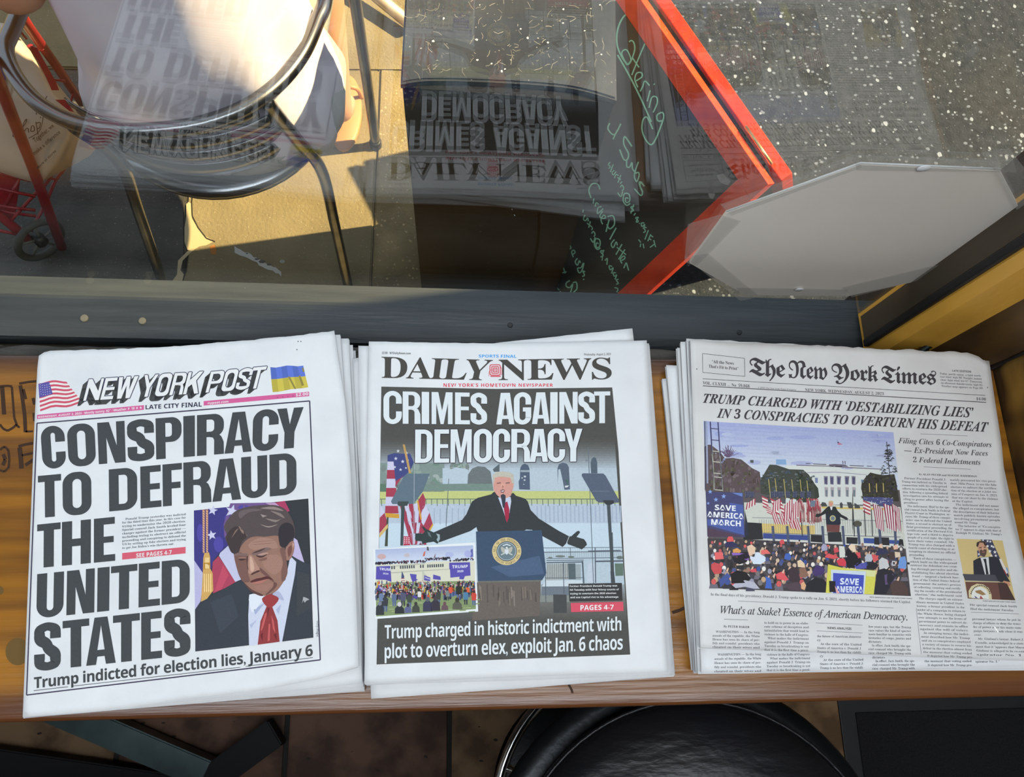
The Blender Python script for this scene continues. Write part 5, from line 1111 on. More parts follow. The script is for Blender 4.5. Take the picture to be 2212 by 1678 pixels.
for k in range(70):
    y = rnd.uniform(600, 1150); hw = 18+(y-590)*0.26; x = 1690+rnd.uniform(-hw, hw)+(y-600)*.02; n_(N2, [(x-34, y+18), (x, y-14), (x+36, y+20), (x, y+8)], rnd.choice(((62, 62, 66), (74, 74, 82), (54, 56, 54))), 4)
for x, y in ((1360, 1230), (1480, 1220), (1640, 1230), (1785, 1240), (1940, 1240), (2065, 1260)): pr.line(F, N1((x, y), (0, 0))[0], N1((x+40, y+360), (0, 0))[0], 1.5, ink(186, 170, 104), 5)
for x in (1340, 1470, 1595): pr.line(F, N2((x, 1310), (0, 0))[0], N2((x+8, 1470), (0, 0))[0], 1.8, ink(196, 176, 110), 5)
# stage zone
pr.poly(F, [(1607, 1085), (1945, 1095), (1958, 1185), (1610, 1165)], ink(198, 202, 196), 4)
pr.poly(F, [(1638, 1130), (1760, 1135), (1760, 1155), (1640, 1150)], ink(208, 186, 120), 5); pr.poly(F, [(1762, 1094), (1930, 1098), (1930, 1102), (1762, 1098)], ink(206, 184, 110), 5)
for x in range(1640, 1950, 5): pr.line(F, (x, 1122), (x+1.2, 1152), .55, ink(96, 102, 118), 6)
pr.line(F, (1625, 1118), (1950, 1126), .9, ink(90, 96, 112), 6); pr.line(F, (1648, 1151), (1945, 1160), 1.2, ink(80, 84, 100), 6)
pr.poly(F, [(1648, 1152), (1745, 1156), (1745, 1167), (1648, 1163)], ink(64, 78, 140), 7); pr.poly(F, [(1865, 1162), (1888, 1163), (1889, 1174), (1866, 1173)], ink(64, 84, 150), 7); pr.poly(F, [(1918, 1166), (1942, 1167), (1943, 1175), (1919, 1174)], ink(64, 84, 150), 7)
pr.poly(F, [(1615, 1165), (1950, 1176), (1952, 1184), (1615, 1172)], ink(206, 208, 208), 7)
for x in (1669, 1700, 1745, 1776, 1820, 1853, 1899, 1932): pr.line(F, (x, 1136), (x+3, 1176), 5.5, ink(80, 88, 112), 8)
for q4 in ([(1612, 1128), (1645, 1130), (1648, 1165), (1605, 1166)], [(1751, 1155), (1775, 1156), (1776, 1172), (1751, 1170)], [(1828, 1160), (1852, 1161), (1852, 1175), (1828, 1174)], [(1888, 1160), (1920, 1161), (1921, 1178), (1888, 1176)], [(1942, 1164), (1950, 1165), (1952, 1180), (1940, 1178)]): pr.poly(F, q4, ink(50, 50, 54), 8)
# small stage flags
def flag(f, x, y, w, h, sk, n=7, l=8, canton=False):
    for i in range(n):
        a = [(x+sk*i/n*h, y+h*i/n), (x+w+sk*i/n*h, y+h*i/n+w*.45), (x+w+sk*(i+1)/n*h, y+h*(i+1)/n+w*.45), (x+sk*(i+1)/n*h, y+h*(i+1)/n)]
        n_(f, a, (172, 74, 92) if i % 2 == 0 else (224, 220, 218), l)
for x, y, w, h, sk in ((1015, 75, 90, 170, .1), (1140, 110, 70, 230, .35), (1250, 120, 60, 210, .3), (1050, 210, 100, 120, .4)): flag(N3, x, y, w, h, sk)
for x0, y0, dx, dy, hh in ((1480, 110, -120, 300, 110), (1570, 130, -110, 290, 100), (1300, 110, -110, 180, 60), (920, 110, -130, 110, 80)):
    for i in range(7):
        t0, t1 = i/7, (i+1)/7; a = [(x0+dx*t0, y0+hh*t0), (x0+dx*t1, y0+hh*t1), (x0+dx*t1*1.15, y0+hh*t1+dy*.9), (x0+dx*t0*1.15, y0+hh*t0+dy*.9)]
        n_(N3, a, (168, 72, 92) if i % 2 == 0 else (222, 216, 216), 9)
for x0, y0 in ((1270, 340), (1400, 400), (1480, 420), (1160, 330), (1680, 330)):
    for i in range(5): n_(N3, [(x0+i*14, y0), (x0+i*14+14, y0), (x0+i*16+70, y0+170), (x0+i*16+55, y0+170)], (168, 72, 92) if i % 2 == 0 else (222, 216, 216), 9)
for x0 in (760, 830, 1140, 1200, 1270, 1370, 1480, 1590, 1690):
    n_(N3, [(x0, 10), (x0+75, 10), (x0+70, 90), (x0+10, 110)], (62, 66, 92), 7)
    for i in range(9): n_(N3, circ(x0+12+(i % 3)*24, 22+(i//3)*28, 4, 4, 5), (200, 204, 214), 8)
flag(N4, 1008, 140, 110, 180, .0); 
for x0, w_ in ((1150, 150), (1310, 190), (1440, 110)):
    for i in range(9):
        t0 = i/9; t1 = (i+1)/9; n_(N4, [(x0+w_*t0, 190+70*t0), (x0+w_*t1, 190+70*t1), (x0+w_*t1*.75+60, 560+60*t1), (x0+w_*t0*.75+60, 560+60*t0)], (150, 62, 84) if i % 2 == 0 else (220, 218, 222), 9)
n_(N4, [(1010, 90), (1110, 95), (1330, 100), (1460, 120), (1460, 200), (1330, 250), (1200, 190), (1010, 140)], (76, 82, 128), 8)
for i in range(40): n_(N4, circ(rnd.uniform(1030, 1460), rnd.uniform(100, 200), 5, 5, 5), (206, 210, 226), 10)
for x0 in (40, 150, 210, 250, 290):
    for i in range(6): n_(N4, [(x0+i*9, 110+i*18), (x0+40+i*9, 130+i*18), (x0+60+i*9, 470), (x0+10+i*9, 480)], (168, 72, 86) if i % 2 == 0 else (224, 214, 210), 9)
n_(N4, [(215, 150), (290, 150), (280, 240), (205, 240)], (108, 122, 140), 10)
# figure at lectern on the stage
n_(N4, [(440, 270), (480, 235), (590, 240), (620, 300), (680, 360), (760, 400), (785, 430), (750, 440), (640, 385), (650, 500), (450, 500), (440, 345), (330, 400), (285, 395), (295, 350), (370, 340)], (48, 50, 52), 11)
n_(N4, circ(520, 195, 34, 44, 10), (206, 150, 130), 12); n_(N4, [(485, 180), (495, 155), (550, 155), (558, 190), (520, 168)], (200, 176, 140), 13); n_(N4, [(505, 240), (545, 240), (535, 290), (520, 290)], (220, 222, 226), 12)
n_(N4, [(440, 350), (655, 355), (668, 490), (655, 515), (450, 510)], (44, 50, 62), 12); n_(N4, circ(547, 417, 45, 46, 14), (206, 196, 140), 13); n_(N4, circ(547, 417, 32, 34, 14), (110, 124, 140), 14)
n_(N4, [(450, 512), (655, 515), (650, 625), (465, 620)], (110, 70, 70), 12); n_(N4, [(470, 625), (670, 625), (690, 770), (480, 770)], (52, 54, 58), 12)
for a in ([(350, 240), (390, 170), (440, 180), (470, 235)], [(760, 170), (830, 175), (860, 265), (790, 265)], [(875, 180), (960, 235), (960, 265), (880, 265)], [(655, 190), (680, 170), (700, 200), (698, 262), (662, 262)]): n_(N4, a, (74, 76, 80), 7)
for c in ((920, 500, 70, 50), (850, 300, 8, 300)): n_(N4, circ(*c, n=9), (84, 84, 76), 7)
for x in (70, 855, 1025, 1130): pr.line(F, N4((x, 280), (0, 0))[0], N4((x+20, 690), (0, 0))[0], 1.8, ink(52, 52, 60), 8)
# march banner
bq = N3((168, 15), (728, 30), (760, 700), (195, 690)); pr.poly(F, bq, ink(74, 74, 112), 12)
n_(N3, [(560, 30), (722, 35), (722, 90)], (104, 130, 196), 13); n_(N3, [(530, 180), (735, 215), (748, 670), (200, 520), (195, 430), (500, 420), (530, 300)], (80, 96, 164), 13)
n_(N3, [(198, 560), (735, 690), (196, 690)], (84, 66, 84), 13)
for c in ((235, 15, 36), (322, 135, 38), (440, 85, 40), (205, 190, 26)): pr.poly(F, N3(*star(*c)), ink(132, 160, 222), 14)
for s_, q5 in (('SAVE', [(305, 210), (622, 226), (622, 306), (305, 290)]), ('AMERICA', [(190, 312), (745, 348), (745, 430), (190, 392)]), ('MARCH', [(250, 428), (698, 456), (698, 538), (250, 510)])): pr.text(F, s_, N3(*q5), 'b', ink(226, 230, 238), 14, res=3, off=0.012)
n_(N3, [(760, 300), (800, 490), (805, 680), (760, 690)], (50, 54, 70), 12)
# crowd
pr.poly(F, [(1528, 1163), (1615, 1165), (1750, 1172), (1952, 1184), (1967.2, 1286.8), (1534, 1269.5)], ink(70, 66, 70), 8)
HP = ((186, 92, 98), (60, 58, 64), (150, 120, 104), (88, 80, 84), (176, 150, 132), (110, 98, 92), (72, 70, 84), (200, 176, 156), (70, 60, 58), (150, 150, 170), (52, 50, 54), (206, 96, 96), (214, 210, 206), (96, 76, 70), (80, 90, 140), (190, 160, 130), (120, 116, 120), (226, 224, 222), (66, 84, 150))
for row in range(12):
    v = row/11; n = int(30-12*v)
    for i in range(n):
        u = (i+rnd.uniform(.1, .9))/n; x0 = 1530+u*422+v*8; y0 = 1172+v*96+u*8+rnd.uniform(-4, 4); s = 3.4+v*3.6
        if y0 > 1263 or x0 > 1955: continue
        c = rnd.choice(((58, 58, 66), (48, 46, 50), (76, 76, 96), (90, 84, 90), (66, 60, 58), (110, 106, 120), (60, 56, 64), (84, 80, 84)))
        pr.poly(F, [(x0-s*1.5, y0+s*2.2), (x0-s*1.1, y0+s*.7), (x0+s*1.1, y0+s*.7), (x0+s*1.5, y0+s*2.2)], ink(*c), 9+row*.5)
        pr.poly(F, circ(x0, y0, s*.85, s, 8), ink(*rnd.choice(HP)), 9.4+row*.5)
        if rnd.random() < .3: pr.poly(F, [(x0+s, y0-s*.2), (x0+s*1.7, y0-s*1.4), (x0+s*2.1, y0-s*1.2), (x0+s*1.6, y0+s*.6)], ink(214, 178, 158), 9.6+row*.5)
        if rnd.random() < .16: pr.poly(F, [(x0+s*1.2, y0-s*2.1), (x0+s*2.3, y0-s*2.0), (x0+s*2.2, y0-s*1.1), (x0+s*1.2, y0-s*1.2)], ink(54, 56, 64), 9.7+row*.5)
T = 16
for f, pts, c in ((N3, [(835, 985), (900, 1000), (920, 930), (960, 925), (1000, 960), (1070, 1000), (1070, 1060), (1000, 1110), (900, 1105), (840, 1030)], (206, 218, 236)), (N3, [(560, 1000), (640, 1010), (680, 930), (800, 925), (830, 1000), (780, 1080), (680, 1110), (600, 1080)], (44, 42, 48)),
                  (N3, [(250, 1110), (300, 1080), (380, 1110), (415, 1180), (400, 1250), (300, 1260), (250, 1180)], (196, 82, 86)), (N3, [(275, 1200), (400, 1190), (400, 1245), (300, 1255)], (80, 56, 56)), (N3, [(490, 730), (510, 690), (570, 690), (590, 740), (580, 770), (490, 770)], (214, 92, 96)), (N3, [(460, 790), (560, 760), (640, 810), (630, 850), (470, 850)], (56, 56, 92)),
                  (N3, [(1280, 780), (1300, 740), (1345, 740), (1358, 800), (1300, 810)], (206, 84, 92)), (N3, [(1350, 1030), (1370, 950), (1430, 940), (1460, 1000), (1440, 1050)], (72, 102, 180)), (N3, [(1005, 900), (1090, 885), (1150, 950), (1000, 960)], (222, 112, 108)), (N3, [(300, 930), (420, 925), (440, 1030), (310, 1040)], (220, 104, 106)),
                  (N3, [(790, 840), (860, 810), (920, 860), (910, 930), (830, 990), (800, 900)], (222, 192, 170)), (N3, [(575, 890), (640, 865), (700, 900), (690, 935), (580, 935)], (212, 156, 92)), (N3, [(560, 935), (820, 950), (815, 1050), (760, 1040), (700, 970), (570, 975)], (140, 106, 190)),
                  (N3, [(540, 1260), (640, 1200), (780, 1230), (850, 1330), (760, 1390), (560, 1400)], (40, 38, 40)), (N3, [(570, 1430), (640, 1370), (760, 1350), (900, 1380), (985, 1480), (900, 1480), (760, 1450), (620, 1470)], (176, 178, 196)), (N3, [(1070, 1290), (1140, 1320), (1170, 1480), (1060, 1470), (1080, 1400)], (72, 104, 190)), (N3, [(370, 1350), (490, 1240), (550, 1290), (390, 1460)], (72, 88, 150)),
                  (N3, [(1225, 1260), (1300, 1225), (1360, 1260), (1420, 1340), (1380, 1360), (1240, 1330)], (214, 92, 100)), (N3, [(1410, 1200), (1480, 1140), (1560, 1180), (1590, 1320), (1560, 1380), (1430, 1370)], (66, 56, 62)), (N3, [(1340, 1420), (1560, 1370), (1620, 1520), (1440, 1500)], (84, 70, 80)), (N3, [(820, 1200), (920, 1170), (940, 1230), (860, 1230)], (206, 84, 96)), (N3, [(625, 1130), (745, 1120), (748, 1190), (630, 1180)], (50, 54, 58)),
                  (N4, [(245, 1200), (300, 1120), (380, 1140), (430, 1190), (400, 1260), (280, 1290), (245, 1240)], (74, 60, 110)), (N4, [(150, 1400), (280, 1310), (400, 1330), (450, 1380), (440, 1530), (140, 1520)], (44, 44, 50)), (N4, [(600, 1060), (650, 1020), (720, 1025), (750, 1080), (740, 1140), (640, 1130)], (206, 70, 84)), (N4, [(430, 985), (480, 945), (600, 985), (640, 1010), (560, 1030), (430, 1005)], (212, 90, 96)),
                  (N4, [(730, 950), (770, 880), (840, 910), (960, 1020), (990, 1080), (860, 1170), (760, 1160)], (40, 38, 44)), (N4, [(780, 850), (820, 800), (880, 820), (900, 920), (840, 930)], (228, 206, 184)), (N4, [(640, 830), (720, 840), (735, 940), (765, 1000), (650, 1010)], (206, 210, 206)), (N4, [(1030, 1000), (1070, 950), (1130, 960), (1150, 1030), (1130, 1070), (1040, 1070)], (180, 186, 200)), (N4, [(870, 1130), (920, 1090), (1040, 1090), (1060, 1170), (900, 1185)], (88, 88, 168)),
                  (N4, [(1060, 1080), (1160, 1070), (1240, 1120), (1190, 1190), (1090, 1170)], (46, 46, 54)), (N4, [(1130, 960), (1210, 970), (1240, 1040), (1160, 1080)], (206, 92, 96)), (N4, [(1240, 1050), (1290, 1005), (1370, 1040), (1400, 1150), (1250, 1190)], (196, 198, 204)), (N4, [(1170, 1560), (1220, 1200), (1300, 1180), (1440, 1200), (1500, 1280), (1350, 1560)], (48, 48, 56)), (N4, [(1325, 1270), (1450, 1250), (1500, 1310), (1440, 1400), (1340, 1420)], (96, 80, 120)),
                  (N4, [(1545, 1060), (1570, 1000), (1640, 990), (1660, 1080), (1650, 1180), (1530, 1170)], (112, 150, 214)), (N4, [(1410, 1420), (1480, 1350), (1600, 1370), (1680, 1480), (1685, 1580), (1440, 1570)], (84, 68, 66)), (N4, [(370, 850), (400, 800), (450, 810), (465, 900), (380, 910)], (164, 162, 190)), (N4, [(560, 870), (620, 850), (640, 920), (570, 940)], (206, 84, 92)), (N4, [(1460, 850), (1490, 810), (1530, 830), (1530, 880), (1470, 890)], (222, 180, 164)), (N4, [(1225, 850), (1260, 800), (1300, 830), (1300, 870)], (222, 190, 170)), (N4, [(1190, 950), (1240, 880), (1340, 880), (1400, 940), (1200, 980)], (58, 60, 88)),
                  (N4, [(890, 930), (960, 930), (970, 1010), (930, 1020)], (208, 84, 92)), (N4, [(1480, 920), (1560, 930), (1570, 1000), (1490, 1010)], (216, 196, 176)), (N4, [(1390, 930), (1480, 930), (1490, 1040), (1400, 1040)], (74, 62, 62)), (N4, [(10, 1060), (60, 1040), (120, 1100), (130, 1160), (20, 1150)], (222, 200, 170)), (N4, [(40, 1170), (130, 1150), (180, 1280), (130, 1310), (50, 1300)], (136, 104, 90)), (N4, [(66, 1400), (110, 1370), (145, 1430), (120, 1500), (70, 1480)], (214, 168, 130))):
    n_(f, pts, c, T)
n_(N4, [(475, 1110), (700, 1165), (1205, 1205), (1165, 1565), (440, 1540)], (206, 204, 92), 17); n_(N4, [(520, 1190), (1050, 1215), (1020, 1560), (520, 1545)], (196, 210, 226), 18); n_(N4, [(550, 1240), (1018, 1275), (1000, 1560), (550, 1545)], (72, 84, 182), 19); n_(N4, [(700, 1170), (1200, 1210), (1180, 1300), (1055, 1290), (1050, 1215)], (210, 214, 160), 18)
pr.text(F, 'SAVE', N4((658, 1320), (940, 1330), (935, 1425), (655, 1410)), 'b', ink(214, 224, 240), 20, res=3, off=0.02); pr.text(F, 'AMERICA', N4((590, 1440), (1000, 1450), (1000, 1540), (600, 1530)), 'b', ink(214, 224, 240), 20, res=3, off=0.02)
n_(N4, [(490, 1360), (585, 1365), (590, 1530), (495, 1530)], (44, 40, 44), 21); n_(N4, [(575, 1430), (650, 1545), (600, 1545)], (214, 160, 160), 21)
for c, cc in (((1440, 1100, 26, 40), (226, 226, 230)),): n_(N4, [(1440, 1060), (1490, 1062), (1492, 1130), (1448, 1128)], cc, 18); n_(N4, [(1450, 1072), (1482, 1074), (1484, 1118), (1456, 1116)], (60, 62, 66), 19)
# small portrait photograph
F = 'portrait'
def q6(pts, c, l): pr.poly(F, N6(*pts), ink(*c), l)
q6([(540, 68), (1045, 88), (1185, 745), (663, 725)], (200, 180, 128), 1)
q6([(800, 76), (925, 80), (1010, 270), (1050, 360), (1115, 470), (1110, 500), (960, 300), (900, 200), (870, 150)], (62, 64, 88), 2)
q6([(765, 200), (810, 180), (810, 250), (770, 275)], (66, 70, 100), 2)
for c in ((880, 95, 16), (910, 100, 16), (880, 150, 18), (925, 150, 18), (905, 205, 20), (960, 215, 22), (945, 160, 16), (970, 255, 18), (920, 255, 16), (830, 85, 14), (785, 238, 18)): pr.poly(F, N6(*star(*c)), ink(222, 222, 226), 3)
q6([(1000, 290), (1030, 290), (1100, 440), (1080, 460)], (212, 208, 210), 3); q6([(985, 300), (1003, 295), (1095, 470), (1075, 470)], (150, 60, 64), 3); q6([(1080, 380), (1100, 390), (1110, 450), (1095, 440)], (120, 150, 206), 3)
q6([(722, 310), (770, 285), (810, 270), (960, 265), (1005, 290), (1060, 430), (1130, 545), (1060, 530), (1045, 545), (730, 530), (725, 400)], (48, 50, 58), 4)
q6([(800, 275), (890, 270), (905, 460), (850, 460), (815, 330)], (206, 208, 214), 5); q6([(830, 290), (862, 288), (868, 340), (890, 458), (862, 460), (848, 340)], (44, 46, 52), 6)
q6([(762, 140), (775, 105), (820, 95), (860, 110), (872, 170), (868, 220), (845, 265), (820, 262), (785, 215)], (190, 146, 122), 6)
q6([(755, 150), (760, 110), (800, 92), (850, 98), (870, 140), (850, 150), (830, 112), (790, 110), (772, 160)], (66, 54, 50), 7)
q6([(790, 205), (800, 190), (850, 185), (868, 190), (865, 235), (845, 268), (815, 262), (795, 235)], (92, 74, 68), 7); q6([(815, 212), (850, 208), (848, 220), (818, 222)], (150, 104, 92), 8)
q6([(785, 165), (812, 160), (812, 170), (788, 174)], (80, 60, 56), 8); q6([(835, 158), (860, 155), (862, 164), (838, 168)], (80, 60, 56), 8); q6([(818, 165), (830, 163), (834, 195), (818, 197)], (206, 164, 138), 8)
q6([(1050, 530), (1110, 540), (1135, 580), (1110, 590), (1060, 560)], (190, 140, 112), 7)
q6([(605, 455), (960, 465), (1000, 540), (635, 530)], (76, 76, 84), 7); q6([(632, 527), (1010, 538), (1012, 548), (634, 540)], (190, 182, 150), 8)
q6([(634, 540), (1080, 550), (1183, 744), (663, 724)], (104, 72, 66), 7); q6([(990, 545), (1090, 560), (1183, 744), (1020, 736)], (74, 56, 54), 8)
q6([(672, 715), (670, 640), (700, 590), (760, 562), (830, 570), (890, 610), (920, 680), (925, 734)], (206, 196, 160), 9); q6([(700, 718), (705, 650), (740, 605), (800, 595), (860, 625), (892, 690), (895, 732)], (214, 216, 214), 10)
for k in range(16):
    a = math.radians(190+k*10.5); cx, cy = 800+105*math.cos(a), 690+108*math.sin(a); q6(circ(cx, cy, 8, 9, 5), (84, 76, 66), 11)
q6([(740, 640), (800, 630), (860, 680), (820, 690), (750, 660)], (150, 120, 84), 11); q6([(730, 690), (770, 720), (745, 720)], (80, 84, 130), 11); q6([(800, 690), (830, 728), (790, 726)], (160, 80, 84), 11)
# tear in the paper
pr.poly('paper_tear', [(2145, 1352), (2150, 1353), (2158, 1366), (2154, 1366)], ink(236, 238, 240), 2)
pr.build(page_of(times), {'masthead': 'blackletter title line', 'photograph': 'wide colour photograph of a rally with crowd, flags and a white building', 'portrait': 'small photograph of a bearded man in a suit at a lectern'}, lift=3.5e-5)
pr = Print(t1map)
def strip(x0, x1, ls, y0, ind=(), k0=0): para(pr, 'article_text', ls, x0, x1, y0, 8.6, 1.0, ind=ind)
para(pr, 'article_text', P1, 1543, 1644, 1416, 9.0, -1.0, ind=(0,)); para(pr, 'article_text', P2[3:], 1656, 1750, 1416, 8.4, -1.0, ind=(1,)); para(pr, 'article_text', P3[1:], 1771, 1865, 1419, 8.6, -1.0, ind=(1,)); para(pr, 'article_text', P4[4:], 1884, 1976, 1422, 8.0, -0.5, ind=(1,))
para(pr, 'article_text', ['the moment that voting ended.', 'It depicted how Mr. Trump pro-'], 1997, 2100, 1430, 8.6, 0, ind=(1,)); para(pr, 'article_text', ['spirator No. 1."'], 2107, 2210, 1431, 8.6, 0)
pr.build(page_of(t1n))

# ------------------------------------------------------------------ under the counter
st = empty('bar_stool', (0.286, -0.326, 0.0)); tag(st, 'round black vinyl bar stool with chrome foot ring in front of the counter', 'stool')
SXc, SYc = 0.286, -0.328
loft('seat', disc_rings(SXc, SYc, [(0.0005, 0.725), (0.18, 0.722), (0.222, 0.728), (0.233, 0.742), (0.233, 0.752), (0.226, 0.765), (0.205, 0.776), (0.16, 0.783), (0.10, 0.782), (0.05, 0.778), (0.0005, 0.777)], 64), M['leather'], st)
tube('piping', [(SXc+0.2345*math.cos(a*math.pi/36), SYc+0.2345*math.sin(a*math.pi/36), 0.752) for a in range(72)], 0.0022, M['leather'], st, 8, True)
tube('piping', [(SXc+0.2345*math.cos(a*math.pi/36), SYc+0.2345*math.sin(a*math.pi/36), 0.738) for a in range(72)], 0.0022, M['leather'], st, 8, True)
loft('seat_rim', disc_rings(SXc, SYc, [(0.0005, 0.69), (0.245, 0.69), (0.262, 0.696), (0.264, 0.704), (0.260, 0.712), (0.245, 0.716), (0.0005, 0.716)], 64), M['black_metal'], st)
tube('pedestal', [(SXc, SYc, 0.02), (SXc, SYc, 0.69)], 0.028, M['chrome'], st, 20)
RX, RY_ = 0.325, -0.325
tube('foot_ring', [(RX+0.252*math.cos(a*math.pi/36), RY_+0.252*math.sin(a*math.pi/36), 0.26) for a in range(72)], 0.0095, M['chrome'], st, 14, True)
for a in (40, 160, 280):
    tube('ring_spoke', [(SXc, SYc, 0.26), (RX+0.25*math.cos(math.radians(a)), RY_+0.25*math.sin(math.radians(a)), 0.26)], 0.007, M['chrome'], st, 10)
loft('base', disc_rings(SXc, SYc, [(0.0005, 0.0), (0.20, 0.0), (0.205, 0.006), (0.19, 0.014), (0.06, 0.03), (0.03, 0.045), (0.0005, 0.046)], 48), M['black_metal'], st)
c0_ = P(1281, 1537, 0.60); c1_ = P(1300, 1562, 0.69)
box('hook', (c1_.x-0.010, c1_.y-0.004, 0.66), (c1_.x+0.008, c1_.y+0.02, 0.70), M['black_metal'], st, 0.003)

tb = empty('table_base', (-0.5, -0.29, 0.0)); tag(tb, 'dark steel cross foot of a table on the tiled floor, bottom left', 'table base')
def foot(a, b, w, h, z, m):
    a, b = Vector(a), Vector(b); d = (b-a).normalized(); n = Vector((-d.y, d.x, 0))*w/2
    bm = bmesh.new(); prism(bm, [Vector((p.x, p.y, z)) for p in (a+n, b+n, b-n, a-n)], (0, 0, h)); bmesh.ops.bevel(bm, geom=list(bm.edges), offset=0.003, segments=2, affect='EDGES')
    return obj('foot', bm, m, tb)
foot((-0.478, -0.270, 0), (-0.86, -0.112, 0), 0.052, 0.05, 0.012, M['steel'])
M['iron'] = mat('black_cast_iron', (0.006, 0.006, 0.007, 1), 0.65, spec=0.2)
foot((-0.53, -0.32, 0), (-0.352, -0.197, 0), 0.056, 0.05, 0.010, M['iron'])
foot((-0.53, -0.30, 0), (-1.05, -0.215, 0), 0.06, 0.045, 0.010, M['iron'])
tube('column', [(-0.53, -0.335, 0.0), (-0.53, -0.335, 0.70)], 0.035, M['black_metal'], tb, 16)
loft('table_top', disc_rings(-0.56, -0.60, [(0.0005, 0.70), (0.30, 0.70), (0.305, 0.712), (0.30, 0.725), (0.0005, 0.725)], 48), M['wood'], tb)
mt_ = empty('door_mat', (1.2, -0.6, 0)); tag(mt_, 'black carpet doormat with raised rubber border on the floor', 'doormat')
box('border', (0.832, -1.10, 0.0005), (1.60, -0.165, 0.006), M['matedge'], mt_, 0.002)
box('pile', (0.866, -1.066, 0.0062), (1.566, -0.196, 0.0105), M['mat'], mt_, 0.002)

# ------------------------------------------------------------------ outside: pavement
M['conc'] = mat('smooth_concrete', (0.23, 0.195, 0.115, 1), 0.9, spec=0.2, col2=(0.16, 0.135, 0.08, 1), nscale=5, ndetail=8, bump=1.2, bscale=120)
speckle(M['conc'], 260, 0.30, (0.36, 0.33, 0.26, 1), keep=0.22); speckle(M['conc'], 150, 0.25, (0.13, 0.12, 0.10, 1), keep=0.12)
M['aggr'] = mat('exposed_aggregate', (0.25, 0.205, 0.11, 1), 0.9, spec=0.2, col2=(0.15, 0.125, 0.07, 1), nscale=9, ndetail=8, bump=1.6, bscale=140)
speckle(M['aggr'], 110, 0.42, (0.38, 0.30, 0.17, 1), keep=0.45, soft=0.1); speckle(M['aggr'], 170, 0.40, (0.30, 0.27, 0.20, 1), keep=0.35, soft=0.1)
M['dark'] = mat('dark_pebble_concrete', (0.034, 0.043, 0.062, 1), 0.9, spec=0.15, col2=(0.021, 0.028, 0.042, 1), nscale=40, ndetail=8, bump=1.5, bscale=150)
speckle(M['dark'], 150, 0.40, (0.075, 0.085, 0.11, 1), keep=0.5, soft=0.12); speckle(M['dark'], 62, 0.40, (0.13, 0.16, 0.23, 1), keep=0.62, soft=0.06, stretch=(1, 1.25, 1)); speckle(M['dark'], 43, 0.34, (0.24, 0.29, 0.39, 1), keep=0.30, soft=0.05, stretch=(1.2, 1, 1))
M['conc_shaded'] = mat('shaded_concrete', (0.075, 0.075, 0.068, 1), 0.85, col2=(0.042, 0.043, 0.041, 1), nscale=8, ndetail=8, bump=1.5, bscale=140)  # darker copy of the smooth concrete, shade put into its colour
speckle(M['conc_shaded'], 190, 0.34, (0.17, 0.165, 0.15, 1), keep=0.35, soft=0.1)
M['joint'] = mat('joint_dirt', (0.05, 0.048, 0.043, 1), 0.95, nscale=40)
M['street'] = mat('street_asphalt', (0.09, 0.09, 0.09, 1), 0.9, nscale=20)
sw = box('sidewalk', (-4, 0.36, -0.08), (5, 3.4, -0.007), M['joint']); tag(sw, kind='structure')
rd = box('street', (-14, 3.42, -0.22), (16, 16, -0.14), M['street']); tag(rd, kind='structure')
def slab(pts, m):
    bm = bmesh.new(); prism(bm, [Vector((x, y, -0.05)) for x, y in pts], (0, 0, 0.05)); bmesh.ops.bevel(bm, geom=[e for e in bm.edges if e.verts[0].co.z > -0.01 and e.verts[1].co.z > -0.01], offset=0.004, segments=2, affect='EDGES'); return obj('paving_slab', bm, m, sw)
crk = [P(x, y, 0) for x, y in ((370, 640), (400, 585), (404, 540), (402, 440), (405, 395))]
cl = [(p.x, p.y) for p in crk]
slab([(-3.9, 0.365), (cl[0][0]-0.004, 0.365)]+[(x-0.004, y) for x, y in cl]+[(-0.705, 1.40), (-3.9, 1.345)], M['conc_shaded'])
slab([(cl[0][0]+0.002, 0.365), (-0.205, 0.365), (-0.205, 1.428), (-0.695, 1.402)]+[(x+0.002, y) for x, y in cl[::-1]], M['conc'])
slab([(-0.203, 0.365), (0.33, 0.365), (0.33, 1.434), (-0.203, 1.43)], M['aggr'])
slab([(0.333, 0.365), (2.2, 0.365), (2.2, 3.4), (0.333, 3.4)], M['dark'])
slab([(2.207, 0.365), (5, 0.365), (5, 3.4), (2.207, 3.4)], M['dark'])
slab([(-3.9, 1.353), (-0.9, 1.402), (-0.9, 3.4), (-3.9, 3.4)], M['conc']); slab([(-0.893, 1.402), (0.326, 1.442), (0.326, 3.4), (-0.893, 3.4)], M['conc'])
gp = Print(lambda x, y, h: tuple(P(x, y, 0)+Vector((0, 0, h+0.0004))))
g3 = cr(0, 340, 3.95); g4 = cr(440, 340, 3.95)
gp.poly('joint_sealant', g3((1590, 400), (1610, 380), (1640, 400), (1638, 520), (1680, 590), (1750, 670), (1830, 715), (1760, 750), (1700, 760), (1640, 800), (1600, 790), (1575, 720), (1575, 600), (1590, 500)), (0.42, 0.36, 0.22, 1), 0)
gp.poly('joint_sealant', g3((1600, 800), (1640, 800), (1560, 880), (1540, 960), (1570, 1000), (1560, 1140), (1460, 1140), (1450, 1080), (1510, 1000), (1520, 880)), (0.40, 0.35, 0.22, 1), 0)
gp.path('crack_line', g3((1632, 215), (1645, 290), (1635, 380), (1640, 500), (1690, 600), (1760, 690), (1835, 720)), 3.0, (0.02, 0.018, 0.015, 1), 1)
gp.path('crack_line', g3((1590, 860), (1570, 920), (1575, 1000), (1560, 1060)), 3.0, (0.03, 0.026, 0.02, 1), 1)
gp.poly('rust_stain', g3((1790, 760), (1830, 745), (1850, 790), (1840, 830), (1800, 820)), (0.32, 0.13, 0.03, 1), 1)
rnd = random.Random(3)
pts = []
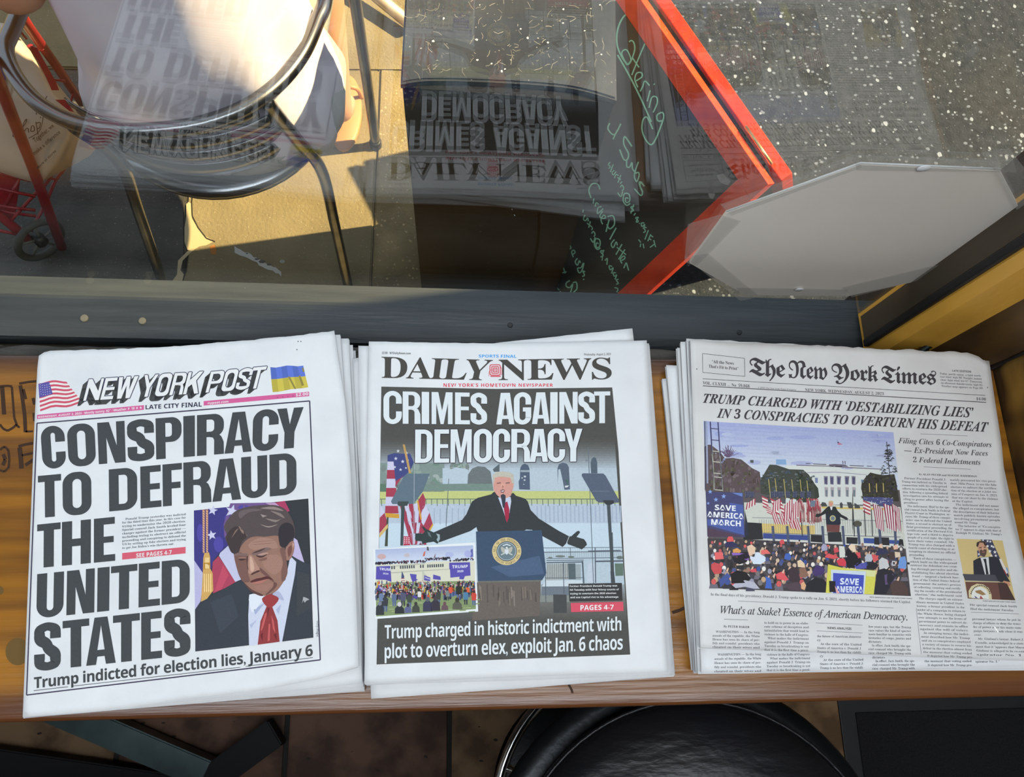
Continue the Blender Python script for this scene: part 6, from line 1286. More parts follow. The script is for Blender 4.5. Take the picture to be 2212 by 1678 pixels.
for k in range(18): pts.append((262+k*23.5, 775+k*12.2+rnd.uniform(-10, 10)-14))
for k in range(17, -1, -1): pts.append((262+k*23.5+rnd.uniform(-5, 5), 800+k*12.2+rnd.uniform(-6, 14)))
gp.poly('paint_streak', g4(*pts), (0.42, 0.43, 0.42, 1), 1)
for c in ((500, 890, 32, 14), (560, 915, 22, 9), (455, 868, 22, 9), (370, 820, 12, 5)): gp.poly('paint_streak', g4(*circ(*c, n=8)), (0.09, 0.09, 0.085, 1), 2)
gp.poly('paint_streak', g4(*circ(670, 888, 22, 16, 9)), (0.3, 0.31, 0.3, 1), 1)
gp.build(sw, base=1e-4, lift=1e-4)
# building outside: dark pilaster beside the window
wp = wall('wall_outside_right', (0.600, 0.361, 0.0), (1.5, 0.47, 3.4), M['blackwood'])
wall('wall_outside_front', (1.5, 0.361, 0.0), (4.0, 0.42, 3.4), M['blackwood'])
wall('wall_above', (-4.0, 0.361, 2.45), (0.600, 0.43, 3.4), M['blackwood']); wall('wall_outside_left', (-4.0, 0.361, 0.0), (-1.72, 0.43, 2.45), M['blackwood'])
wall('wall_outside_low', (-1.72, 0.361, 0.0), (0.600, 0.375, 0.86), M['blackwood'])

# ------------------------------------------------------------------ black box
M['boxm'] = mat('scuffed_black_laminate', (0.006, 0.006, 0.008, 1), 0.5, spec=0.15, col2=(0.005, 0.005, 0.006, 1), nscale=6, bump=0.3)
M['boxtop'] = mat('scratched_black_top', (0.036, 0.042, 0.055, 1), 0.5, spec=0.3, col2=(0.013, 0.016, 0.023, 1), nscale=5, ndetail=8, bump=0.8, bscale=40)
speckle(M['boxtop'], 120, 0.22, (0.22, 0.23, 0.24, 1), keep=0.35, soft=0.08); speckle(M['boxtop'], 30, 0.10, (0.6, 0.6, 0.58, 1), keep=0.16, soft=0.03, stretch=(1, 1.8, 1))
speckle(M['boxtop'], 220, 0.25, (0.12, 0.12, 0.115, 1), keep=0.3, soft=0.1)
bl, brt = P(865, 180, 0.8), P(1333, 215, 0.8)
bxo = empty('display_box', ((bl.x+brt.x)/2, 0.87, 0)); tag(bxo, 'tall black box with scratched dusty top standing outside the window', 'box')
BYb = 0.985
bm = bmesh.new(); prism(bm, [Vector(p) for p in ((bl.x+0.002, bl.y+0.003, 0), (brt.x-0.002, brt.y+0.003, 0), (0.06, BYb, 0), (-0.074, BYb, 0))], (0, 0, 0.788)); obj('body', bm, M['boxm'], bxo)
fr = catmull([P(x, y, 0.8) for x, y in ((865, 180), (925, 172), (1060, 175), (1200, 184), (1270, 196), (1333, 215))], 4)
bm = bmesh.new(); ring = [Vector((p.x, p.y, 0.789)) for p in fr]+[Vector((0.2485, BYb+0.002, 0.789)), Vector((-0.0755, BYb+0.002, 0.789))]
prism(bm, ring, (0, 0, 0.011)); bmesh.ops.bevel(bm, geom=[e for e in bm.edges if abs(e.verts[0].co.z-0.8) < 1e-4 and abs(e.verts[1].co.z-0.8) < 1e-4], offset=0.003, segments=3, affect='EDGES')
obj('top', bm, M['boxtop'], bxo)
pr = Print(lambda x, y, h: tuple(P(x, y, 0.8)+Vector((0, 0, h))))
rnd = random.Random(12)
for _ in range(150):
    x, y, a, l = rnd.uniform(885, 1315), rnd.uniform(0, 165), rnd.uniform(0, 6.28), rnd.uniform(3, 24); k = rnd.uniform(-.5, .5)
    c = rnd.uniform(0.10, 0.28); pr.path('scratches', [(x, y), (x+l*.5*math.cos(a), y+l*.5*math.sin(a)), (x+l*math.cos(a+k), y+l*math.sin(a+k))], rnd.uniform(.5, 1.0), (c, c, c*.95, 1), 0)
for _ in range(16):
    x, y = rnd.uniform(900, 1300), rnd.uniform(10, 165); s = rnd.uniform(1.5, 3.6); a = rnd.uniform(0, 3)
    pr.poly('paint_chips', [(x+s*rnd.uniform(.5, 1.3)*math.cos(a+k*1.26), y+s*rnd.uniform(.4, 1.2)*math.sin(a+k*1.26)) for k in range(5)], (0.6, 0.62, 0.6, 1), 1)
pr.build([c for c in bxo.children if c.name.startswith('top')][0], base=2e-4, lift=1e-4)

# ------------------------------------------------------------------ red A-frame chalkboard
M['redwood'] = mat('red_painted_wood', (0.80, 0.065, 0.008, 1), 0.36, col2=(0.62, 0.04, 0.008, 1), nscale=10, stretch=(3, 3, 3), bump=0.4, bscale=40)
M['board'] = mat('chalkboard', (0.030, 0.030, 0.028, 1), 0.42, col2=(0.045, 0.042, 0.034, 1), nscale=3, bump=0.05)
af = empty('sandwich_board', (0.45, 0.9, 0.0)); tag(af, 'red-framed A-frame chalkboard with green handwritten catering menu, open on the pavement', 'sign')
B0 = Vector((0.545, 0.727, 0.60)); ua = Vector((-0.458, 0.889, 0)).normalized(); da = Vector((-0.430, -0.224, -0.876)).normalized(); na = ua.cross(da).normalized()
if na.z < 0: na = -na
LEN, HT = 0.56, 0.684
def frame4(o, u, d, n): return Matrix(((u.x, d.x, n.x, o.x), (u.y, d.y, n.y, o.y), (u.z, d.z, n.z, o.z), (0, 0, 0, 1)))
M1 = frame4(B0, ua, da, na); db = Vector((-da.x, -da.y, da.z)); nb = ua.cross(db).normalized()
if nb.z < 0: nb = -nb
M2 = frame4(B0+Vector((0.0462, 0.0238, 0)), ua, db, nb)
for Mx, front in ((M1, True), (M2, False)):
    th = -0.022
    box('rail', (0, 0, th), (LEN, 0.042, 0), M['redwood'], af, 0.0015, Mx); box('stile', (0, 0.0425, th), (0.046, HT, 0), M['redwood'], af, 0.0015, Mx)
    box('stile', (LEN-0.046, 0.0425, th), (LEN, HT, 0), M['redwood'], af, 0.0015, Mx); box('rail', (0.0465, HT-0.10, th), (LEN-0.0465, HT-0.06, 0), M['redwood'], af, 0.0015, Mx)
    box('chalk_panel', (0.047, 0.043, th+0.004), (LEN-0.047, HT-0.101, -0.010), M['board'], af, 0.0, Mx)
h0 = B0+ua*0.03+Vector((0.0235, 0.0121, 0.002)); tube('hinge', [h0, h0+ua*0.085], 0.0035, mat('brass', (0.7, 0.5, 0.22, 1), 0.3, metal=1.0), af, 10)
pz = B0+na*(-0.010)
pr = Print(lambda x, y, h: tuple(PP(x, y, pz+na*h, na)))
CH = (0.34, 0.72, 0.50, 1)
J = cr(1150, 0, 3.95); Kk = cr(1150, 340, 3.95)
def chalk(f, pts, w=2.2, sm=True, part='chalk_lettering'):
    q = [(p.x, p.y) for p in catmull([(x, y, 0) for x, y in f(*pts)], 4)] if sm and len(pts) > 2 else f(*pts)
    for k, (a, b) in enumerate(zip(q, q[1:])): pr.line(part, a, b, w*1.35, CH, k % 2)
for f, pts, w in ((J, [(905, 205), (922, 160), (900, 115), (850, 105), (790, 130), (745, 200), (722, 290), (725, 390), (760, 480), (810, 555)], 2.6), (J, [(810, 555), (840, 510), (810, 430), (775, 430), (765, 470), (820, 550), (870, 440), (868, 370), (845, 345), (825, 358)], 2.2),
    (J, [(960, 372), (905, 500), (848, 640)], 2.2), (J, [(855, 495), (910, 575)], 2.2), (J, [(885, 690), (935, 655), (930, 620), (890, 625), (875, 680), (900, 745)], 2.2), (J, [(920, 780), (945, 730), (960, 690), (1000, 730)], 2.2), (J, [(980, 865), (1005, 770)], 2.2), (J, [(1036, 715), (1042, 722)], 2.6),
    (J, [(995, 920), (1020, 830), (1060, 830), (1065, 880), (1030, 960)], 2.2), (J, [(1110, 1030), (1070, 1030), (1065, 980), (1110, 960), (1120, 1000), (1095, 1080), (1050, 1190), (1010, 1235), (960, 1180), (935, 1100), (945, 1020), (975, 998), (1000, 1040), (1027, 1102)], 2.4), (J, [(727, 468), (830, 650), (930, 850), (1015, 1040)], 2.6),
    (J, [(660, 1050), (645, 1100), (700, 1150), (755, 1055)], 2.2), (J, [(725, 1110), (688, 1188)], 2.2), (J, [(850, 1250), (810, 1190), (785, 1165), (780, 1230), (820, 1310), (810, 1360), (780, 1360), (745, 1275)], 2.4),
    (J, [(805, 1370), (805, 1420), (830, 1425), (850, 1385), (855, 1440), (880, 1470)], 2.2), (J, [(905, 1380), (870, 1490), (890, 1550), (910, 1500), (905, 1470), (880, 1480)], 2.2), (J, [(955, 1590), (925, 1550), (920, 1590), (940, 1640)], 2.2),
    (Kk, [(955, 245), (915, 205), (915, 240), (940, 290), (925, 325), (870, 265)], 2.2),
    (Kk, [(665, 40), (648, 60), (665, 80), (650, 95)], 1.8), (Kk, [(690, 60), (665, 125)], 1.8), (Kk, [(700, 110), (680, 125), (690, 150), (715, 120)], 1.8), (Kk, [(700, 175), (715, 145), (735, 155)], 1.8), (Kk, [(755, 150), (730, 215)], 1.8), (Kk, [(725, 170), (755, 190)], 1.8), (Kk, [(750, 225), (765, 205)], 1.8), (Kk, [(750, 255), (765, 235), (780, 265), (765, 285)], 1.8), (Kk, [(770, 290), (755, 335), (728, 300)], 1.8),
    (Kk, [(820, 350), (795, 345), (800, 385), (830, 370), (825, 315), (785, 310), (775, 370), (805, 410), (835, 390)], 2.0), (Kk, [(870, 415), (838, 425), (865, 450), (835, 465)], 1.9), (Kk, [(865, 400), (840, 480)], 1.6), (Kk, [(865, 495), (880, 475)], 1.9), (Kk, [(905, 510), (880, 515), (905, 545), (885, 550), (905, 510)], 1.8), (Kk, [(912, 560), (916, 566)], 2), (Kk, [(955, 560), (930, 560), (935, 590), (960, 570), (945, 610)], 1.8), (Kk, [(975, 600), (950, 595), (965, 630), (945, 640)], 1.8), (Kk, [(990, 620), (960, 700)], 1.8),
    (Kk, [(1010, 655), (985, 715)], 1.8), (Kk, [(1005, 660), (1030, 680)], 1.8), (Kk, [(995, 690), (1015, 705)], 1.8), (Kk, [(1035, 705), (1052, 765)], 1.8), (Kk, [(1048, 735), (1003, 768)], 1.8), (Kk, [(905, 700), (925, 725)], 1.7), (Kk, [(925, 735), (920, 765)], 1.7), (Kk, [(945, 735), (952, 775)], 1.7),
    (Kk, [(578, 275), (560, 230), (510, 225), (482, 280), (500, 345)], 2.3), (Kk, [(525, 350), (518, 395)], 2), (Kk, [(535, 420), (545, 385), (565, 400)], 2), (Kk, [(590, 420), (560, 430), (555, 480), (590, 450), (605, 435)], 2), (Kk, [(600, 460), (575, 500), (595, 520), (625, 515), (610, 490), (585, 530), (600, 570)], 2),
    (Kk, [(655, 530), (628, 635)], 2.2), (Kk, [(640, 505), (690, 500), (700, 570), (660, 610), (635, 570)], 2.2), (Kk, [(715, 600), (660, 700)], 2.2), (Kk, [(700, 700), (672, 740), (690, 770), (715, 720), (725, 750)], 2.0), (Kk, [(765, 740), (712, 830)], 2), (Kk, [(790, 785), (735, 870)], 2), (Kk, [(720, 765), (800, 830)], 1.8), (Kk, [(760, 880), (790, 860), (780, 840), (750, 870), (765, 905)], 2), (Kk, [(780, 945), (800, 900), (810, 925), (822, 965)], 2),
    (Kk, [(435, 445), (430, 470)], 1.8), (Kk, [(450, 490), (435, 525), (455, 540), (470, 515), (478, 545)], 1.9), (Kk, [(495, 545), (480, 600)], 1.9), (Kk, [(465, 560), (510, 595)], 1.7), (Kk, [(505, 620), (515, 600)], 1.8), (Kk, [(505, 650), (520, 630), (535, 655), (525, 675)], 1.9), (Kk, [(535, 680), (520, 725), (495, 690)], 2),
    (Kk, [(565, 735), (545, 730), (548, 770), (575, 755), (575, 705), (540, 695), (530, 750), (555, 785), (580, 770)], 2), (Kk, [(615, 795), (580, 800), (605, 835), (580, 850)], 1.9), (Kk, [(605, 790), (595, 880)], 1.6), (Kk, [(620, 880), (640, 860), (635, 915)], 1.9), (Kk, [(680, 930), (655, 925), (665, 960), (690, 940), (675, 990)], 1.9), (Kk, [(712, 985), (690, 985), (700, 1015), (720, 1000), (705, 1040)], 1.9), (Kk, [(735, 1040), (715, 1045), (735, 1075), (715, 1080)], 1.8), (Kk, [(700, 1110), (730, 1120), (720, 1150)], 1.7), (Kk, [(735, 1150), (745, 1200), (725, 1190)], 1.7),
    (Kk, [(322, 750), (330, 775), (318, 780)], 1.9), (Kk, [(340, 830), (365, 810), (350, 790), (335, 810), (350, 850)], 2), (Kk, [(385, 860), (365, 890), (385, 920), (400, 880), (410, 900)], 2), (Kk, [(435, 900), (415, 940), (385, 945), (400, 985), (425, 960), (440, 900)], 2), (Kk, [(450, 975), (430, 970), (445, 1005), (425, 1015)], 2), (Kk, [(440, 1035), (436, 1045)], 2.2),
    (Kk, [(265, 940), (280, 990)], 1.9), (Kk, [(255, 985), (292, 975)], 1.9), (Kk, [(320, 1050), (290, 1070), (290, 1100), (320, 1110), (345, 1080), (320, 1170)], 2.1), (Kk, [(345, 1070), (375, 1065), (380, 1120), (350, 1150)], 2.1), (Kk, [(385, 1165), (410, 1210), (380, 1255), (355, 1215)], 2.1),
    (Kk, [(220, 1080), (210, 1110), (230, 1130)], 1.8), (Kk, [(240, 1140), (225, 1170), (250, 1165)], 1.8), (Kk, [(250, 1185), (230, 1215), (205, 1190)], 1.8), (Kk, [(270, 1225), (250, 1235), (265, 1250), (290, 1240), (285, 1210), (255, 1210), (248, 1250)], 1.8)):
    chalk(f, pts, w)
pr.build([c for c in af.children if c.name.startswith('chalk_panel')][0], base=2e-4, lift=1e-4)

# ------------------------------------------------------------------ octagonal board taped to the glass
oy = 0.3385
oq = [PY(x, y, oy) for x, y in ((1568, 454), (1858, 349), (2158, 362), (2216, 474), (2078, 580), (1832, 634), (1610, 632), (1489, 562))]
M['card'] = mat('grey_back_of_sign', (0.74, 0.68, 0.60, 1), 0.45, col2=(0.68, 0.62, 0.55, 1), nscale=6)
osn = empty('octagonal_sign', (0.38, oy, 1.1)); tag(osn, 'plain grey back of an octagonal sign taped to the window glass', 'sign')
bm = bmesh.new(); prism(bm, [Vector((p.x, oy-0.0030, p.z)) for p in oq], (0, 0.0028, 0)); obj('panel', bm, M['card'], osn)
M['cardedge'] = mat('white_edge', (0.75, 0.76, 0.76, 1), 0.5)
for a, b in ((0, 1), (1, 2)):
    pa, pb = Vector((oq[a].x, oy-0.0016, oq[a].z+0.0006)), Vector((oq[b].x, oy-0.0016, oq[b].z+0.0006)); tube('panel_edge', [pa, pb], 0.0008, M['cardedge'], osn, 6)
def clear_tape():
    m = bpy.data.materials.new('clear_tape'); m.use_nodes = True; nt = m.node_tree; N = nt.nodes; L = nt.links
    b = N['Principled BSDF']; b.inputs['Base Color'].default_value = (0.62, 0.60, 0.54, 1); b.inputs['Roughness'].default_value = 0.12; b.inputs['Alpha'].default_value = 0.16
    nz = N.new('ShaderNodeTexNoise'); nz.inputs['Scale'].default_value = 60; bp = N.new('ShaderNodeBump'); bp.inputs['Strength'].default_value = 0.6; bp.inputs['Distance'].default_value = 0.003; L.new(nz.outputs['Fac'], bp.inputs['Height']); L.new(bp.outputs[0], b.inputs['Normal'])
    return m
M['tape'] = clear_tape()
def tape(px, dy=0.0045):
    bm = bmesh.new(); prism(bm, [PY(x, y, oy-dy) for x, y in px], (0, 0.0002, 0)); obj('tape', bm, M['tape'], osn)
tape([(1556, 442), (1850, 333), (1862, 362), (1580, 466)]); tape([(1845, 335), (2190, 345), (2195, 372), (1850, 368)], 0.0047)
tape([(1486, 484), (1556, 464), (1600, 478), (1505, 575), (1478, 566)], 0.0049); tape([(1478, 555), (1530, 548), (1640, 640), (1600, 650)], 0.0051); tape([(1590, 622), (1830, 626), (1832, 642), (1604, 642)], 0.0053)
tape([(1820, 622), (2080, 560), (2100, 576), (1840, 642)], 0.0055); tape([(2070, 570), (2212, 470), (2235, 490), (2095, 590)], 0.0057); tape([(2120, 330), (2180, 320), (2240, 400), (2205, 470), (2150, 372)], 0.0059)
for x, y, r in ((1996, 367, 9), (1727, 628, 8)):
    c = PY(x, y, oy-0.006); k = r/1668*1.0
    loft('sticker_dot', [[(c.x+k*rr*math.cos(a*math.pi/7), oy-0.0045-d, c.z+k*rr*0.8*math.sin(a*math.pi/7)) for a in range(14)] for rr, d in ((1, 0), (0.9, 0.0006), (0.02, 0.0008))], M['cardedge'], osn)
# folded scraps of tape at the left corner of the sign
for a in ([(1548, 380), (1562, 376), (1578, 392), (1572, 400), (1556, 394)], [(1530, 418), (1545, 420), (1540, 430), (1532, 426)]):
    bm = bmesh.new(); prism(bm, [PY(x, y, oy-0.001) for x, y in a], (0, 0.0006, 0)); obj('tape', bm, M['tape'], osn)

# ------------------------------------------------------------------ armchair
SC_ = Vector((-0.455, 0.985, 0))
ch = empty('bistro_chair', (-0.455, 0.98, 0)); tag(ch, 'grey metal bistro armchair with curved tube back, seen from behind', 'chair')
rz = 0.70
rail_px = [(32, 50), (12, 105), (30, 160), (72, 214), (125, 250), (185, 272), (260, 283), (350, 280), (440, 266), (530, 232), (600, 182), (652, 118), (684, 48), (704, -20)]
rp = [P(x, y, rz) for x, y in rail_px]
lf = rp[0]+Vector((0.03, 0.20, 0.0)); rf = rp[-1]+Vector((-0.012, 0.20, 0.0))
fl = Vector((-0.735, 1.195, 0.01)); frr = Vector((-0.206, 1.191, 0.01))
path = [fl, Vector((-0.73, 1.19, 0.30)), Vector((-0.70, 1.185, 0.62)), Vector((-0.69, 1.15, 0.695)), lf]+rp+[rf, Vector((-0.185, 1.17, 0.695)), Vector((-0.20, 1.20, 0.62)), Vector((-0.203, 1.195, 0.30)), frr]
tube('frame_tube', catmull(path, 7), 0.0125, M['alu'], ch, 14)
for a in ([P(160, 272, 0.69), P(258, 350, 0.50), P(300, 460, 0.28), Vector((-0.686, 0.771, 0.01))], [P(572, 214, 0.69), P(640, 300, 0.55), P(694, 368, 0.44), P(722, 480, 0.24), Vector((-0.253, 0.767, 0.01))]):
    tube('leg', catmull(a, 7), 0.0115, M['alu'], ch, 12)
for p in (fl, frr, Vector((-0.686, 0.771, 0)), Vector((-0.253, 0.767, 0))):
    loft('foot_cap', disc_rings(p.x, p.y, [(0.0005, 0.0002), (0.015, 0.0002), (0.0155, 0.02), (0.013, 0.024), (0.0005, 0.024)], 14), M['gasket'], ch)
# back sheet: curved bands between rail and seat
def band(name, z0, z1, r0, r1, a0, a1, m, th=0.0025, bulge=0.004):
    n = 36; bm = bmesh.new(); G = []
    for i in range(n+1):
        a = math.radians(a0+(a1-a0)*i/n); row = []
        for k, (z, r) in enumerate(((z0, r0), ((z0+z1)/2, (r0+r1)/2+bulge), (z1, r1))):
            for dr in (0, -th): row.append(bm.verts.new((SC_.x+(r+dr)*1.02*math.cos(a), SC_.y+(r+dr)*math.sin(a), z)))
        G.append(row)
    o = (0, 2, 4, 5, 3, 1)
    for A, B in zip(G, G[1:]):
        for k in range(6): bm.faces.new((A[o[k]], A[o[(k+1) % 6]], B[o[(k+1) % 6]], B[o[k]]))
    bm.faces.new([G[0][k] for k in o][::-1]); bm.faces.new([G[-1][k] for k in o]); bmesh.ops.recalc_face_normals(bm, faces=bm.faces)
    return obj(name, bm, m, ch, True)
band('back_slat', 0.655, 0.688, 0.236, 0.243, 232, 305, M['alu']); band('back_slat', 0.610, 0.648, 0.229, 0.2345, 228, 310, M['alu'])
band('back_slat', 0.565, 0.603, 0.222, 0.228, 224, 316, M['alu']); band('back_slat', 0.515, 0.558, 0.216, 0.221, 220, 322, M['alu'])
loft('seat_ring', disc_rings(SC_.x, SC_.y, [(0.205, 0.425), (0.214, 0.43), (0.216, 0.442), (0.210, 0.452), (0.19, 0.454), (0.0005, 0.452), (0.0005, 0.444), (0.19, 0.444), (0.203, 0.44)], 48), M['alu'], ch, cap=False)

# ------------------------------------------------------------------ seated person
pe = empty('person', (-0.45, 0.99, 0.455)); tag(pe, 'person in a white T-shirt sitting on the metal chair, back to the window', 'person')
M['skin'] = mat('skin', (0.52, 0.29, 0.20, 1), 0.5, col2=(0.46, 0.25, 0.17, 1), nscale=12)
M['shirt'] = mat('white_cotton', (0.72, 0.69, 0.80, 1), 0.9, spec=0.1, col2=(0.66, 0.63, 0.74, 1), nscale=5, bump=1.0, bscale=9)
M['shorts'] = mat('pale_grey_cotton', (0.40, 0.42, 0.40, 1), 0.9, spec=0.1, col2=(0.32, 0.34, 0.32, 1), nscale=30, stretch=(1, 1, 0.2), bump=0.8, bscale=30)
def skin_body(name, pts, edges, m, parent, sub=2):
    me = bpy.data.meshes.new(name); me.from_pydata([p[:3] for p in pts], edges, []); o = bpy.data.objects.new(name, me); SC.collection.objects.link(o)
    s = o.modifiers.new('s', 'SKIN'); s.use_smooth_shade = True
    for i, p in enumerate(pts): me.skin_vertices[0].data[i].radius = (p[3], p[4] if len(p) > 4 else p[3]); me.skin_vertices[0].data[i].use_root = (i == 0)
    u = o.modifiers.new('u', 'SUBSURF'); u.levels = u.render_levels = sub
    dg = bpy.context.evaluated_depsgraph_get(); m2 = bpy.data.meshes.new_from_object(o.evaluated_get(dg)); bpy.data.objects.remove(o)
    for p in m2.polygons: p.use_smooth = True
    return obj(name, m2, m, parent, True)
hx, hy = -0.455, 0.985
B = [(hx, hy, 0.56, .13, .12), (hx, hy-0.01, 0.70, .14, .11), (hx, hy+0.005, 0.88, .145, .11), (hx+.005, hy+0.06, 1.06, .15, .11), (hx+.005, hy+0.10, 1.15, .06, .055), (hx+.005, hy+0.135, 1.24, .078, .085), (hx+.005, hy+0.15, 1.31, .075, .088), (hx+.005, hy+0.15, 1.365, .04, .05),
     (hx-.17, hy+0.05, 1.07, .052), (hx-.205, hy-.02, .90, .044), (-0.650, 0.895, 0.765, .043), (-0.672, 1.02, 0.762, .034), (-0.668, 1.13, 0.742, .024), (-0.662, 1.18, 0.735, .028, .018),
     (hx+.175, hy+0.05, 1.07, .052), (hx+.23, hy+.03, .90, .043), (-0.205, 1.05, 0.765, .037), (-0.22, 1.17, 0.755, .030), (-0.245, 1.27, 0.74, .023), (-0.26, 1.32, 0.735, .028, .018),
     (hx-.10, hy+.04, .535, .085), (hx-.13, hy+.42, .52, .060), (hx-.12, hy+.45, .28, .045), (hx-.11, hy+.42, .07, .034), (hx-.11, hy+.50, .035, .034, .022),
     (hx+.10, hy+.04, .535, .085), (hx+.16, hy+.40, .52, .060), (hx+.165, hy+.30, .28, .045), (hx+.165, hy+.24, .075, .034), (hx+.17, hy+.33, .035, .034, .022)]
E_ = [(0, 1), (1, 2), (2, 3), (3, 4), (4, 5), (5, 6), (6, 7), (3, 8), (8, 9), (9, 10), (10, 11), (11, 12), (12, 13), (3, 14), (14, 15), (15, 16), (16, 17), (17, 18), (18, 19), (0, 20), (20, 21), (21, 22), (22, 23), (23, 24), (0, 25), (25, 26), (26, 27), (27, 28), (28, 29)]
skin_body('body', B, E_, M['skin'], pe)
for s, x, y, z in ((-1, -0.662, 1.195, .735), (1, -0.262, 1.335, .735)):
    for k in range(4): tube('finger', catmull([(x+(k-1.5)*.013, y, z), (x+(k-1.5)*.014, y+.035, z+.004), (x+(k-1.5)*.013, y+.062-abs(k-1.4)*.006, z-.010)], 4), [0.0085]*9, M['skin'], pe, 8)
    tube('finger', catmull([(x-s*.02, y-.02, z), (x-s*.042, y+.005, z), (x-s*.048, y+.03, z-.006)], 4), [0.0095]*9, M['skin'], pe, 8)
hd = Vector((hx+.005, hy+.15, 1.30))
loft('hair', [[(hd.x+rr*.093*math.cos(a*math.pi/12), hd.y-.008+rr*.108*math.sin(a*math.pi/12), z) for a in range(24)] for rr, z in ((0.93, 1.285), (1.03, 1.32), (1.0, 1.36), (0.82, 1.395), (0.5, 1.415), (0.02, 1.42))], mat('dark_hair', (0.04, 0.028, 0.02, 1), 0.6, nscale=60, bump=1), pe)
for sx in (-1, 1): loft('eye', [[(hd.x+sx*.032+rr*.012*math.cos(a*math.pi/5), hd.y+.088+d, 1.295+rr*.008*math.sin(a*math.pi/5)) for a in range(10)] for rr, d in ((1, 0), (.6, .006), (.05, .008))], M['cardedge'], pe); loft('ear', [[(hd.x+sx*(.082+d), hd.y+rr*.018*math.cos(a*math.pi/5), 1.285+rr*.03*math.sin(a*math.pi/5)) for a in range(10)] for rr, d in ((1, 0), (.9, .012), (.1, .013))], M['skin'], pe)
loft('nose', [[(hd.x+rr*.014*math.cos(a*math.pi/5), hd.y+.088+d, 1.275+rr*.02*math.sin(a*math.pi/5)) for a in range(10)] for rr, d in ((1, 0), (.8, .012), (.1, .022))], M['skin'], pe)
# T-shirt: draped loft with folds, sleeves included
def shirt_ring(cx, cy, z, rx, ry, fold, ph, n=72):
    out = []
    for k in range(n):
        a = 2*math.pi*k/n; f = fold*(math.sin(7*a+ph+3*z)+0.6*math.sin(12*a-2*ph+9*z))
        e = 2.4; c_, s_ = math.cos(a), math.sin(a); rr = (abs(c_)**e+abs(s_)**e)**(-1/e)
        out.append((cx+(rx+f)*rr*c_, cy+(ry+f)*rr*s_, z+0.4*fold*math.sin(5*a+ph)))
    return out
rings = []
ZR = [(0.470, 0.222, 0.150, 0.0040), (0.50, 0.224, 0.158, 0.0050), (0.55, 0.222, 0.160, 0.0035), (0.60, 0.214, 0.158, 0.0030), (0.645, 0.207, 0.158, 0.0045), (0.68, 0.203, 0.160, 0.0040), (0.715, 0.202, 0.160, 0.0028), (0.76, 0.202, 0.156, 0.0030), (0.81, 0.198, 0.150, 0.0024), (0.87, 0.190, 0.142, 0.0022), (0.94, 0.188, 0.138, 0.0020), (1.01, 0.196, 0.134, 0.0016), (1.07, 0.190, 0.120, 0.0010), (1.11, 0.130, 0.09, 0.0), (1.135, 0.075, 0.07, 0.0)]
for z, rx, ry, fo in ZR:
    dx = 0.020 if z < 0.62 else 0.028; k_ = 0.0 if z < 0.62 else 0.016
    rings.append(shirt_ring(hx+dx, hy-0.03+max(0, z-0.72)*0.05+max(0, z-0.95)*0.3, z, rx-k_, ry, fo*1.35, z*9))
loft('t_shirt', rings, M['shirt'], pe)
for sx in (-1, 1):
    a = Vector((hx+sx*.15, hy+.045, 1.07)); b = Vector((hx+sx*.205, hy+.0, .945)); pts = [a, a.lerp(b, .5), b]
    tube('sleeve', pts, [.068, .066, .069], M['shirt'], pe, 18)
rings = [shirt_ring(hx+0.012, hy-0.015, z, rx, ry, 0.002, z*20) for z, rx, ry in ((0.456, 0.20, 0.15), (0.47, 0.232, 0.170), (0.51, 0.238, 0.176), (0.56, 0.225, 0.16), (0.60, 0.19, 0.13))]
loft('shorts', rings, M['shorts'], pe)
for sx, kx in ((-1, hx-.13), (1, hx+.16)):
    tube('shorts_leg', [(hx+sx*.10, hy+.05, .545), ((hx+sx*.10+kx)/2, hy+.22, .54), (kx, hy+.36, .525)], [.11, .095, .082], M['shorts'], pe, 20)
shm = mat('tan_leather', (0.46, 0.22, 0.09, 1), 0.5)
for x, y in ((hx-.11, hy+.43), (hx+.168, hy+.26)):
    sd_ = loft('sandal', [[(x+.043*s*math.cos(a*math.pi/12), y+.035+.115*s*math.sin(a*math.pi/12), z) for a in range(24)] for s, z in ((0.95, 0.001), (1.0, 0.006), (1.0, 0.016), (0.9, 0.02))], shm, pe)
    tube('sandal_strap', catmull([(x-.04, y+.08, .015), (x-.03, y+.075, .06), (x+.03, y+.075, .06), (x+.04, y+.08, .015)], 5), 0.006, shm, sd_, 8)

# ------------------------------------------------------------------ furniture beyond the chair
tbl = empty('cafe_table', (-0.22, 1.75, 0)); tag(tbl, 'small metal cafe table beyond the seated person, only its feet in view', 'table')
tube('foot', [(-0.12, 1.20+.35, 0.03), (-0.25, 1.66, 0.045), (-0.36, 1.76, 0.05)], 0.017, mat('pale_metal', (0.62, 0.55, 0.42, 1), 0.4, metal=0.6), tbl, 12)
tube('foot', [(-0.62, 1.95, 0.03), (-0.36, 1.76, 0.05)], 0.017, M['black_metal'], tbl, 12); tube('foot', [(-0.12, 2.0, 0.03), (-0.36, 1.76, 0.05)], 0.017, M['black_metal'], tbl, 12)
tube('foot', [(-0.60, 1.60, 0.03), (-0.36, 1.76, 0.05)], 0.017, M['black_metal'], tbl, 12)
tube('column', [(-0.36, 1.76, 0.03), (-0.36, 1.76, 0.72)], 0.02, M['black_metal'], tbl, 14)
loft('table_top', disc_rings(-0.36, 1.80, [(0.0005, 0.72), (0.33, 0.72), (0.335, 0.73), (0.33, 0.74), (0.0005, 0.74)], 48), M['alu'], tbl)

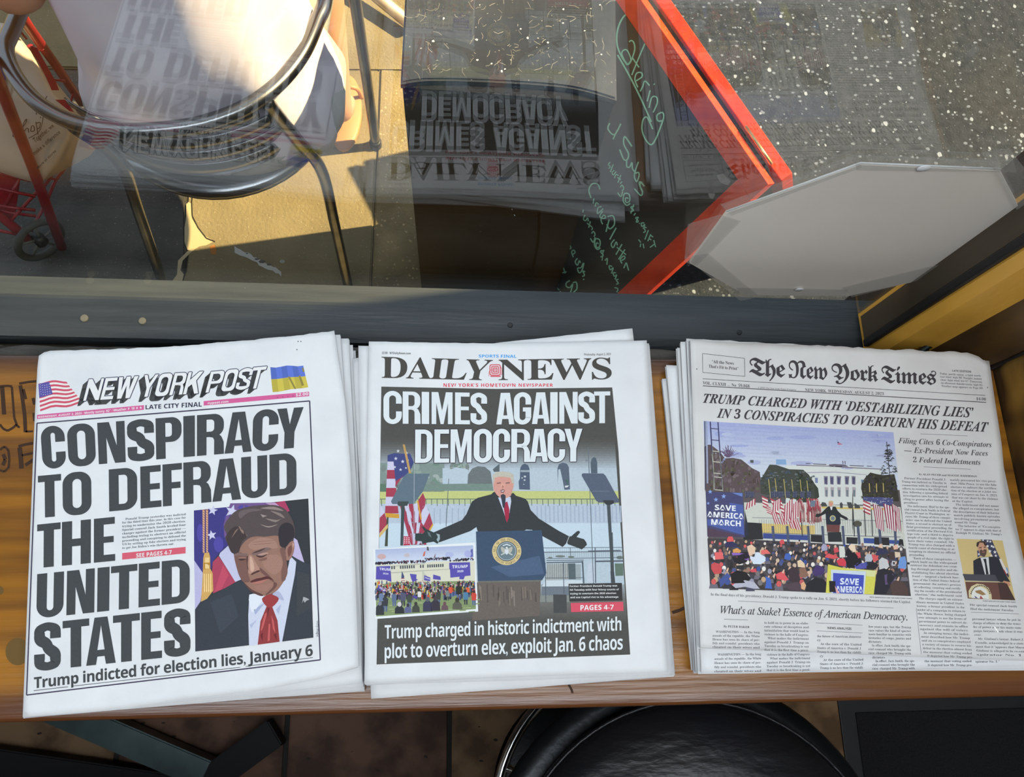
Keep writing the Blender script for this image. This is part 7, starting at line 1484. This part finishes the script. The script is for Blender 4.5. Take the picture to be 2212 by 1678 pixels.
# ------------------------------------------------------------------ red shopping cart with bag
M['redm'] = mat('red_enamel', (0.34, 0.012, 0.022, 1), 0.35, col2=(0.24, 0.008, 0.016, 1), nscale=14)
ct_ = empty('shopping_cart', (-1.0, 0.98, 0)); tag(ct_, 'red wire shopping cart on small wheels behind the chair', 'cart')
def pt(x, y, z): return P(x, y, z)
tube('post', [pt(134, 535, 0.02), pt(66, 350, 0.30), pt(0, 185, 0.60), pt(-70, 30, 0.85)], 0.0105, M['redm'], ct_, 12)
tube('post', [pt(176, 222, 0.12), pt(120, 140, 0.33), pt(62, 58, 0.50), pt(0, -40, 0.70)], 0.0095, M['redm'], ct_, 12)
tube('post', [pt(64, 520, 0.055), pt(20, 482, 0.11), pt(-70, 410, 0.22), pt(-200, 290, 0.5)], 0.0105, M['redm'], ct_, 12)
tube('rail', [pt(66, 102, 0.42), pt(108, 170, 0.30), pt(160, 242, 0.16)], 0.007, M['redm'], ct_, 10)
for a, b in (((66, 103, .42), (97, 108, .42)), ((115, 172, .30), (140, 175, .30)), ((158, 198, .20), (146, 250, .14)), ((120, 340, .18), (146, 345, .12)), ((80, 382, .15), (120, 387, .12))): tube('wire', [pt(*a), pt(*b)], 0.0028, M['redm'], ct_, 6)
for a in ([(152, 255, .12), (148, 345, .10), (120, 390, .10), (98, 440, .09), (66, 500, .07)], [(138, 270, .2), (126, 330, .2), (108, 385, .16), (70, 425, .14), (25, 475, .12)], [(0, 408, .2), (76, 424, .16)], [(0, 445, .16), (76, 454, .12)], [(0, 456, .14), (78, 467, .1)], [(0, 498, .1), (46, 508, .07)], [(42, 385, .2), (10, 448, .15)], [(0, 374, .2), (30, 382, .2), (66, 390, .18)]):
    tube('wire', catmull([pt(*q) for q in a], 4) if len(a) > 2 else [pt(*q) for q in a], 0.0036, M['redm'], ct_, 6)
bp_ = [pt(-60, 395, 0.17), pt(-10, 372, 0.20), pt(42, 384, 0.19), pt(30, 470, 0.10), pt(-60, 480, 0.1)]
bm = bmesh.new(); prism(bm, bp_, (0, 0, -0.004)); obj('base_plate', bm, M['redm'], ct_)
wc = P(86, 518, 0.062); wn = Vector((-0.72, 0.66, 0.0)).normalized(); wx = Vector((0.66, 0.72, 0)); wz = Vector((0, 0, 1))
wn = wx.cross(wz).normalized()
wh_ = tube('wheel', [wc+(wx*math.cos(a*math.pi/18)+wz*math.sin(a*math.pi/18))*0.053 for a in range(36)], 0.0085, mat('grey_rubber', (0.055, 0.06, 0.055, 1), 0.7), ct_, 12, True)
tube('wheel_hub', [wc-wn*0.012, wc+wn*0.012], 0.014, M['black_metal'], wh_, 14)
for a in range(5): tube('spoke', [wc, wc+(wx*math.cos(a*1.2566)+wz*math.sin(a*1.2566))*0.05], 0.003, mat('grey_plastic', (0.13, 0.14, 0.13, 1), 0.6), wh_, 6)
# paper / cloth bag standing in the cart
bg = empty('shopping_bag', (-0.86, 1.0, 0.2)); tag(bg, 'beige shopping bag with dark handwritten print inside the red cart', 'bag')
M['bag'] = mat('beige_bag_plastic', (0.60, 0.52, 0.43, 1), 0.5, col2=(0.54, 0.47, 0.39, 1), nscale=7, bump=0.8, bscale=14)
zf0 = lambda y: 0.56-0.34*(y-0)/400.0          # height of the bag's visible side falls towards the window
outl = [(-90, 10), (-30, 45), (20, 52), (40, 80), (66, 110), (92, 158), (110, 196), (128, 216), (150, 252), (152, 300), (128, 348), (92, 392), (78, 395), (40, 385), (0, 372), (-60, 350), (-110, 300), (-130, 120)]
bm = bmesh.new(); n = len(outl); cen = (20, 215)
ringsb = []
for s, dz in ((1.0, -0.05), (1.0, 0.0), (0.93, 0.012), (0.75, 0.022), (0.45, 0.028), (0.05, 0.03)):
    r = []
    for x, y in outl:
        X, Y = cen[0]+(x-cen[0])*s, cen[1]+(y-cen[1])*s; p = P(X, Y, zf0(Y)+dz+0.003*math.sin(x*.05+y*.07)); r.append(p)
    ringsb.append(r)
low = [Vector((p.x*0.98-0.02, p.y+0.02, max(0.16, p.z-0.30))) for p in ringsb[0]]
loft('bag_body', [low]+ringsb, M['bag'], bg)
pb = Print(lambda x, y, h: tuple(P(x, y, zf0(y)+0.034+h)))
BKc = (0.04, 0.035, 0.03, 1)
j = cr(0, 40, 6.454)
for pts, w in ((j((255, 1560), (200, 1590), (180, 1640), (240, 1650), (280, 1600)), 2), (j((310, 1530), (360, 1450), (370, 1400), (330, 1460), (320, 1600), (360, 1540), (390, 1530), (400, 1590)), 2), (j((440, 1500), (430, 1570), (480, 1560), (470, 1500), (440, 1495)), 2), (j((500, 1440), (530, 1620)), 2), (j((505, 1460), (560, 1450), (550, 1520), (520, 1540)), 2), (j((600, 1370), (590, 1450), (540, 1580), (400, 1670)), 1.6), (j((505, 1310), (510, 1340)), 2), (j((560, 1370), (570, 1385)), 2), (j((655, 1080), (635, 1120)), 1.5)):
    q = [(p.x, p.y) for p in catmull([(x, y, 0) for x, y in pts], 4)]; pb.path('bag_print', q, w, BKc, 0)
g6 = cr(0, 280, 5.242)
for s_, q in (('Together, we', [(70, 300), (112, 266), (117, 273), (76, 309)]), ('make a difference', [(70, 328), (126, 280), (131, 287), (75, 335)]), ('More at shoprite', [(78, 361), (118, 322), (121, 327), (82, 366)])):
    pb.text('bag_print', s_.replace('shoprite', 'stores'), q, 'r', BKc, 0, res=2, off=0.01)
pb.poly('bag_print', [(0, 80), (10, 95), (6, 130), (14, 160), (10, 190), (20, 205), (12, 222), (0, 215)], (0.07, 0.06, 0.2, 1), 0)
pb.build([c for c in bg.children if c.name.startswith('bag_body')][0], base=2e-3, lift=1e-4)
for a in ([(47, 68), (60, 84), (56, 86), (46, 74)], [(66, 100), (80, 104), (120, 175), (128, 195), (112, 195), (100, 168)], [(120, 216), (142, 216), (160, 242), (150, 240)]):
    bm = bmesh.new(); prism(bm, [P(x, y, zf0(y)+0.045) for x, y in a], (0, 0, 0.001)); obj('bag_trim', bm, M['redm'], bg)
